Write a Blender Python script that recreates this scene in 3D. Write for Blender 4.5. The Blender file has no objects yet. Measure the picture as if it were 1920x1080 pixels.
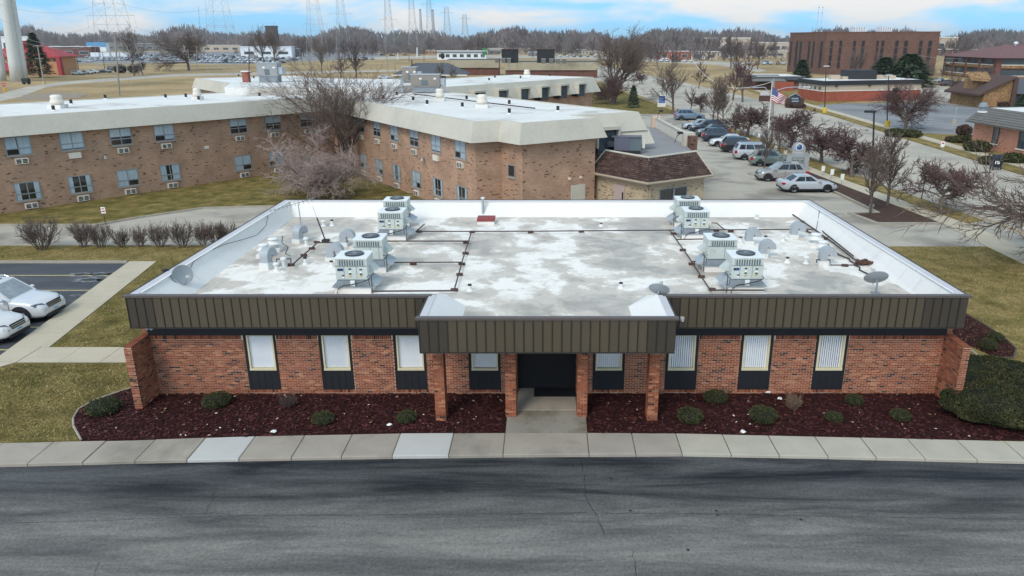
import bpy, bmesh, math, random
from mathutils import Vector, Matrix
R = math.radians
random.seed(7)
scene = bpy.context.scene
# ---------------------------------------------------------------- camera
CAMH = 12.0; FPX = 1400.0; CX = 1026.0; CY = 540.0; HY = 78.0
PITCH = math.atan((CY - HY) / FPX)
cam = bpy.data.objects.new('camera', bpy.data.cameras.new('camera'))
scene.collection.objects.link(cam)
cam.location = (0, 0, CAMH)
cam.rotation_euler = (R(90) - PITCH, 0, 0)
cam.data.sensor_width = 36.0
cam.data.lens = FPX / 1920 * 36.0
cam.data.shift_x = -(CX - 960) / 1920
cam.data.clip_start = 0.5
cam.data.clip_end = 9000
scene.camera = cam
# ---------------------------------------------------------------- sky, sun, exposure
SUN_EL, SUN_AZ = 44.0, 208.0          # compass-like: degrees clockwise from +Y
world = bpy.data.worlds.new('World'); scene.world = world; world.use_nodes = True
wn = world.node_tree; wn.nodes.clear()
def wnode(t, **k):
    n = wn.nodes.new(t)
    for a, b in k.items(): setattr(n, a, b)
    return n
out = wnode('ShaderNodeOutputWorld'); bg = wnode('ShaderNodeBackground')
sky = wnode('ShaderNodeTexSky', sky_type='NISHITA', sun_disc=False)
sky.sun_elevation = R(SUN_EL); sky.sun_rotation = R(SUN_AZ)
sky.air_density = 1.0; sky.dust_density = 0.6; sky.ozone_density = 2.0
tc = wnode('ShaderNodeTexCoord'); sep = wnode('ShaderNodeSeparateXYZ')
# the whole sky is read a little higher than it stands, which keeps the clear parts blue down to the skyline
vma = wnode('ShaderNodeVectorMath', operation='ADD'); vma.inputs[1].default_value = (0, 0, 0.42)
vmn = wnode('ShaderNodeVectorMath', operation='NORMALIZE')
wn.links.new(tc.outputs['Generated'], vma.inputs[0]); wn.links.new(vma.outputs[0], vmn.inputs[0]); wn.links.new(vmn.outputs[0], sky.inputs['Vector'])
wn.links.new(tc.outputs['Generated'], sep.inputs[0])
addz = wnode('ShaderNodeMath', operation='ADD'); addz.inputs[1].default_value = 0.26
absz = wnode('ShaderNodeMath', operation='ABSOLUTE')
wn.links.new(sep.outputs[2], absz.inputs[0]); wn.links.new(absz.outputs[0], addz.inputs[0])
dx = wnode('ShaderNodeMath', operation='DIVIDE'); dy = wnode('ShaderNodeMath', operation='DIVIDE')
for d, o in ((dx, 0), (dy, 1)):
    wn.links.new(sep.outputs[o], d.inputs[0]); wn.links.new(addz.outputs[0], d.inputs[1])
comb = wnode('ShaderNodeCombineXYZ')
wn.links.new(dx.outputs[0], comb.inputs[0]); wn.links.new(dy.outputs[0], comb.inputs[1])
cl = wnode('ShaderNodeTexNoise'); cl.inputs['Scale'].default_value = 1.5; cl.inputs['Detail'].default_value = 8; cl.inputs['Roughness'].default_value = 0.52; cl.inputs['Distortion'].default_value = 0.35
cmap = wnode('ShaderNodeMapping'); cmap.inputs['Location'].default_value = (2.35, 0.6, 0.0); cmap.inputs['Scale'].default_value = (1.0, 1.0, 1.0)
wn.links.new(comb.outputs[0], cmap.inputs[0]); wn.links.new(cmap.outputs[0], cl.inputs['Vector'])
ramp = wnode('ShaderNodeValToRGB')
ramp.color_ramp.elements[0].position = 0.44; ramp.color_ramp.elements[1].position = 0.60
wn.links.new(cl.outputs['Fac'], ramp.inputs[0])
mixc = wnode('ShaderNodeMixRGB'); mixc.inputs[2].default_value = (10.2, 10.1, 9.9, 1)
hs = wnode('ShaderNodeHueSaturation'); hs.inputs['Hue'].default_value = 0.47; hs.inputs['Saturation'].default_value = 1.12; hs.inputs['Value'].default_value = 3.5
wn.links.new(sky.outputs[0], hs.inputs['Color'])
wn.links.new(ramp.outputs[0], mixc.inputs[0]); wn.links.new(hs.outputs[0], mixc.inputs[1])
wn.links.new(mixc.outputs[0], bg.inputs[0]); bg.inputs[1].default_value = 0.085
wn.links.new(bg.outputs[0], out.inputs[0])
sun = bpy.data.objects.new('sun', bpy.data.lights.new('sun', 'SUN'))
scene.collection.objects.link(sun)
sun.data.energy = 1.55; sun.data.angle = R(20); sun.data.color = (1.0, 0.945, 0.86)
sun.rotation_euler = (R(90 - SUN_EL), 0, R(180 - SUN_AZ))
scene.view_settings.view_transform = 'Standard'; scene.view_settings.look = 'None'
scene.view_settings.exposure = 0.18; scene.view_settings.gamma = 1.0
scene.render.engine = 'CYCLES'
scene.cycles.max_bounces = 5; scene.cycles.diffuse_bounces = 3; scene.cycles.glossy_bounces = 3
scene.cycles.use_denoising = True
# ---------------------------------------------------------------- pixel -> place helpers
_c, _s = math.cos(PITCH), math.sin(PITCH)
def ray(u, v):
    a = (u - CX) / FPX; b = (v - CY) / FPX
    return (a, _c - b * _s, -_s - b * _c)
def G(u, v, z=0.0):                      # point of the photo on a level plane
    d = ray(u, v); t = (z - CAMH) / d[2]
    return Vector((d[0] * t, d[1] * t, z))
def P(u, v, Y):                          # point of the photo on a plane facing the camera
    d = ray(u, v); t = Y / d[1]
    return Vector((d[0] * t, Y, CAMH + d[2] * t))
# ---------------------------------------------------------------- objects
col = scene.collection
def link(o, parent=None):
    col.objects.link(o)
    if parent is not None: o.parent = parent
    return o
def tag(o, label=None, cat=None, group=None, kind=None):
    if label: o['label'] = label
    if cat: o['category'] = cat
    if group: o['group'] = group
    if kind: o['kind'] = kind
    return o
def thing(name, label, cat, loc=(0, 0, 0), rz=0.0, group=None):
    o = bpy.data.objects.new(name, None); link(o)
    o.location = loc; o.rotation_euler = (0, 0, rz); o.empty_display_size = 0.3
    return tag(o, label, cat, group)
def copy_tree(o, parent=None):
    c = o.copy(); col.objects.link(c); c.parent = parent
    KIDS[c.name] = [copy_tree(ch, c) for ch in KIDS.get(o.name, ())]
    return c
KIDS = {}
class MB:
    def __init__(s): s.v = []; s.f = []; s.m = []; s.a = []
    def add(s, vs, fs, mi=0, a=0.0):
        b = len(s.v); s.v.extend(vs)
        for f in fs: s.f.append([i + b for i in f]); s.m.append(mi); s.a.append(a)
    def box(s, x0, x1, y0, y1, z0, z1, mi=0, a=0.0):
        s.add([(x0, y0, z0), (x1, y0, z0), (x1, y1, z0), (x0, y1, z0), (x0, y0, z1), (x1, y0, z1), (x1, y1, z1), (x0, y1, z1)],
              [(0, 3, 2, 1), (4, 5, 6, 7), (0, 1, 5, 4), (1, 2, 6, 5), (2, 3, 7, 6), (3, 0, 4, 7)], mi, a)
        return s
    def rbox(s, c, d, rz=0.0, mi=0, a=0.0, tilt=0.0):      # centre, sizes, turned about z; tilt about local x
        ca, sa = math.cos(rz), math.sin(rz); ct, st = math.cos(tilt), math.sin(tilt); vs = []
        for z in (-.5, .5):
            for x, y in ((-.5, -.5), (.5, -.5), (.5, .5), (-.5, .5)):
                X, Y, Z = x * d[0], y * d[1], z * d[2]
                Y, Z = Y * ct - Z * st, Y * st + Z * ct
                vs.append((c[0] + X * ca - Y * sa, c[1] + X * sa + Y * ca, c[2] + Z))
        s.add(vs, [(0, 3, 2, 1), (4, 5, 6, 7), (0, 1, 5, 4), (1, 2, 6, 5), (2, 3, 7, 6), (3, 0, 4, 7)], mi, a)
        return s
    def prism(s, poly, z0, z1, mi=0, side=None, bottom=False):
        n = len(poly)
        A = sum(poly[i][0] * poly[(i + 1) % n][1] - poly[(i + 1) % n][0] * poly[i][1] for i in range(n))
        if A < 0: poly = poly[::-1]
        b = len(s.v)
        s.v.extend([(p[0], p[1], z0) for p in poly] + [(p[0], p[1], z1) for p in poly])
        s.f.append(list(range(b + n, b + 2 * n))); s.m.append(mi); s.a.append(0)
        if bottom: s.f.append(list(range(b + n - 1, b - 1, -1))); s.m.append(mi); s.a.append(0)
        for i in range(n):
            j = (i + 1) % n
            s.f.append([b + i, b + j, b + n + j, b + n + i]); s.m.append(mi if side is None else side); s.a.append(0)
        return s
    def quad(s, a, b, c, d, mi=0, at=0.0): s.add([tuple(a), tuple(b), tuple(c), tuple(d)], [(0, 1, 2, 3)], mi, at); return s
    def tri(s, a, b, c, mi=0, at=0.0): s.add([tuple(a), tuple(b), tuple(c)], [(0, 1, 2)], mi, at); return s
    def tube(s, pts, r, n=6, mi=0, cap=True):
        pts = [Vector(p) for p in pts]; k = len(pts); b = len(s.v)
        rs = r if isinstance(r, (list, tuple)) else [r] * k
        for i, p in enumerate(pts):
            d = (pts[min(i + 1, k - 1)] - pts[max(i - 1, 0)])
            d = d.normalized() if d.length > 1e-9 else Vector((0, 0, 1))
            up = Vector((0, 0, 1)) if abs(d.z) < .9 else Vector((1, 0, 0))
            e1 = d.cross(up).normalized(); e2 = d.cross(e1)
            for j in range(n):
                t = 2 * math.pi * j / n
                q = p + (e1 * math.cos(t) + e2 * math.sin(t)) * rs[i]; s.v.append((q.x, q.y, q.z))
        for i in range(k - 1):
            for j in range(n):
                j2 = (j + 1) % n
                s.f.append([b + i * n + j, b + (i + 1) * n + j, b + (i + 1) * n + j2, b + i * n + j2]); s.m.append(mi); s.a.append(0)
        if cap:
            s.f.append([b + j for j in range(n)]); s.m.append(mi); s.a.append(0)
            s.f.append([b + (k - 1) * n + j for j in range(n - 1, -1, -1)]); s.m.append(mi); s.a.append(0)
        return s
    def cyl(s, x, y, z0, z1, r0, r1=None, n=14, mi=0):
        r1 = r0 if r1 is None else r1; b = len(s.v)
        for z, r in ((z0, r0), (z1, r1)):
            for j in range(n): t = 2 * math.pi * j / n; s.v.append((x + r * math.cos(t), y + r * math.sin(t), z))
        for j in range(n):
            j2 = (j + 1) % n; s.f.append([b + j, b + j2, b + n + j2, b + n + j]); s.m.append(mi); s.a.append(0)
        s.f.append([b + n + j for j in range(n)]); s.m.append(mi); s.a.append(0)
        s.f.append([b + j for j in range(n - 1, -1, -1)]); s.m.append(mi); s.a.append(0)
        return s
    def lathe(s, prof, x=0, y=0, z=0, n=16, mi=0):
        b = len(s.v); k = len(prof)
        for r, h in prof:
            for j in range(n): t = 2 * math.pi * j / n; s.v.append((x + r * math.cos(t), y + r * math.sin(t), z + h))
        for i in range(k - 1):
            for j in range(n):
                j2 = (j + 1) % n; s.f.append([b + i * n + j, b + i * n + j2, b + (i + 1) * n + j2, b + (i + 1) * n + j]); s.m.append(mi); s.a.append(0)
        s.f.append([b + (k - 1) * n + j for j in range(n)]); s.m.append(mi); s.a.append(0)
        return s
    def mesh(s, name, mats, smooth=False, attr=None):
        me = bpy.data.meshes.new(name); me.from_pydata(s.v, [], s.f)
        for m in (mats if isinstance(mats, (list, tuple)) else [mats]): me.materials.append(m)
        if any(s.m): me.polygons.foreach_set('material_index', s.m)
        if smooth: me.polygons.foreach_set('use_smooth', [True] * len(s.f))
        if attr:
            at = me.attributes.new(attr, 'FLOAT', 'FACE'); at.data.foreach_set('value', s.a)
        me.update(); return me
    def build(s, name, mats, parent=None, smooth=False, attr=None, loc=None):
        o = bpy.data.objects.new(name, s.mesh(name, mats, smooth, attr)); link(o, parent)
        if parent is not None: KIDS.setdefault(parent.name, []).append(o)
        if loc is not None: o.location = loc
        return o
def addobj(name, me, parent=None, loc=(0, 0, 0), rz=0.0):
    o = bpy.data.objects.new(name, me); link(o, parent); o.location = loc; o.rotation_euler = (0, 0, rz)
    if parent is not None: KIDS.setdefault(parent.name, []).append(o)
    return o
def struct(name, mb, m, label=None):
    o = mb.build(name, m); o['kind'] = 'structure'
    if label: o['label'] = label
    return o
def offset_poly(pts, d):                 # positive d moves a counter-clockwise outline outwards
    n = len(pts); res = []
    for i in range(n):
        p0, p1, p2 = Vector(pts[i - 1][:2]), Vector(pts[i][:2]), Vector(pts[(i + 1) % n][:2])
        e1 = (p1 - p0).normalized(); e2 = (p2 - p1).normalized()
        n1 = Vector((e1.y, -e1.x)); n2 = Vector((e2.y, -e2.x)); b = (n1 + n2)
        b = b / max(b.length_squared, .3) * 2 if b.length > .2 else n1
        res.append((p1.x + b.x * d, p1.y + b.y * d))
    return res
# ---------------------------------------------------------------- materials
MATS = {}
def newmat(name):
    m = bpy.data.materials.new(name); m.use_nodes = True; nt = m.node_tree
    return m, nt, nt.nodes['Principled BSDF']
def nd(nt, t, **k):
    n = nt.nodes.new(t)
    for a, b in k.items():
        if a in n.inputs: n.inputs[a].default_value = b
        else: setattr(n, a, b)
    return n
def srgb(r, g, b):
    f = lambda x: (x / 255 / 12.92) if x / 255 <= .04045 else ((x / 255 + .055) / 1.055) ** 2.4
    return (f(r), f(g), f(b))
def mat(name, c, rough=.8, metal=0.0, var=.18, scale=2.0, fine=40.0, bump=0.0, bdist=.01, c2=None, thr=(.45, .62), spec=.4, stretch=(1, 1, 1), rand=0.0, coat=0.0):
    """plain surface: soft large-scale and fine-scale variation of one base colour; c2 adds shaped stains; rand varies copies"""
    if name in MATS: return MATS[name]
    m, nt, b = newmat(name); L = nt.links.new
    geo = nd(nt, 'ShaderNodeNewGeometry'); mp = nd(nt, 'ShaderNodeMapping'); mp.inputs['Scale'].default_value = stretch
    L(geo.outputs['Position'], mp.inputs[0])
    n1 = nd(nt, 'ShaderNodeTexNoise', Scale=scale, Detail=5.0, Roughness=.6); L(mp.outputs[0], n1.inputs['Vector'])
    n2 = nd(nt, 'ShaderNodeTexNoise', Scale=fine, Detail=3.0, Roughness=.65); L(mp.outputs[0], n2.inputs['Vector'])
    mx = nd(nt, 'ShaderNodeMath', operation='ADD'); L(n1.outputs[0], mx.inputs[0]); L(n2.outputs[0], mx.inputs[1])
    mr = nd(nt, 'ShaderNodeMapRange'); mr.inputs[1].default_value = .65; mr.inputs[2].default_value = 1.35
    mr.inputs[3].default_value = 1 - var; mr.inputs[4].default_value = 1 + var; L(mx.outputs[0], mr.inputs[0])
    base = nd(nt, 'ShaderNodeRGB'); base.outputs[0].default_value = (*c, 1); src = base.outputs[0]
    if c2 is not None:
        n3 = nd(nt, 'ShaderNodeTexNoise', Scale=scale * .6, Detail=6.0, Roughness=.6, Distortion=.3); L(mp.outputs[0], n3.inputs['Vector'])
        rp = nd(nt, 'ShaderNodeMapRange'); rp.inputs[1].default_value, rp.inputs[2].default_value = thr; L(n3.outputs[0], rp.inputs[0])
        mc = nd(nt, 'ShaderNodeMixRGB'); mc.inputs[2].default_value = (*c2, 1); L(rp.outputs[0], mc.inputs[0]); L(src, mc.inputs[1]); src = mc.outputs[0]
    vm = nd(nt, 'ShaderNodeVectorMath', operation='SCALE'); L(src, vm.inputs[0])
    fac = mr.outputs[0]
    if rand:
        oi = nd(nt, 'ShaderNodeObjectInfo'); r2 = nd(nt, 'ShaderNodeMapRange'); r2.inputs[3].default_value = 1 - rand; r2.inputs[4].default_value = 1 + rand
        L(oi.outputs['Random'], r2.inputs[0]); mm = nd(nt, 'ShaderNodeMath', operation='MULTIPLY'); L(fac, mm.inputs[0]); L(r2.outputs[0], mm.inputs[1]); fac = mm.outputs[0]
    L(fac, vm.inputs['Scale']); L(vm.outputs[0], b.inputs['Base Color'])
    b.inputs['Roughness'].default_value = rough; b.inputs['Metallic'].default_value = metal
    b.inputs['Specular IOR Level'].default_value = spec; b.inputs['Coat Weight'].default_value = coat
    if bump:
        bp = nd(nt, 'ShaderNodeBump', Strength=bump, Distance=bdist); L(n2.outputs[0], bp.inputs['Height']); L(bp.outputs[0], b.inputs['Normal'])
    MATS[name] = m; return m
def wall_uv(nt):                           # (distance along the wall, height, 0) for any upright wall
    L = nt.links.new
    geo = nd(nt, 'ShaderNodeNewGeometry')
    cr = nd(nt, 'ShaderNodeVectorMath', operation='CROSS_PRODUCT'); cr.inputs[0].default_value = (0, 0, 1); L(geo.outputs['True Normal'], cr.inputs[1])
    nm = nd(nt, 'ShaderNodeVectorMath', operation='NORMALIZE'); L(cr.outputs[0], nm.inputs[0])
    dt = nd(nt, 'ShaderNodeVectorMath', operation='DOT_PRODUCT'); L(nm.outputs[0], dt.inputs[0]); L(geo.outputs['Position'], dt.inputs[1])
    sp = nd(nt, 'ShaderNodeSeparateXYZ'); L(geo.outputs['Position'], sp.inputs[0])
    cb = nd(nt, 'ShaderNodeCombineXYZ'); L(dt.outputs['Value'], cb.inputs[0]); L(sp.outputs[2], cb.inputs[1])
    return cb.outputs[0], geo
def brickmat(name, c1, c2, mortar, bw=.213, bh=.0705, dark=None, var=.3, dk=.92):
    if name in MATS: return MATS[name]
    m, nt, b = newmat(name); L = nt.links.new
    uv, geo = wall_uv(nt)
    br = nd(nt, 'ShaderNodeTexBrick', Scale=1.0); br.inputs['Brick Width'].default_value = bw; br.inputs['Row Height'].default_value = bh
    br.inputs['Mortar Size'].default_value = bh * .1; br.inputs['Bias'].default_value = -.1
    br.inputs['Color1'].default_value = (*c1, 1); br.inputs['Color2'].default_value = (*c2, 1); br.inputs['Mortar'].default_value = (*mortar, 1)
    L(uv, br.inputs['Vector'])
    n = nd(nt, 'ShaderNodeTexNoise', Scale=.7, Detail=4.0); L(geo.outputs['Position'], n.inputs['Vector'])
    # one cell per brick of the same bond, for the odd dark bricks
    sp = nd(nt, 'ShaderNodeSeparateXYZ'); L(uv, sp.inputs[0])
    rw = nd(nt, 'ShaderNodeMath', operation='DIVIDE'); rw.inputs[1].default_value = bh; L(sp.outputs[1], rw.inputs[0])
    fr = nd(nt, 'ShaderNodeMath', operation='FLOOR'); L(rw.outputs[0], fr.inputs[0])
    md = nd(nt, 'ShaderNodeMath', operation='MODULO'); md.inputs[1].default_value = 2.0; L(fr.outputs[0], md.inputs[0])
    hf = nd(nt, 'ShaderNodeMath', operation='MULTIPLY'); hf.inputs[1].default_value = .5; L(md.outputs[0], hf.inputs[0])
    cw = nd(nt, 'ShaderNodeMath', operation='DIVIDE'); cw.inputs[1].default_value = bw; L(sp.outputs[0], cw.inputs[0])
    ca = nd(nt, 'ShaderNodeMath', operation='ADD'); L(cw.outputs[0], ca.inputs[0]); L(hf.outputs[0], ca.inputs[1])
    fc = nd(nt, 'ShaderNodeMath', operation='FLOOR'); L(ca.outputs[0], fc.inputs[0])
    cb = nd(nt, 'ShaderNodeCombineXYZ'); L(fc.outputs[0], cb.inputs[0]); L(fr.outputs[0], cb.inputs[1])
    wh = nd(nt, 'ShaderNodeTexWhiteNoise', noise_dimensions='2D'); L(cb.outputs[0], wh.inputs['Vector'])
    gt = nd(nt, 'ShaderNodeMath', operation='GREATER_THAN'); gt.inputs[1].default_value = dk; L(wh.outputs['Value'], gt.inputs[0])
    mx = nd(nt, 'ShaderNodeMixRGB'); mx.inputs[2].default_value = (*(dark or tuple(k * .25 for k in c1)), 1); L(gt.outputs[0], mx.inputs[0]); L(br.outputs['Color'], mx.inputs[1])
    mr = nd(nt, 'ShaderNodeMapRange'); mr.inputs[1].default_value = .3; mr.inputs[2].default_value = .7; mr.inputs[3].default_value = 1 - var; mr.inputs[4].default_value = 1 + var * .6; L(n.outputs[0], mr.inputs[0])
    vm = nd(nt, 'ShaderNodeVectorMath', operation='SCALE'); L(mx.outputs[0], vm.inputs[0]); L(mr.outputs[0], vm.inputs['Scale'])
    L(vm.outputs[0], b.inputs['Base Color']); b.inputs['Roughness'].default_value = .9; b.inputs['Specular IOR Level'].default_value = .2
    bp = nd(nt, 'ShaderNodeBump', Strength=.5, Distance=.01); bp.invert = True; L(br.outputs['Fac'], bp.inputs['Height']); L(bp.outputs[0], b.inputs['Normal'])
    MATS[name] = m; return m
def glassmat(name, c=(.02, .025, .03), rough=.06, var=.3):
    if name in MATS: return MATS[name]
    return mat(name, c, rough, var=var, scale=.8, fine=3.0, spec=.6)
def rampmat(name, attr, stops, rough=.85, rand=.08, fine=60.0, bump=.2):
    """colour picked piece by piece from the face value attr"""
    m, nt, b = newmat(name); L = nt.links.new
    at = nd(nt, 'ShaderNodeAttribute', attribute_name=attr); rp = nd(nt, 'ShaderNodeValToRGB')
    el = rp.color_ramp.elements
    while len(el) < len(stops): el.new(.5)
    for e, (p, c) in zip(el, stops): e.position = p; e.color = (*c, 1)
    L(at.outputs['Fac'], rp.inputs[0])
    geo = nd(nt, 'ShaderNodeNewGeometry'); n = nd(nt, 'ShaderNodeTexNoise', Scale=fine, Detail=3.0); L(geo.outputs['Position'], n.inputs['Vector'])
    n0 = nd(nt, 'ShaderNodeTexNoise', Scale=.9, Detail=4.0); L(geo.outputs['Position'], n0.inputs['Vector'])
    ad = nd(nt, 'ShaderNodeMath', operation='ADD'); L(n.outputs[0], ad.inputs[0]); L(n0.outputs[0], ad.inputs[1])
    mr = nd(nt, 'ShaderNodeMapRange'); mr.inputs[1].default_value = .6; mr.inputs[2].default_value = 1.4; mr.inputs[3].default_value = .72; mr.inputs[4].default_value = 1.28; L(ad.outputs[0], mr.inputs[0])
    vm = nd(nt, 'ShaderNodeVectorMath', operation='SCALE'); L(rp.outputs[0], vm.inputs[0]); L(mr.outputs[0], vm.inputs['Scale'])
    L(vm.outputs[0], b.inputs['Base Color']); b.inputs['Roughness'].default_value = rough; b.inputs['Specular IOR Level'].default_value = .25
    bp = nd(nt, 'ShaderNodeBump', Strength=bump, Distance=.005); L(n.outputs[0], bp.inputs['Height']); L(bp.outputs[0], b.inputs['Normal'])
    MATS[name] = m; return m
TEXTS = []
def text(name, body, size, m, parent, loc, rot, align='CENTER', ext=.004):
    cu = bpy.data.curves.new(name, 'FONT'); cu.body = body; cu.size = size; cu.align_x = align; cu.align_y = 'CENTER'; cu.extrude = ext
    cu.materials.append(m); o = bpy.data.objects.new(name, cu); link(o, parent); o.location = loc; o.rotation_euler = rot; TEXTS.append(o)
    if parent is not None: KIDS.setdefault(parent.name, []).append(o)
    return o
# ================================================================ THE SETTING: ground, lots, walks, street
m_field = mat('dry_field_grass', srgb(170, 146, 108), .95, var=.3, scale=.06, fine=1.1, c2=srgb(136, 118, 84), thr=(.42, .66), spec=.1)
m_lawn = mat('winter_lawn', srgb(134, 117, 72), .95, var=.55, scale=1.3, fine=9, bump=1.0, bdist=.05, c2=srgb(98, 92, 50), thr=(.38, .62), spec=.05)
m_lawn_dry = mat('dry_lawn', srgb(146, 127, 82), .95, var=.5, scale=1.2, fine=9, bump=1.0, bdist=.05, c2=srgb(112, 102, 58), thr=(.42, .66), spec=.05)
m_conc = mat('old_concrete', srgb(164, 154, 141), .9, var=.16, scale=.8, fine=35, bump=.15, c2=srgb(138, 130, 118), thr=(.5, .68), spec=.2)
m_conc_new = mat('new_concrete', srgb(190, 187, 181), .9, var=.07, scale=1.2, fine=30, spec=.2)
m_conc_cream = mat('cream_concrete', srgb(180, 173, 157), .9, var=.15, scale=1.0, fine=45, bump=.15, spec=.2)
m_walk = mat('walk_concrete', srgb(190, 178, 156), .9, var=.13, scale=.7, fine=40, spec=.2)
m_drive = mat('drive_concrete', srgb(176, 168, 154), .9, var=.16, scale=.35, fine=12, c2=srgb(134, 127, 117), thr=(.48, .64), spec=.25, stretch=(.8, 1, 1))
m_street = mat('street_concrete', srgb(184, 175, 160), .9, var=.13, scale=.2, fine=8, c2=srgb(150, 144, 134), thr=(.45, .7), spec=.2)
m_lot_dark = mat('sealed_asphalt', srgb(72, 73, 78), .7, var=.3, scale=.7, fine=30, c2=srgb(92, 92, 96), thr=(.5, .75), spec=.35, stretch=(.5, 1.4, 1))
m_lot_grey = mat('grey_asphalt', srgb(138, 138, 138), .9, var=.14, scale=.15, fine=10, spec=.2, c2=srgb(116, 116, 118), thr=(.45, .7))
m_kerb = mat('kerb_concrete', srgb(164, 157, 143), .9, var=.2, scale=1.5, fine=25, spec=.2)
m_joint = mat('joint_dirt', srgb(86, 78, 68), .95, var=.3)
m_yellow = mat('yellow_paint', srgb(190, 172, 118), .8, var=.25, scale=6, fine=60)
m_white_paint = mat('white_paint', srgb(196, 196, 192), .8, var=.2, scale=4, fine=50)
m_mulch = mat('red_mulch', srgb(60, 31, 31), .95, var=.5, scale=3, fine=45, bump=1.0, bdist=.04, spec=.1)
m_mulch_b = mat('brown_mulch', srgb(84, 66, 58), .95, var=.4, scale=2, fine=25, bump=.8, bdist=.04, spec=.1)
m_crack = mat('crack_tar', srgb(34, 35, 38), .7, var=.2)
# worn drive asphalt: long streaks along the drive, a darker sealed band next to the kerb
def asphalt_front():
    m, nt, b = newmat('streaked_asphalt'); L = nt.links.new
    geo = nd(nt, 'ShaderNodeNewGeometry')
    def noise(sx, sy, sc, det=6.0, ro=.6, dist=0.0):
        mp = nd(nt, 'ShaderNodeMapping'); mp.inputs['Scale'].default_value = (sx, sy, 1); L(geo.outputs['Position'], mp.inputs[0])
        n = nd(nt, 'ShaderNodeTexNoise', Scale=sc, Detail=det, Roughness=ro, Distortion=dist); L(mp.outputs[0], n.inputs['Vector']); return n.outputs[0]
    streak = noise(.16, 1.3, 1.0, 8, .66, .5); broad = noise(.12, .5, .6, 4); blot = noise(.5, 1.6, 1.6, 8, .75); fine = noise(1, 1, 16, 6, .85)
    sp = nd(nt, 'ShaderNodeSeparateXYZ'); L(geo.outputs['Position'], sp.inputs[0])
    # the patch between kerb and the long seam was sealed later: darker tar
    wob = nd(nt, 'ShaderNodeMath', operation='MULTIPLY'); L(noise(.4, .2, 1.0, 3), wob.inputs[0]); wob.inputs[1].default_value = .5
    yy = nd(nt, 'ShaderNodeMath', operation='ADD'); L(sp.outputs[1], yy.inputs[0]); L(wob.outputs[0], yy.inputs[1])
    band = nd(nt, 'ShaderNodeMapRange'); band.inputs[1].default_value = 16.2; band.inputs[2].default_value = 18.9; L(yy.outputs[0], band.inputs[0])
    s1 = nd(nt, 'ShaderNodeMapRange'); s1.inputs[1].default_value = .38; s1.inputs[2].default_value = .62; L(streak, s1.inputs[0])
    m1 = nd(nt, 'ShaderNodeMixRGB'); m1.inputs[1].default_value = (*srgb(90, 89, 86), 1); m1.inputs[2].default_value = (*srgb(128, 125, 118), 1); L(s1.outputs[0], m1.inputs[0])
    m2 = nd(nt, 'ShaderNodeMixRGB'); m2.inputs[1].default_value = (*srgb(30, 33, 38), 1); m2.inputs[2].default_value = (*srgb(84, 84, 84), 1); L(s1.outputs[0], m2.inputs[0])
    mx = nd(nt, 'ShaderNodeMixRGB'); L(band.outputs[0], mx.inputs[0]); L(m1.outputs[0], mx.inputs[1]); L(m2.outputs[0], mx.inputs[2])
    a1 = nd(nt, 'ShaderNodeMath', operation='ADD'); L(broad, a1.inputs[0]); L(blot, a1.inputs[1])
    a2 = nd(nt, 'ShaderNodeMath', operation='ADD'); L(a1.outputs[0], a2.inputs[0]); L(fine, a2.inputs[1])
    mr = nd(nt, 'ShaderNodeMapRange'); mr.inputs[1].default_value = 1.0; mr.inputs[2].default_value = 2.0; mr.inputs[3].default_value = .66; mr.inputs[4].default_value = 1.34; L(a2.outputs[0], mr.inputs[0])
    grain = nd(nt, 'ShaderNodeMapRange'); grain.inputs[1].default_value = .36; grain.inputs[2].default_value = .64; grain.inputs[3].default_value = .74; grain.inputs[4].default_value = 1.26; L(noise(1, 1, 11, 4, .9), grain.inputs[0])
    gm = nd(nt, 'ShaderNodeMath', operation='MULTIPLY'); L(grain.outputs[0], gm.inputs[0]); L(mr.outputs[0], gm.inputs[1])
    vm = nd(nt, 'ShaderNodeVectorMath', operation='SCALE'); L(mx.outputs[0], vm.inputs[0]); L(gm.outputs[0], vm.inputs['Scale'])
    L(vm.outputs[0], b.inputs['Base Color']); b.inputs['Roughness'].default_value = .85; b.inputs['Specular IOR Level'].default_value = .25
    bp = nd(nt, 'ShaderNodeBump', Strength=.35, Distance=.01); L(fine, bp.inputs['Height']); L(bp.outputs[0], b.inputs['Normal'])
    return m
m_front = asphalt_front()
def pg(px, z=0.0): return [tuple(G(u, v, z)[:2]) for u, v in px]
def rect(x0, x1, y0, y1): return [(x0, y0), (x1, y0), (x1, y1), (x0, y1)]
mb = MB(); mb.quad((-4500, -400, 0), (4500, -400, 0), (4500, 8000, 0), (-4500, 8000, 0)); struct('ground', mb, m_field)
# front drive
KERB = [(-60, 18.3)] + [tuple(G(u, v, .12)[:2]) for u, v in [(0, 870), (240, 864), (470, 859), (700, 855), (945, 852), (1110, 851), (1280, 850), (1550, 855), (1920, 864)]] + [(60, 18.6)]
BACK = [(-60, 20.0)] + [tuple(G(u, v, .12)[:2]) for u, v in [(0, 830), (245, 825), (480, 817), (750, 812), (945, 811), (1100, 811), (1270, 812), (1500, 817), (1920, 827)]] + [(60, 20.2)]
def lerpY(poly, x):
    for (x0, y0), (x1, y1) in zip(poly, poly[1:]):
        if x0 <= x <= x1: return y0 + (y1 - y0) * (x - x0) / (x1 - x0)
    return poly[-1][1]
struct('front_drive', MB().prism([(-60, -40), (60, -40)] + [(x, y) for x, y in KERB[::-1]], -.05, .012), m_front)
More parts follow.
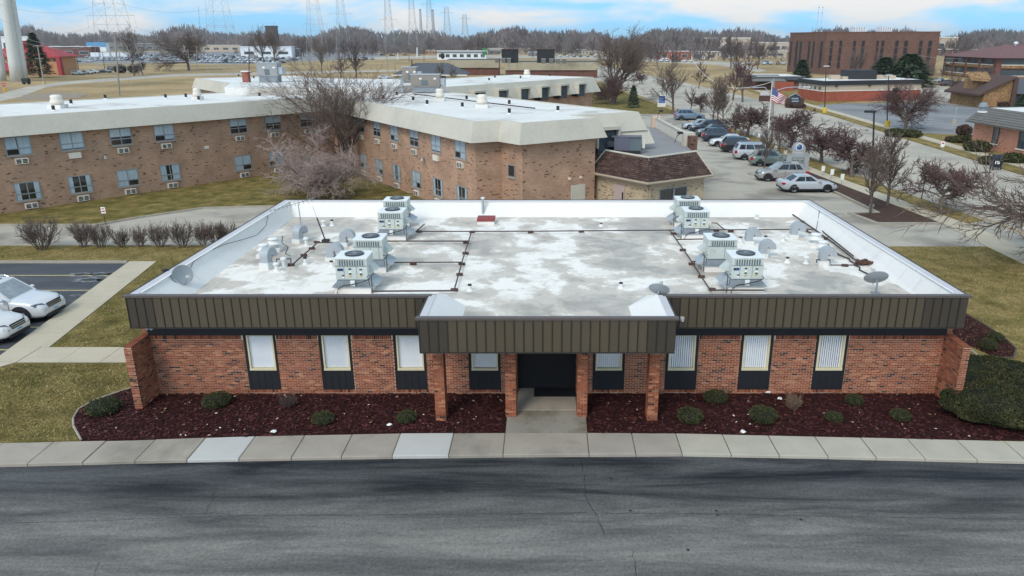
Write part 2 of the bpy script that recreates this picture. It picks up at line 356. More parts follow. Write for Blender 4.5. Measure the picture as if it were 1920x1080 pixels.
# front pavement of concrete slabs
sw = struct('pavement', MB().prism([(x, y + .02) for x, y in KERB] + [(x, y - .02) for x, y in BACK[::-1]], -.05, .098), m_joint, 'concrete slab pavement between drive and mulch beds')
JX = [G(u, 815, .12).x for u in (25, 117, 211, 300, 390, 480, 572, 660, 750, 850, 947, 1101, 1185, 1268, 1355, 1440, 1526, 1610, 1695, 1785, 1870)]
while JX[0] > -50: JX.insert(0, JX[0] - 1.75)
while JX[-1] < 50: JX.append(JX[-1] + 1.6)
newslabs = (G(430, 815, .12).x, G(800, 815, .12).x, G(5, 828, .12).x)
for a, b in zip(JX, JX[1:]):
    g = .012; n = 4; xs = [a + g + (b - a - 2 * g) * i / n for i in range(n + 1)]
    dz = random.uniform(-.006, .006); lo = .115 + dz
    poly = [(x, lerpY(KERB, x)) for x in xs] + [(x, lerpY(BACK, x)) for x in xs[::-1]]
    mm = m_conc_new if any(a < q < b for q in newslabs) else (m_conc_cream if a > JX[0] and a >= G(1260, 812, .12).x else m_conc)
    mb = MB(); n2 = len(poly)
    inner = offset_poly(poly, -.018)
    mb.prism(poly, .0, lo - .014, 0)
    b0 = len(mb.v)
    mb.v.extend([(p[0], p[1], lo - .014) for p in poly] + [(p[0], p[1], lo) for p in inner])
    for i in range(n2):
        j = (i + 1) % n2; mb.f.append([b0 + i, b0 + j, b0 + n2 + j, b0 + n2 + i]); mb.m.append(0); mb.a.append(0)
    mb.f.append([b0 + n2 + i for i in range(n2)]); mb.m.append(0); mb.a.append(0)
    mb.build('slab', mm, sw)
# entry walk slabs
m_walk_st = mat('stained_walk', srgb(150, 144, 132), .9, var=.15, scale=.9, fine=30, c2=srgb(108, 99, 80), thr=(.48, .66), spec=.25)
ew = struct('entry_walk', MB().box(-1.33, 1.28, 21.30, 24.62, -.05, .105), m_joint, 'concrete entry walk leading to the dark doors')
MB().box(-1.335, 1.285, 21.27, 22.74, 0, .125).build('slab', m_walk_st, ew)
MB().box(-1.04, .99, 22.755, 24.60, 0, .15).build('slab', m_conc, ew)
# lawns, side walks, parking on the left
wl = lambda y: -22.2 - .148 * (y - 29.9)          # the side walk runs slightly askew
wr = lambda y: wl(y) + 1.56
struct('lawn', MB().prism([(-60, 20.02), (-60, 24.2), (-22.6, 24.2), (-20.75, 26.72), (-14.15, 26.72), (-14.15, 24.05)] + pg([(250, 727), (215, 738), (175, 752), (147, 768), (137, 785), (138, 800), (152, 825)], .1) + [(x, y) for x, y in BACK[::-1] if x < G(150, 825, .1).x], -.05, .10), m_lawn)
struct('lawn', MB().prism([(wr(28.32) + .02, 28.32), (-14.1, 28.32), (-14.1, 40.9), (wr(40.9) + .02, 40.9)], -.05, .10), m_lawn)
struct('lawn', MB().prism([(-60, 41.0), (-14, 41.0), (-14, 44.4), (-60, 44.4)], -.05, .11), m_lawn_dry)
struct('parking_lot', MB().prism([(-60, 26.9), (wl(26.9) - .02, 26.9), (wl(40.8) - .02, 40.8), (-60, 40.8)], -.05, .012), m_lot_dark)
wk = struct('side_walk', MB().prism([(-26, 24.25), (-22.55, 24.25), (-20.75, 26.76), (-14.16, 26.76), (-14.16, 28.3), (wr(28.3), 28.3), (wr(40.95), 40.95), (wl(40.95), 40.95), (wl(26.9), 26.9), (-26, 26.9)], -.05, .095), m_joint, 'concrete side walk beside the left parking lot')
y = 28.32
while y < 40.8:
    y1 = min(y + 1.58, 40.9); MB().prism([(wl(y) + .01, y), (wr(y) - .01, y), (wr(y1) - .01, y1), (wl(y1) + .01, y1)], 0, .115 + random.uniform(-.003, .003)).build('slab', m_walk, wk); y += 1.6
x = -20.72
while x < -14.5:
    MB().box(x, min(x + 1.62, -14.17), 26.78, 28.29, 0, .115 + random.uniform(-.003, .003)).build('slab', m_walk, wk); x += 1.64
MB().prism([(wl(26.92) + .01, 26.92), (-20.75, 26.78), (-20.75, 28.29), (wl(28.29) + .01, 28.29)], 0, .116).build('slab', m_walk, wk)
MB().prism([(-25.9, 24.3), (-22.6, 24.3), (-20.78, 26.76), (wl(26.88), 26.88), (-25.9, 26.88)], 0, .113).build('slab', m_walk, wk)
struct('kerb', MB().box(-60, wl(41) - .1, 40.82, 40.98, -.05, .13), m_kerb)
for yy, x0, x1 in ((38.5, -29.4, wl(38.5) - .1), (35.95, -28.9, wl(35.95) - .1), (33.35, -28.5, wl(33.35) - .1), (30.8, -28.2, wl(30.8) - .1), (28.25, -28, wl(28.25) - .1)):
    struct('painted_line', MB().box(x0, x1, yy - .05, yy + .05, .013, .017), m_yellow)
# broken pot holes in the left lot
m_hole = mat('wet_pothole', srgb(26, 24, 26), .35, var=.5, scale=4, fine=12, spec=.6); m_holeedge = mat('pothole_rim', srgb(126, 125, 124), .9, var=.25, scale=6, fine=30)
for u, v, rx, ry in ((151, 515, .55, .3), (184, 515, .5, .32), (217, 515, .62, .4), (167, 525, .6, .33), (201, 525, .42, .22), (145, 554, .25, .12)):
    c = G(u, v); n = 22; ph = [random.uniform(.75, 1.25) for _ in range(n)]
    for k, (sc, zz, mm) in enumerate(((1.3, .016, m_holeedge), (.75, .021, m_hole))):
        mb = MB(); mb.prism([(c.x + rx * sc * ph[i] * math.cos(2 * math.pi * i / n), c.y + ry * sc * .9 * ph[(i * 7) % n] * math.sin(2 * math.pi * i / n)) for i in range(n)], .0, zz)
        struct('pothole' if k else 'pothole_rim', mb, mm)
# the drive behind the building and the court in front of the long brick block
struct('rear_drive', MB().prism([(-70, 44.5), (23.0, 44.5), (31.0, 43.6), (31.2, 51.6), (27.5, 50.4), (23.0, 50.2), (14, 50.2), (14, 56), (-21.5, 56), (-26, 55.4), (-29.2, 52.2), (-30.9, 49.9), (-70, 49.9)], -.05, .012), m_drive)
for pl in ([(-70, 49.95), (-30.9, 49.95), (-29.2, 52.25), (-26, 55.45), (-21.5, 56.05), (-8, 56.05)], [(-70, 44.4), (-14, 44.4)]):
    mb = MB()
    for (x0, y0), (x1, y1) in zip(pl, pl[1:]):
        L_ = math.hypot(x1 - x0, y1 - y0); mb.rbox(((x0 + x1) / 2, (y0 + y1) / 2, .06), (L_ + .05, .18, .15), math.atan2(y1 - y0, x1 - x0))
    struct('kerb', mb, m_kerb)
struct('lawn', MB().prism([(-70, 50.05), (-31, 50.05), (-29.3, 52.35), (-26.1, 55.55), (-21.5, 56.15), (-6, 56.15), (-4, 62), (-20, 82), (-24, 82), (-46, 52), (-70, 52)], -.05, .10), m_lawn)
# right side
struct('lawn', MB().prism([(14.2, 20.1), (26.6, 20.1), (26.9, 44.2), (14.2, 44.2)], -.05, .10), m_lawn_dry)
sd = struct('street_walk', MB().prism([(26.7, 12), (28.5, 12), (29.0, 43.5), (29.0, 50.5), (26.6, 72), (23.6, 134), (21.9, 134), (25.2, 72), (27.4, 50.5), (26.95, 43.5)], -.05, .06), m_walk, 'narrow concrete pavement along the street')
struct('verge', MB().prism([(28.55, 12), (31, 12), (31.4, 42.8), (29.05, 43.4)], -.05, .09), m_lawn_dry)
struct('verge', MB().prism([(29.1, 50.6), (30.6, 51.4), (29.1, 66), (28.2, 84), (25.3, 132), (23.7, 132), (26.7, 72)], -.05, .09), m_lawn_dry)
struct('street', MB().prism([(31, 8), (31.5, 43), (31.5, 51), (29.3, 66), (28.4, 84), (25.6, 132), (17, 240), (5, 420), (28, 420), (42, 240), (48.2, 129), (46.3, 97), (44.8, 70), (44.6, 8)], -.05, .014), m_street)
struct('kerb', MB().prism([(30.6, 51.3), (30.85, 51.3), (29.35, 66), (28.45, 84), (25.6, 132), (25.4, 132), (28.25, 84), (29.15, 66)], -.05, .13), m_kerb)
struct('parking_lot', MB().prism([(11.5, 50.2), (22.6, 50.2), (24.2, 53.2), (23.8, 62), (24.5, 75), (23.0, 100), (21.5, 133), (8, 133), (8, 60)], -.05, .016), m_drive)
struct('mulch_bed', MB().prism([(22.9, 50.5), (27.2, 50.5), (25.2, 72), (22.4, 118), (21.6, 118), (23.2, 100), (24.6, 75), (24.1, 62), (24.4, 53.8), (22.2, 53.6)], -.05, .09), m_mulch_b)
struct('kerb', MB().prism([(22.6, 50.3), (27.3, 50.3), (27.3, 50.5), (22.9, 50.48), (22.3, 53.5), (24.4, 53.7), (24.15, 62), (24.65, 75), (23.25, 100), (23.05, 100), (24.45, 75), (23.95, 62), (24.2, 53.9), (22.0, 53.7)], -.05, .14), m_kerb)
mb = MB()
for (u, v) in ((1408, 327), (1323, 254)):
    c = G(u, v); mb.lathe([(1.1, 0), (1.1, .14), (.9, .14), (.86, .1), (0.01, .12)], c.x + .8, c.y, 0, 18)
struct('kerb', mb, m_kerb)
struct('far_lawn', MB().prism([(6, 133.5), (23.4, 133.5), (16, 236), (-2, 236), (0, 160)], -.05, .06), m_lawn)
# across the street
struct('verge', MB().prism([(44.8, 60), (44.9, 70), (46.4, 97), (48.3, 129), (51.4, 198), (53.0, 198), (50.0, 129), (48.3, 97), (46.9, 70), (46.8, 60)], -.05, .08), m_lawn_dry)
struct('parking_lot', MB().prism([(53.2, 152), (51.7, 129), (50.6, 108), (50.3, 98), (56, 96), (72, 100), (88, 128), (80, 160), (60, 156)], -.05, .018), m_lot_grey)
struct('parking_lot', MB().prism(pg([(1690, 190), (1835, 205), (1850, 190), (1800, 165), (1745, 160), (1660, 172)]), -.05, .015), m_street)
mb = MB()
for i in range(9):
    p = G(1562 + i * 13, 226 + i * 3.6); mb.rbox((p.x + 4.5, p.y + 1.2, .021), (5.2, .12, .004), R(14))
    p = G(1650 + i * 16, 222 + i * 4.0); mb.rbox((p.x + 6, p.y + 1.6, .021), (5.0, .12, .004), R(14))
struct('painted_line', mb, m_white_paint)
struct('lawn', MB().prism([(48.5, 60), (50.0, 97.5), (50.7, 104), (55.5, 101.5), (60, 95), (60, 60)], -.05, .12), m_lawn_dry)
struct('lawn', MB().prism([(53.4, 153), (54.6, 198), (60, 230), (75, 175), (60, 157)], -.05, .07), m_lawn_dry)
struct('street_walk', MB().prism([(46.85, 60), (46.95, 70), (48.35, 97), (50.05, 129), (53.05, 198), (54.5, 198), (51.6, 129), (49.9, 97), (48.5, 70), (48.4, 60)], -.05, .12), m_walk)
# far left: access road, service roads, the dealer's lot
struct('access_road', MB().prism(pg([(-150, 196), (0, 176), (50, 163), (118, 153), (320, 139), (560, 134), (760, 131), (760, 133.5), (560, 138), (325, 143.5), (130, 158), (85, 164), (40, 181), (0, 190), (-150, 215)]), -.05, .016), m_street)
struct('dirt_heap', MB().prism(pg([(30, 188), (45, 178), (100, 173), (165, 176), (150, 184), (90, 188)]), -.05, .06), mat('bare_dirt', srgb(146, 130, 112), .95, var=.3, scale=.5, fine=4))
struct('dealer_lot', MB().prism(pg([(100, 119), (330, 118), (430, 121), (640, 112), (740, 108), (700, 100), (600, 97), (110, 98), (60, 110)]), -.05, .02), m_lot_grey)
struct('cross_street', MB().prism(pg([(-300, 96), (2300, 96), (2300, 94.5), (-300, 94.5)]), -.05, .03), m_street)
struct('service_street', MB().prism(pg([(690, 112), (860, 108), (1100, 110), (1350, 122), (1420, 135), (1440, 133), (1380, 117), (1100, 105), (860, 103), (690, 107)]), -.05, .025), m_street)
# cracks, seams and mulch
for u_, v_ in ((1182, 958), (1290, 1032), (1345, 966), (1502, 975), (1342, 958), (1146, 898)):
    c_ = G(u_, v_); struct('oil_spot', MB().prism([(c_.x + random.uniform(.03, .06) * math.cos(k * .63), c_.y + random.uniform(.03, .05) * math.sin(k * .63)) for k in range(10)], 0, .0145), m_crack)
def crack(px, w, name='crack', seed=0):
    rnd = random.Random(seed); pts = [G(u, v, .013) for u, v in px]; res = []
    for a, b in zip(pts, pts[1:]):
        k = max(3, int((b - a).length / .13))
        for i in range(k):
            q = a.lerp(b, i / k); res.append(Vector((q.x + rnd.uniform(-.035, .035), q.y + rnd.uniform(-.02, .02), .0155)))
    res.append(pts[-1]); mb = MB()
    for a, b in zip(res, res[1:]):
        d = (b - a).normalized(); n = Vector((-d.y, d.x, 0)) * w * rnd.uniform(.35, 1.1)
        mb.quad(a - n, a + n, b + n, b - n)
    struct(name, mb, m_crack)
crack([(1090, 864), (1095, 895), (1100, 935), (1112, 955), (1125, 985), (1136, 1010)], .010, 'crack', 1)
crack([(1186, 1035), (1190, 1060), (1193, 1085)], .008, 'crack', 2)
crack([(0, 981), (180, 977), (330, 970), (560, 966), (840, 964), (1105, 962), (1290, 963), (1400, 965), (1600, 969), (1920, 974)], .008, 'seam', 3)
crack([(402, 916), (398, 940), (380, 968)], .008, 'crack', 4)
crack([(185, 1055), (178, 1080)], .007, 'crack', 6)
LB = pg([(250, 727), (215, 738), (175, 752), (147, 768), (137, 785), (138, 800), (152, 825)], .1)
left_bed = [(-14.1, 24.0)] + LB + [(x, lerpY(BACK, x)) for x in (-13.8, -11, -8, -5, -3, -1.36)] + [(-1.36, 24.02)]
right_bed = [(1.31, lerpY(BACK, 1.31))] + [(x, lerpY(BACK, x)) for x in (4, 7, 10, 13, 17, 22)] + [(22, 24.5), (1.31, 24.02)]
side_bed = pg([(1795, 580), (1850, 612), (1885, 636), (1905, 655), (1900, 672), (1860, 668), (1800, 640)], .1) + [(13.9, 27.0), (13.9, 33.0)]
struct('mulch_bed', MB().prism(left_bed, -.05, .105), m_mulch)
struct('mulch_bed', MB().prism(right_bed, -.05, .105), m_mulch)
struct('mulch_bed', MB().prism(side_bed, -.05, .115), m_mulch)
mb = MB(); mb.tube([(p[0], p[1], .12) for p in LB], .035, 5); struct('bed_edging', mb, m_kerb)
mb = MB(); mb.tube([(x, y, .125) for x, y in pg([(1800, 640), (1860, 690), (1920, 731), (1990, 780)], .1)], .05, 5); struct('bed_edging', mb, m_kerb)
mb = MB(); mb.tube([(x, y, .13) for x, y in pg([(1800, 583), (1850, 612), (1885, 636), (1905, 655), (1900, 672), (1860, 672)], .1)], .04, 5); struct('bed_edging', mb, m_joint)
def inside(p, poly):
    r = False; j = len(poly) - 1
    for i in range(len(poly)):
        (xi, yi), (xj, yj) = poly[i], poly[j]
        if (yi > p[1]) != (yj > p[1]) and p[0] < (xj - xi) * (p[1] - yi) / (yj - yi) + xi: r = not r
        j = i
    return r
def chips(poly, n, z, size, rnd):
    xs = [p[0] for p in poly]; ys = [p[1] for p in poly]; mb = MB(); k = 0
    while k < n:
        x, y = rnd.uniform(min(xs), max(xs)), rnd.uniform(min(ys), max(ys))
        if not inside((x, y), poly): continue
        k += 1; a = rnd.uniform(0, 6.28); l = size * rnd.uniform(.6, 1.5); w = l * rnd.uniform(.25, .5); t = rnd.uniform(-.5, .5) * l
        c, s = math.cos(a), math.sin(a); zz = z + rnd.uniform(.0, .03)
        mb.quad((x - l * c + w * s, y - l * s - w * c, zz - t * .4), (x + l * c + w * s, y + l * s - w * c, zz + t * .4), (x + l * c - w * s, y + l * s + w * c, zz + t * .4 + .01), (x - l * c - w * s, y - l * s + w * c, zz - t * .4 + .01), 0, rnd.random())
    return mb
m_chip = rampmat('mulch_chip', 'tone', [(0, srgb(34, 19, 20)), (.5, srgb(62, 30, 30)), (.85, srgb(86, 42, 40)), (1, srgb(104, 66, 58))], bump=.1)
rnd = random.Random(3)
for nm, poly, n in (('left', left_bed, 9000), ('right', right_bed, 11000), ('side', side_bed, 2500)):
    o = chips(poly, n, .11, .045, rnd).build('bark_mulch', m_chip, attr='tone'); tag(o, {'left': 'dark red bark mulch left of the entry', 'right': 'dark red bark mulch right of the entry', 'side': 'dark red bark mulch in the rounded bed by the right lawn'}[nm], 'mulch', kind='stuff')
m_leaf = rampmat('fallen_leaf', 'tone', [(0, srgb(150, 120, 92)), (.6, srgb(196, 168, 140)), (1, srgb(226, 218, 208))], bump=.1)
mb = MB()
for poly, n in ((left_bed, 130), (right_bed, 150)):
    q = chips(poly, n, .145, .03, rnd); mb.add(q.v, q.f); mb.a[-n:] = q.a
tag(mb.build('fallen_leaves', m_leaf, attr='tone'), 'pale fallen leaves scattered over the front mulch beds', 'leaves', kind='stuff')

# blades standing out of the near lawns
m_blade = rampmat('grass_blade', 'tone', [(0, srgb(82, 78, 40)), (.4, srgb(120, 106, 62)), (.8, srgb(158, 138, 90)), (1, srgb(184, 166, 118))], bump=.05, fine=8)
def blades(regions, label):
    mb = MB(); r = random.Random(77)
    for poly, n, z in regions:
        xs = [p[0] for p in poly]; ys = [p[1] for p in poly]; k = 0
        while k < n:
            x, y = r.uniform(min(xs), max(xs)), r.uniform(min(ys), max(ys))
            if not inside((x, y), poly): continue
            k += 1; a = r.uniform(0, 6.28); l = r.uniform(.05, .13); w = .016; c, s = math.cos(a), math.sin(a)
            mb.tri((x - w * s, y + w * c, z), (x + w * s, y - w * c, z), (x + l * c, y + l * s, z + r.uniform(.02, .06)), 0, min(1, max(0, r.gauss(.45, .25) + .2 * math.sin(x * 1.7) * math.sin(y * 1.3 + x))))
    tag(mb.build('grass', m_blade, attr='tone'), label, 'grass', kind='stuff')
fl_ = [(-24.5, 20.7), (-24.5, 24.1), (-22.6, 24.1), (-20.8, 26.6), (-14.3, 26.6), (-14.3, 24.1)] + LB + [(-18, 20.75)]
blades([(fl_, 15000, .1), ([(wr(28.4) + .1, 28.4), (-14.2, 28.4), (-14.2, 40.8), (wr(40.8) + .1, 40.8)], 13000, .1), ([(-36, 41.05), (-15, 41.05), (-15, 44.3), (-36, 44.3)], 9000, .11)], 'short dormant grass of the lawns left of the office')
blades([([(14.6, 29), (16.3, 26.5), (19, 23), (26.5, 21.5), (26.8, 44), (14.6, 44)], 26000, .1)], 'short dormant grass of the lawn right of the office')
# ================================================================ THE OFFICE BUILDING
def wb(mb, name, m, parent, **k):        # a part modelled in place: cancels the offset of its thing
    o = mb.build(name, m, parent, **k)
    if parent is not None and parent.type == 'EMPTY' and parent.parent is None: o.location = -Vector(parent.location)
    return o
YW, XW, YF, ZF0, ZF1, XF, YP, XP = 24.06, 13.80, 23.30, 2.90, 4.05, 13.93, 21.20, 3.92
YB, ZD = 39.0, 3.30
BR = [(0, srgb(58, 46, 44)), (.07, srgb(68, 52, 48)), (.09, srgb(114, 66, 47)), (.35, srgb(140, 80, 56)), (.6, srgb(156, 91, 63)), (.85, srgb(146, 94, 72)), (1, srgb(182, 124, 90))]
m_brick = rampmat('red_brick', 'tone', BR, rough=.9, fine=90)
m_mortar = mat('mortar', srgb(206, 186, 166), .95, var=.15, scale=3, fine=80, spec=.1)
m_black = mat('black_metal', srgb(33, 34, 38), .55, var=.15, spec=.4)
m_fascia = mat('bronze_panel', srgb(84, 74, 58), .6, var=.07, scale=.8, fine=90, rand=.04, spec=.4, bump=.08)
m_fascia_d = mat('dark_bronze_panel', srgb(66, 58, 48), .6, var=.07, scale=.8, fine=90, rand=.04, spec=.4, bump=.08)
m_trim = mat('brown_coping', srgb(92, 82, 78), .5, var=.12, scale=2, fine=30)
m_seam = mat('seam_dark', srgb(52, 48, 44), .6, var=.1)
m_cream = mat('cream_frame', srgb(214, 203, 168), .6, var=.06)
m_blind = mat('vertical_blind', srgb(244, 247, 250), .7, var=.05)
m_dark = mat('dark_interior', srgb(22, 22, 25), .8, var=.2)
m_doordark = mat('door_dark', srgb(46, 44, 44), .3, var=.2, spec=.5)
m_white = mat('white_coating', srgb(230, 227, 222), .75, var=.04, scale=.6, fine=6, spec=.25)
m_cope = mat('pale_coping', srgb(196, 192, 194), .6, var=.08, scale=1, fine=20)
m_chrome = mat('bright_metal', srgb(200, 202, 205), .25, metal=1.0, var=.05)
def clearglass(name, tint=(.86, .92, .95), refl=.10):
    m, nt, b = newmat(name); L = nt.links.new; nt.nodes.remove(b); o = nt.nodes['Material Output']
    t = nd(nt, 'ShaderNodeBsdfTransparent', Color=(*tint, 1)); g = nd(nt, 'ShaderNodeBsdfGlossy', Roughness=.03); lw = nd(nt, 'ShaderNodeLayerWeight', Blend=.5); f = nd(nt, 'ShaderNodeMath', operation='POWER'); f.inputs[1].default_value = 4.0; L(lw.outputs['Facing'], f.inputs[0])
    a = nd(nt, 'ShaderNodeMath', operation='ADD'); a.inputs[1].default_value = refl + .05; L(f.outputs[0], a.inputs[0])
    mx = nd(nt, 'ShaderNodeMixShader'); L(a.outputs[0], mx.inputs[0]); L(t.outputs[0], mx.inputs[1]); L(g.outputs[0], mx.inputs[2]); L(mx.outputs[0], o.inputs[0])
    MATS[name] = m; return m
m_pane = clearglass('window_glass', (1, 1, 1), .0)
# roof membrane: white coating worn to grey where water stood
def roofmat():
    m, nt, b = newmat('worn_roof_membrane'); L = nt.links.new
    geo = nd(nt, 'ShaderNodeNewGeometry')
    def noise(sc, det=6.0, ro=.62, dist=.4, st=(1, 1, 1), off=(0, 0, 0)):
        mp = nd(nt, 'ShaderNodeMapping'); mp.inputs['Scale'].default_value = st; mp.inputs['Location'].default_value = off; L(geo.outputs['Position'], mp.inputs[0])
        n = nd(nt, 'ShaderNodeTexNoise', Scale=sc, Detail=det, Roughness=ro, Distortion=dist); L(mp.outputs[0], n.inputs['Vector']); return n.outputs[0]
    big = noise(.5, 7, .55, .25); mid = noise(2.2, 6, .6, .3); fine = noise(14, 4, .7, 0)
    blobs = None
    for (u, v, r, s) in ((1180, 458, 2.6, .16), (1240, 505, 3.0, .17), (1000, 495, 1.6, .14), (1030, 450, 1.3, .12), (985, 578, 2.0, .20), (1130, 575, 2.2, .17), (890, 590, 1.4, .15), (1560, 530, 3.0, .16), (1500, 430, 2.8, .11),
                         (560, 425, 3.2, .13), (500, 480, 2.0, .14), (900, 412, 3.0, .12), (1200, 418, 3.4, .15), (1420, 415, 3.0, .12), (760, 470, 1.6, .10), (640, 425, 2.0, .10), (1350, 470, 1.2, .12)):
        c = G(u, v, ZD); ds = nd(nt, 'ShaderNodeVectorMath', operation='DISTANCE'); L(geo.outputs['Position'], ds.inputs[0]); ds.inputs[1].default_value = c
        mr = nd(nt, 'ShaderNodeMapRange'); mr.interpolation_type = 'SMOOTHSTEP'; mr.inputs[1].default_value = 0; mr.inputs[2].default_value = r; mr.inputs[3].default_value = s; mr.inputs[4].default_value = 0; L(ds.outputs['Value'], mr.inputs[0])
        if blobs is None: blobs = mr.outputs[0]
        else:
            a = nd(nt, 'ShaderNodeMath', operation='MAXIMUM'); L(blobs, a.inputs[0]); L(mr.outputs[0], a.inputs[1]); blobs = a.outputs[0]
    a = nd(nt, 'ShaderNodeMath', operation='ADD'); L(big, a.inputs[0]); L(blobs, a.inputs[1])
    md = nd(nt, 'ShaderNodeMath', operation='MULTIPLY_ADD'); L(mid, md.inputs[0]); md.inputs[1].default_value = .28; L(a.outputs[0], md.inputs[2])
    worn = nd(nt, 'ShaderNodeMapRange'); worn.inputs[1].default_value = .60; worn.inputs[2].default_value = .665; L(md.outputs[0], worn.inputs[0])
    cw = nd(nt, 'ShaderNodeMixRGB'); cw.inputs[1].default_value = (*srgb(240, 234, 225), 1); cw.inputs[2].default_value = (*srgb(200, 191, 179), 1); L(worn.outputs[0], cw.inputs[0])
    rim = nd(nt, 'ShaderNodeMapRange'); rim.inputs[1].default_value = .71; rim.inputs[2].default_value = .78; L(md.outputs[0], rim.inputs[0])
    rs = nd(nt, 'ShaderNodeMath', operation='MULTIPLY'); L(rim.outputs[0], rs.inputs[0]); L(noise(1.3, 5, .6, .2, (1, 1, 1), (5, 3, 0)), rs.inputs[1])
    c2 = nd(nt, 'ShaderNodeMixRGB'); c2.inputs[2].default_value = (*srgb(138, 133, 126), 1); L(rs.outputs[0], c2.inputs[0]); L(cw.outputs[0], c2.inputs[1])
    tan = noise(.8, 7, .65, .5, (1, 1, 1), (11, 4, 0)); tm = nd(nt, 'ShaderNodeMapRange'); tm.inputs[1].default_value = .50; tm.inputs[2].default_value = .66; tm.inputs[4].default_value = .7; L(tan, tm.inputs[0])
    c3 = nd(nt, 'ShaderNodeMixRGB'); c3.inputs[2].default_value = (*srgb(206, 197, 184), 1); L(tm.outputs[0], c3.inputs[0]); L(c2.outputs[0], c3.inputs[1])
    mr = nd(nt, 'ShaderNodeMapRange'); mr.inputs[1].default_value = .3; mr.inputs[2].default_value = .7; mr.inputs[3].default_value = .9; mr.inputs[4].default_value = 1.06; L(fine, mr.inputs[0])
    vm = nd(nt, 'ShaderNodeVectorMath', operation='SCALE'); L(c3.outputs[0], vm.inputs[0]); L(mr.outputs[0], vm.inputs['Scale'])
    L(vm.outputs[0], b.inputs['Base Color'])
    rr = nd(nt, 'ShaderNodeMapRange'); rr.inputs[3].default_value = .75; rr.inputs[4].default_value = .45; L(rim.outputs[0], rr.inputs[0]); L(rr.outputs[0], b.inputs['Roughness'])
    b.inputs['Specular IOR Level'].default_value = .3
    return m
m_roof = roofmat()
office = thing('office_building', 'single storey red brick office with bronze seam fascia and stained white flat roof', 'building', (0, 31, .1))
# --- plain core behind the visible skin
wb(MB().box(-XW + .02, XW - .02, YW + .35, YB - .7, 0, 2.92), 'core', m_dark, office)
# --- bricks
BH = .0677
def brick(mb, o, d, n, s0, s1, z0, z1, tone, proud=.011):
    """one brick on an upright face: o origin, d along, n outward"""
    p = lambda s, z, q: (o[0] + d[0] * s + n[0] * q, o[1] + d[1] * s + n[1] * q, z)
    mb.add([p(s0, z0, 0), p(s1, z0, 0), p(s1, z1, 0), p(s0, z1, 0), p(s0, z0, proud), p(s1, z0, proud), p(s1, z1, proud), p(s0, z1, proud)],
           [(4, 5, 6, 7), (0, 1, 5, 4), (1, 2, 6, 5), (2, 3, 7, 6), (3, 0, 4, 7)], 0, tone)
def tone(rnd):
    return rnd.uniform(0, .07) if rnd.random() < .055 else rnd.uniform(.1, 1.0)
def brick_face(mb, o, d, n, length, z0, z1, holes=(), soldier=0.0, rnd=random, bl=.203, skip=None):
    k = 0; z = z0
    while z + BH * .5 < z1 - soldier:
        zt = min(z + BH - .0145, z1 - soldier); s = -(bl * .5 if k % 2 else 0)
        while s < length:
            a, b = max(s, 0), min(s + bl - .014, length); cuts = [(a, b)]
            for (h0, h1, zl, zh) in holes:
                if zt > zl and z < zh:
                    nc = []
                    for (p, q) in cuts:
                        if q <= h0 or p >= h1: nc.append((p, q)); continue
                        if p < h0: nc.append((p, h0))
                        if q > h1: nc.append((h1, q))
                    cuts = nc
            for (p, q) in cuts:
                if q - p > .03 and not (skip and skip(p, q, z)): brick(mb, o, d, n, p, q, z, zt, tone(rnd), .011 + rnd.uniform(-.002, .002))
            s += bl
        z += BH; k += 1
    if soldier:
        s = 0
        while s < length:
            a, b = s, min(s + BH - .009, length)
            if not any(b > h0 and a < h1 and z1 > zl and z1 - soldier < zh for (h0, h1, zl, zh) in holes): brick(mb, o, d, n, a, b, z1 - soldier + .005, z1, tone(rnd) * .75)
            s += BH
rnd = random.Random(11)
BAYS = [(-10.56, -9.43), (-7.95, -6.82), (-5.36, -4.23), (-2.76, -1.63), (1.60, 2.73), (4.15, 5.28), (6.74, 7.87), (9.35, 10.48)]
DOOR = (-1.07, 1.03)
wall = MB()
edges = [-XW]
for a, b in BAYS[:4]: edges += [a, b]
edges += list(DOOR)
for a, b in BAYS[4:]: edges += [a, b]
edges.append(XW)
wall.box(-XW, DOOR[0], YW, YW + .3, 0, .2)
wr_ = MB(); wr_.box(DOOR[1], XW, YW, YW + .3, 0, .2)
for i in range(0, len(edges), 2): (wall if edges[i] < 0 and edges[i + 1] < .5 else wr_).box(edges[i], edges[i + 1], YW, YW + .3, .2, 2.35)
front_wall = wb(wall, 'brick_wall', m_mortar, office); wb(wr_, 'brick_wall', m_mortar, office)
br = MB(); holes = [(a + XW, b + XW, .19, 9) for a, b in BAYS] + [(DOOR[0] + XW, DOOR[1] + XW, 0, 9)]
brick_face(br, (-XW, YW), (1, 0), (0, -1), 2 * XW, .08, 2.35, holes, .17, rnd)
for a, b in BAYS:                                   # rowlock sills
    s = a
    while s < b - .03: brick(br, (0, YW - .012), (1, 0), (0, -1), s, min(s + BH - .009, b), .17, .265, tone(rnd), .02); s += BH
for xx, sg in ((DOOR[0], 1), (DOOR[1], -1)):        # reveals of the entry recess
    o = (xx, YW) if sg > 0 else (xx, YW + .55)
    brick_face(br, o, (0, sg), (sg, 0), .55, .15, 2.9, (), 0, rnd)
for xa_ in (DOOR[0] - .25, DOOR[1] + .001): wb(MB().box(xa_, xa_ + .249, YW + .3, YW + .56, 0, 2.9), 'entry_reveal', m_mortar, office)
bo = wb(br, 'brickwork', m_brick, front_wall, attr='tone'); bo['kind'] = 'stuff'
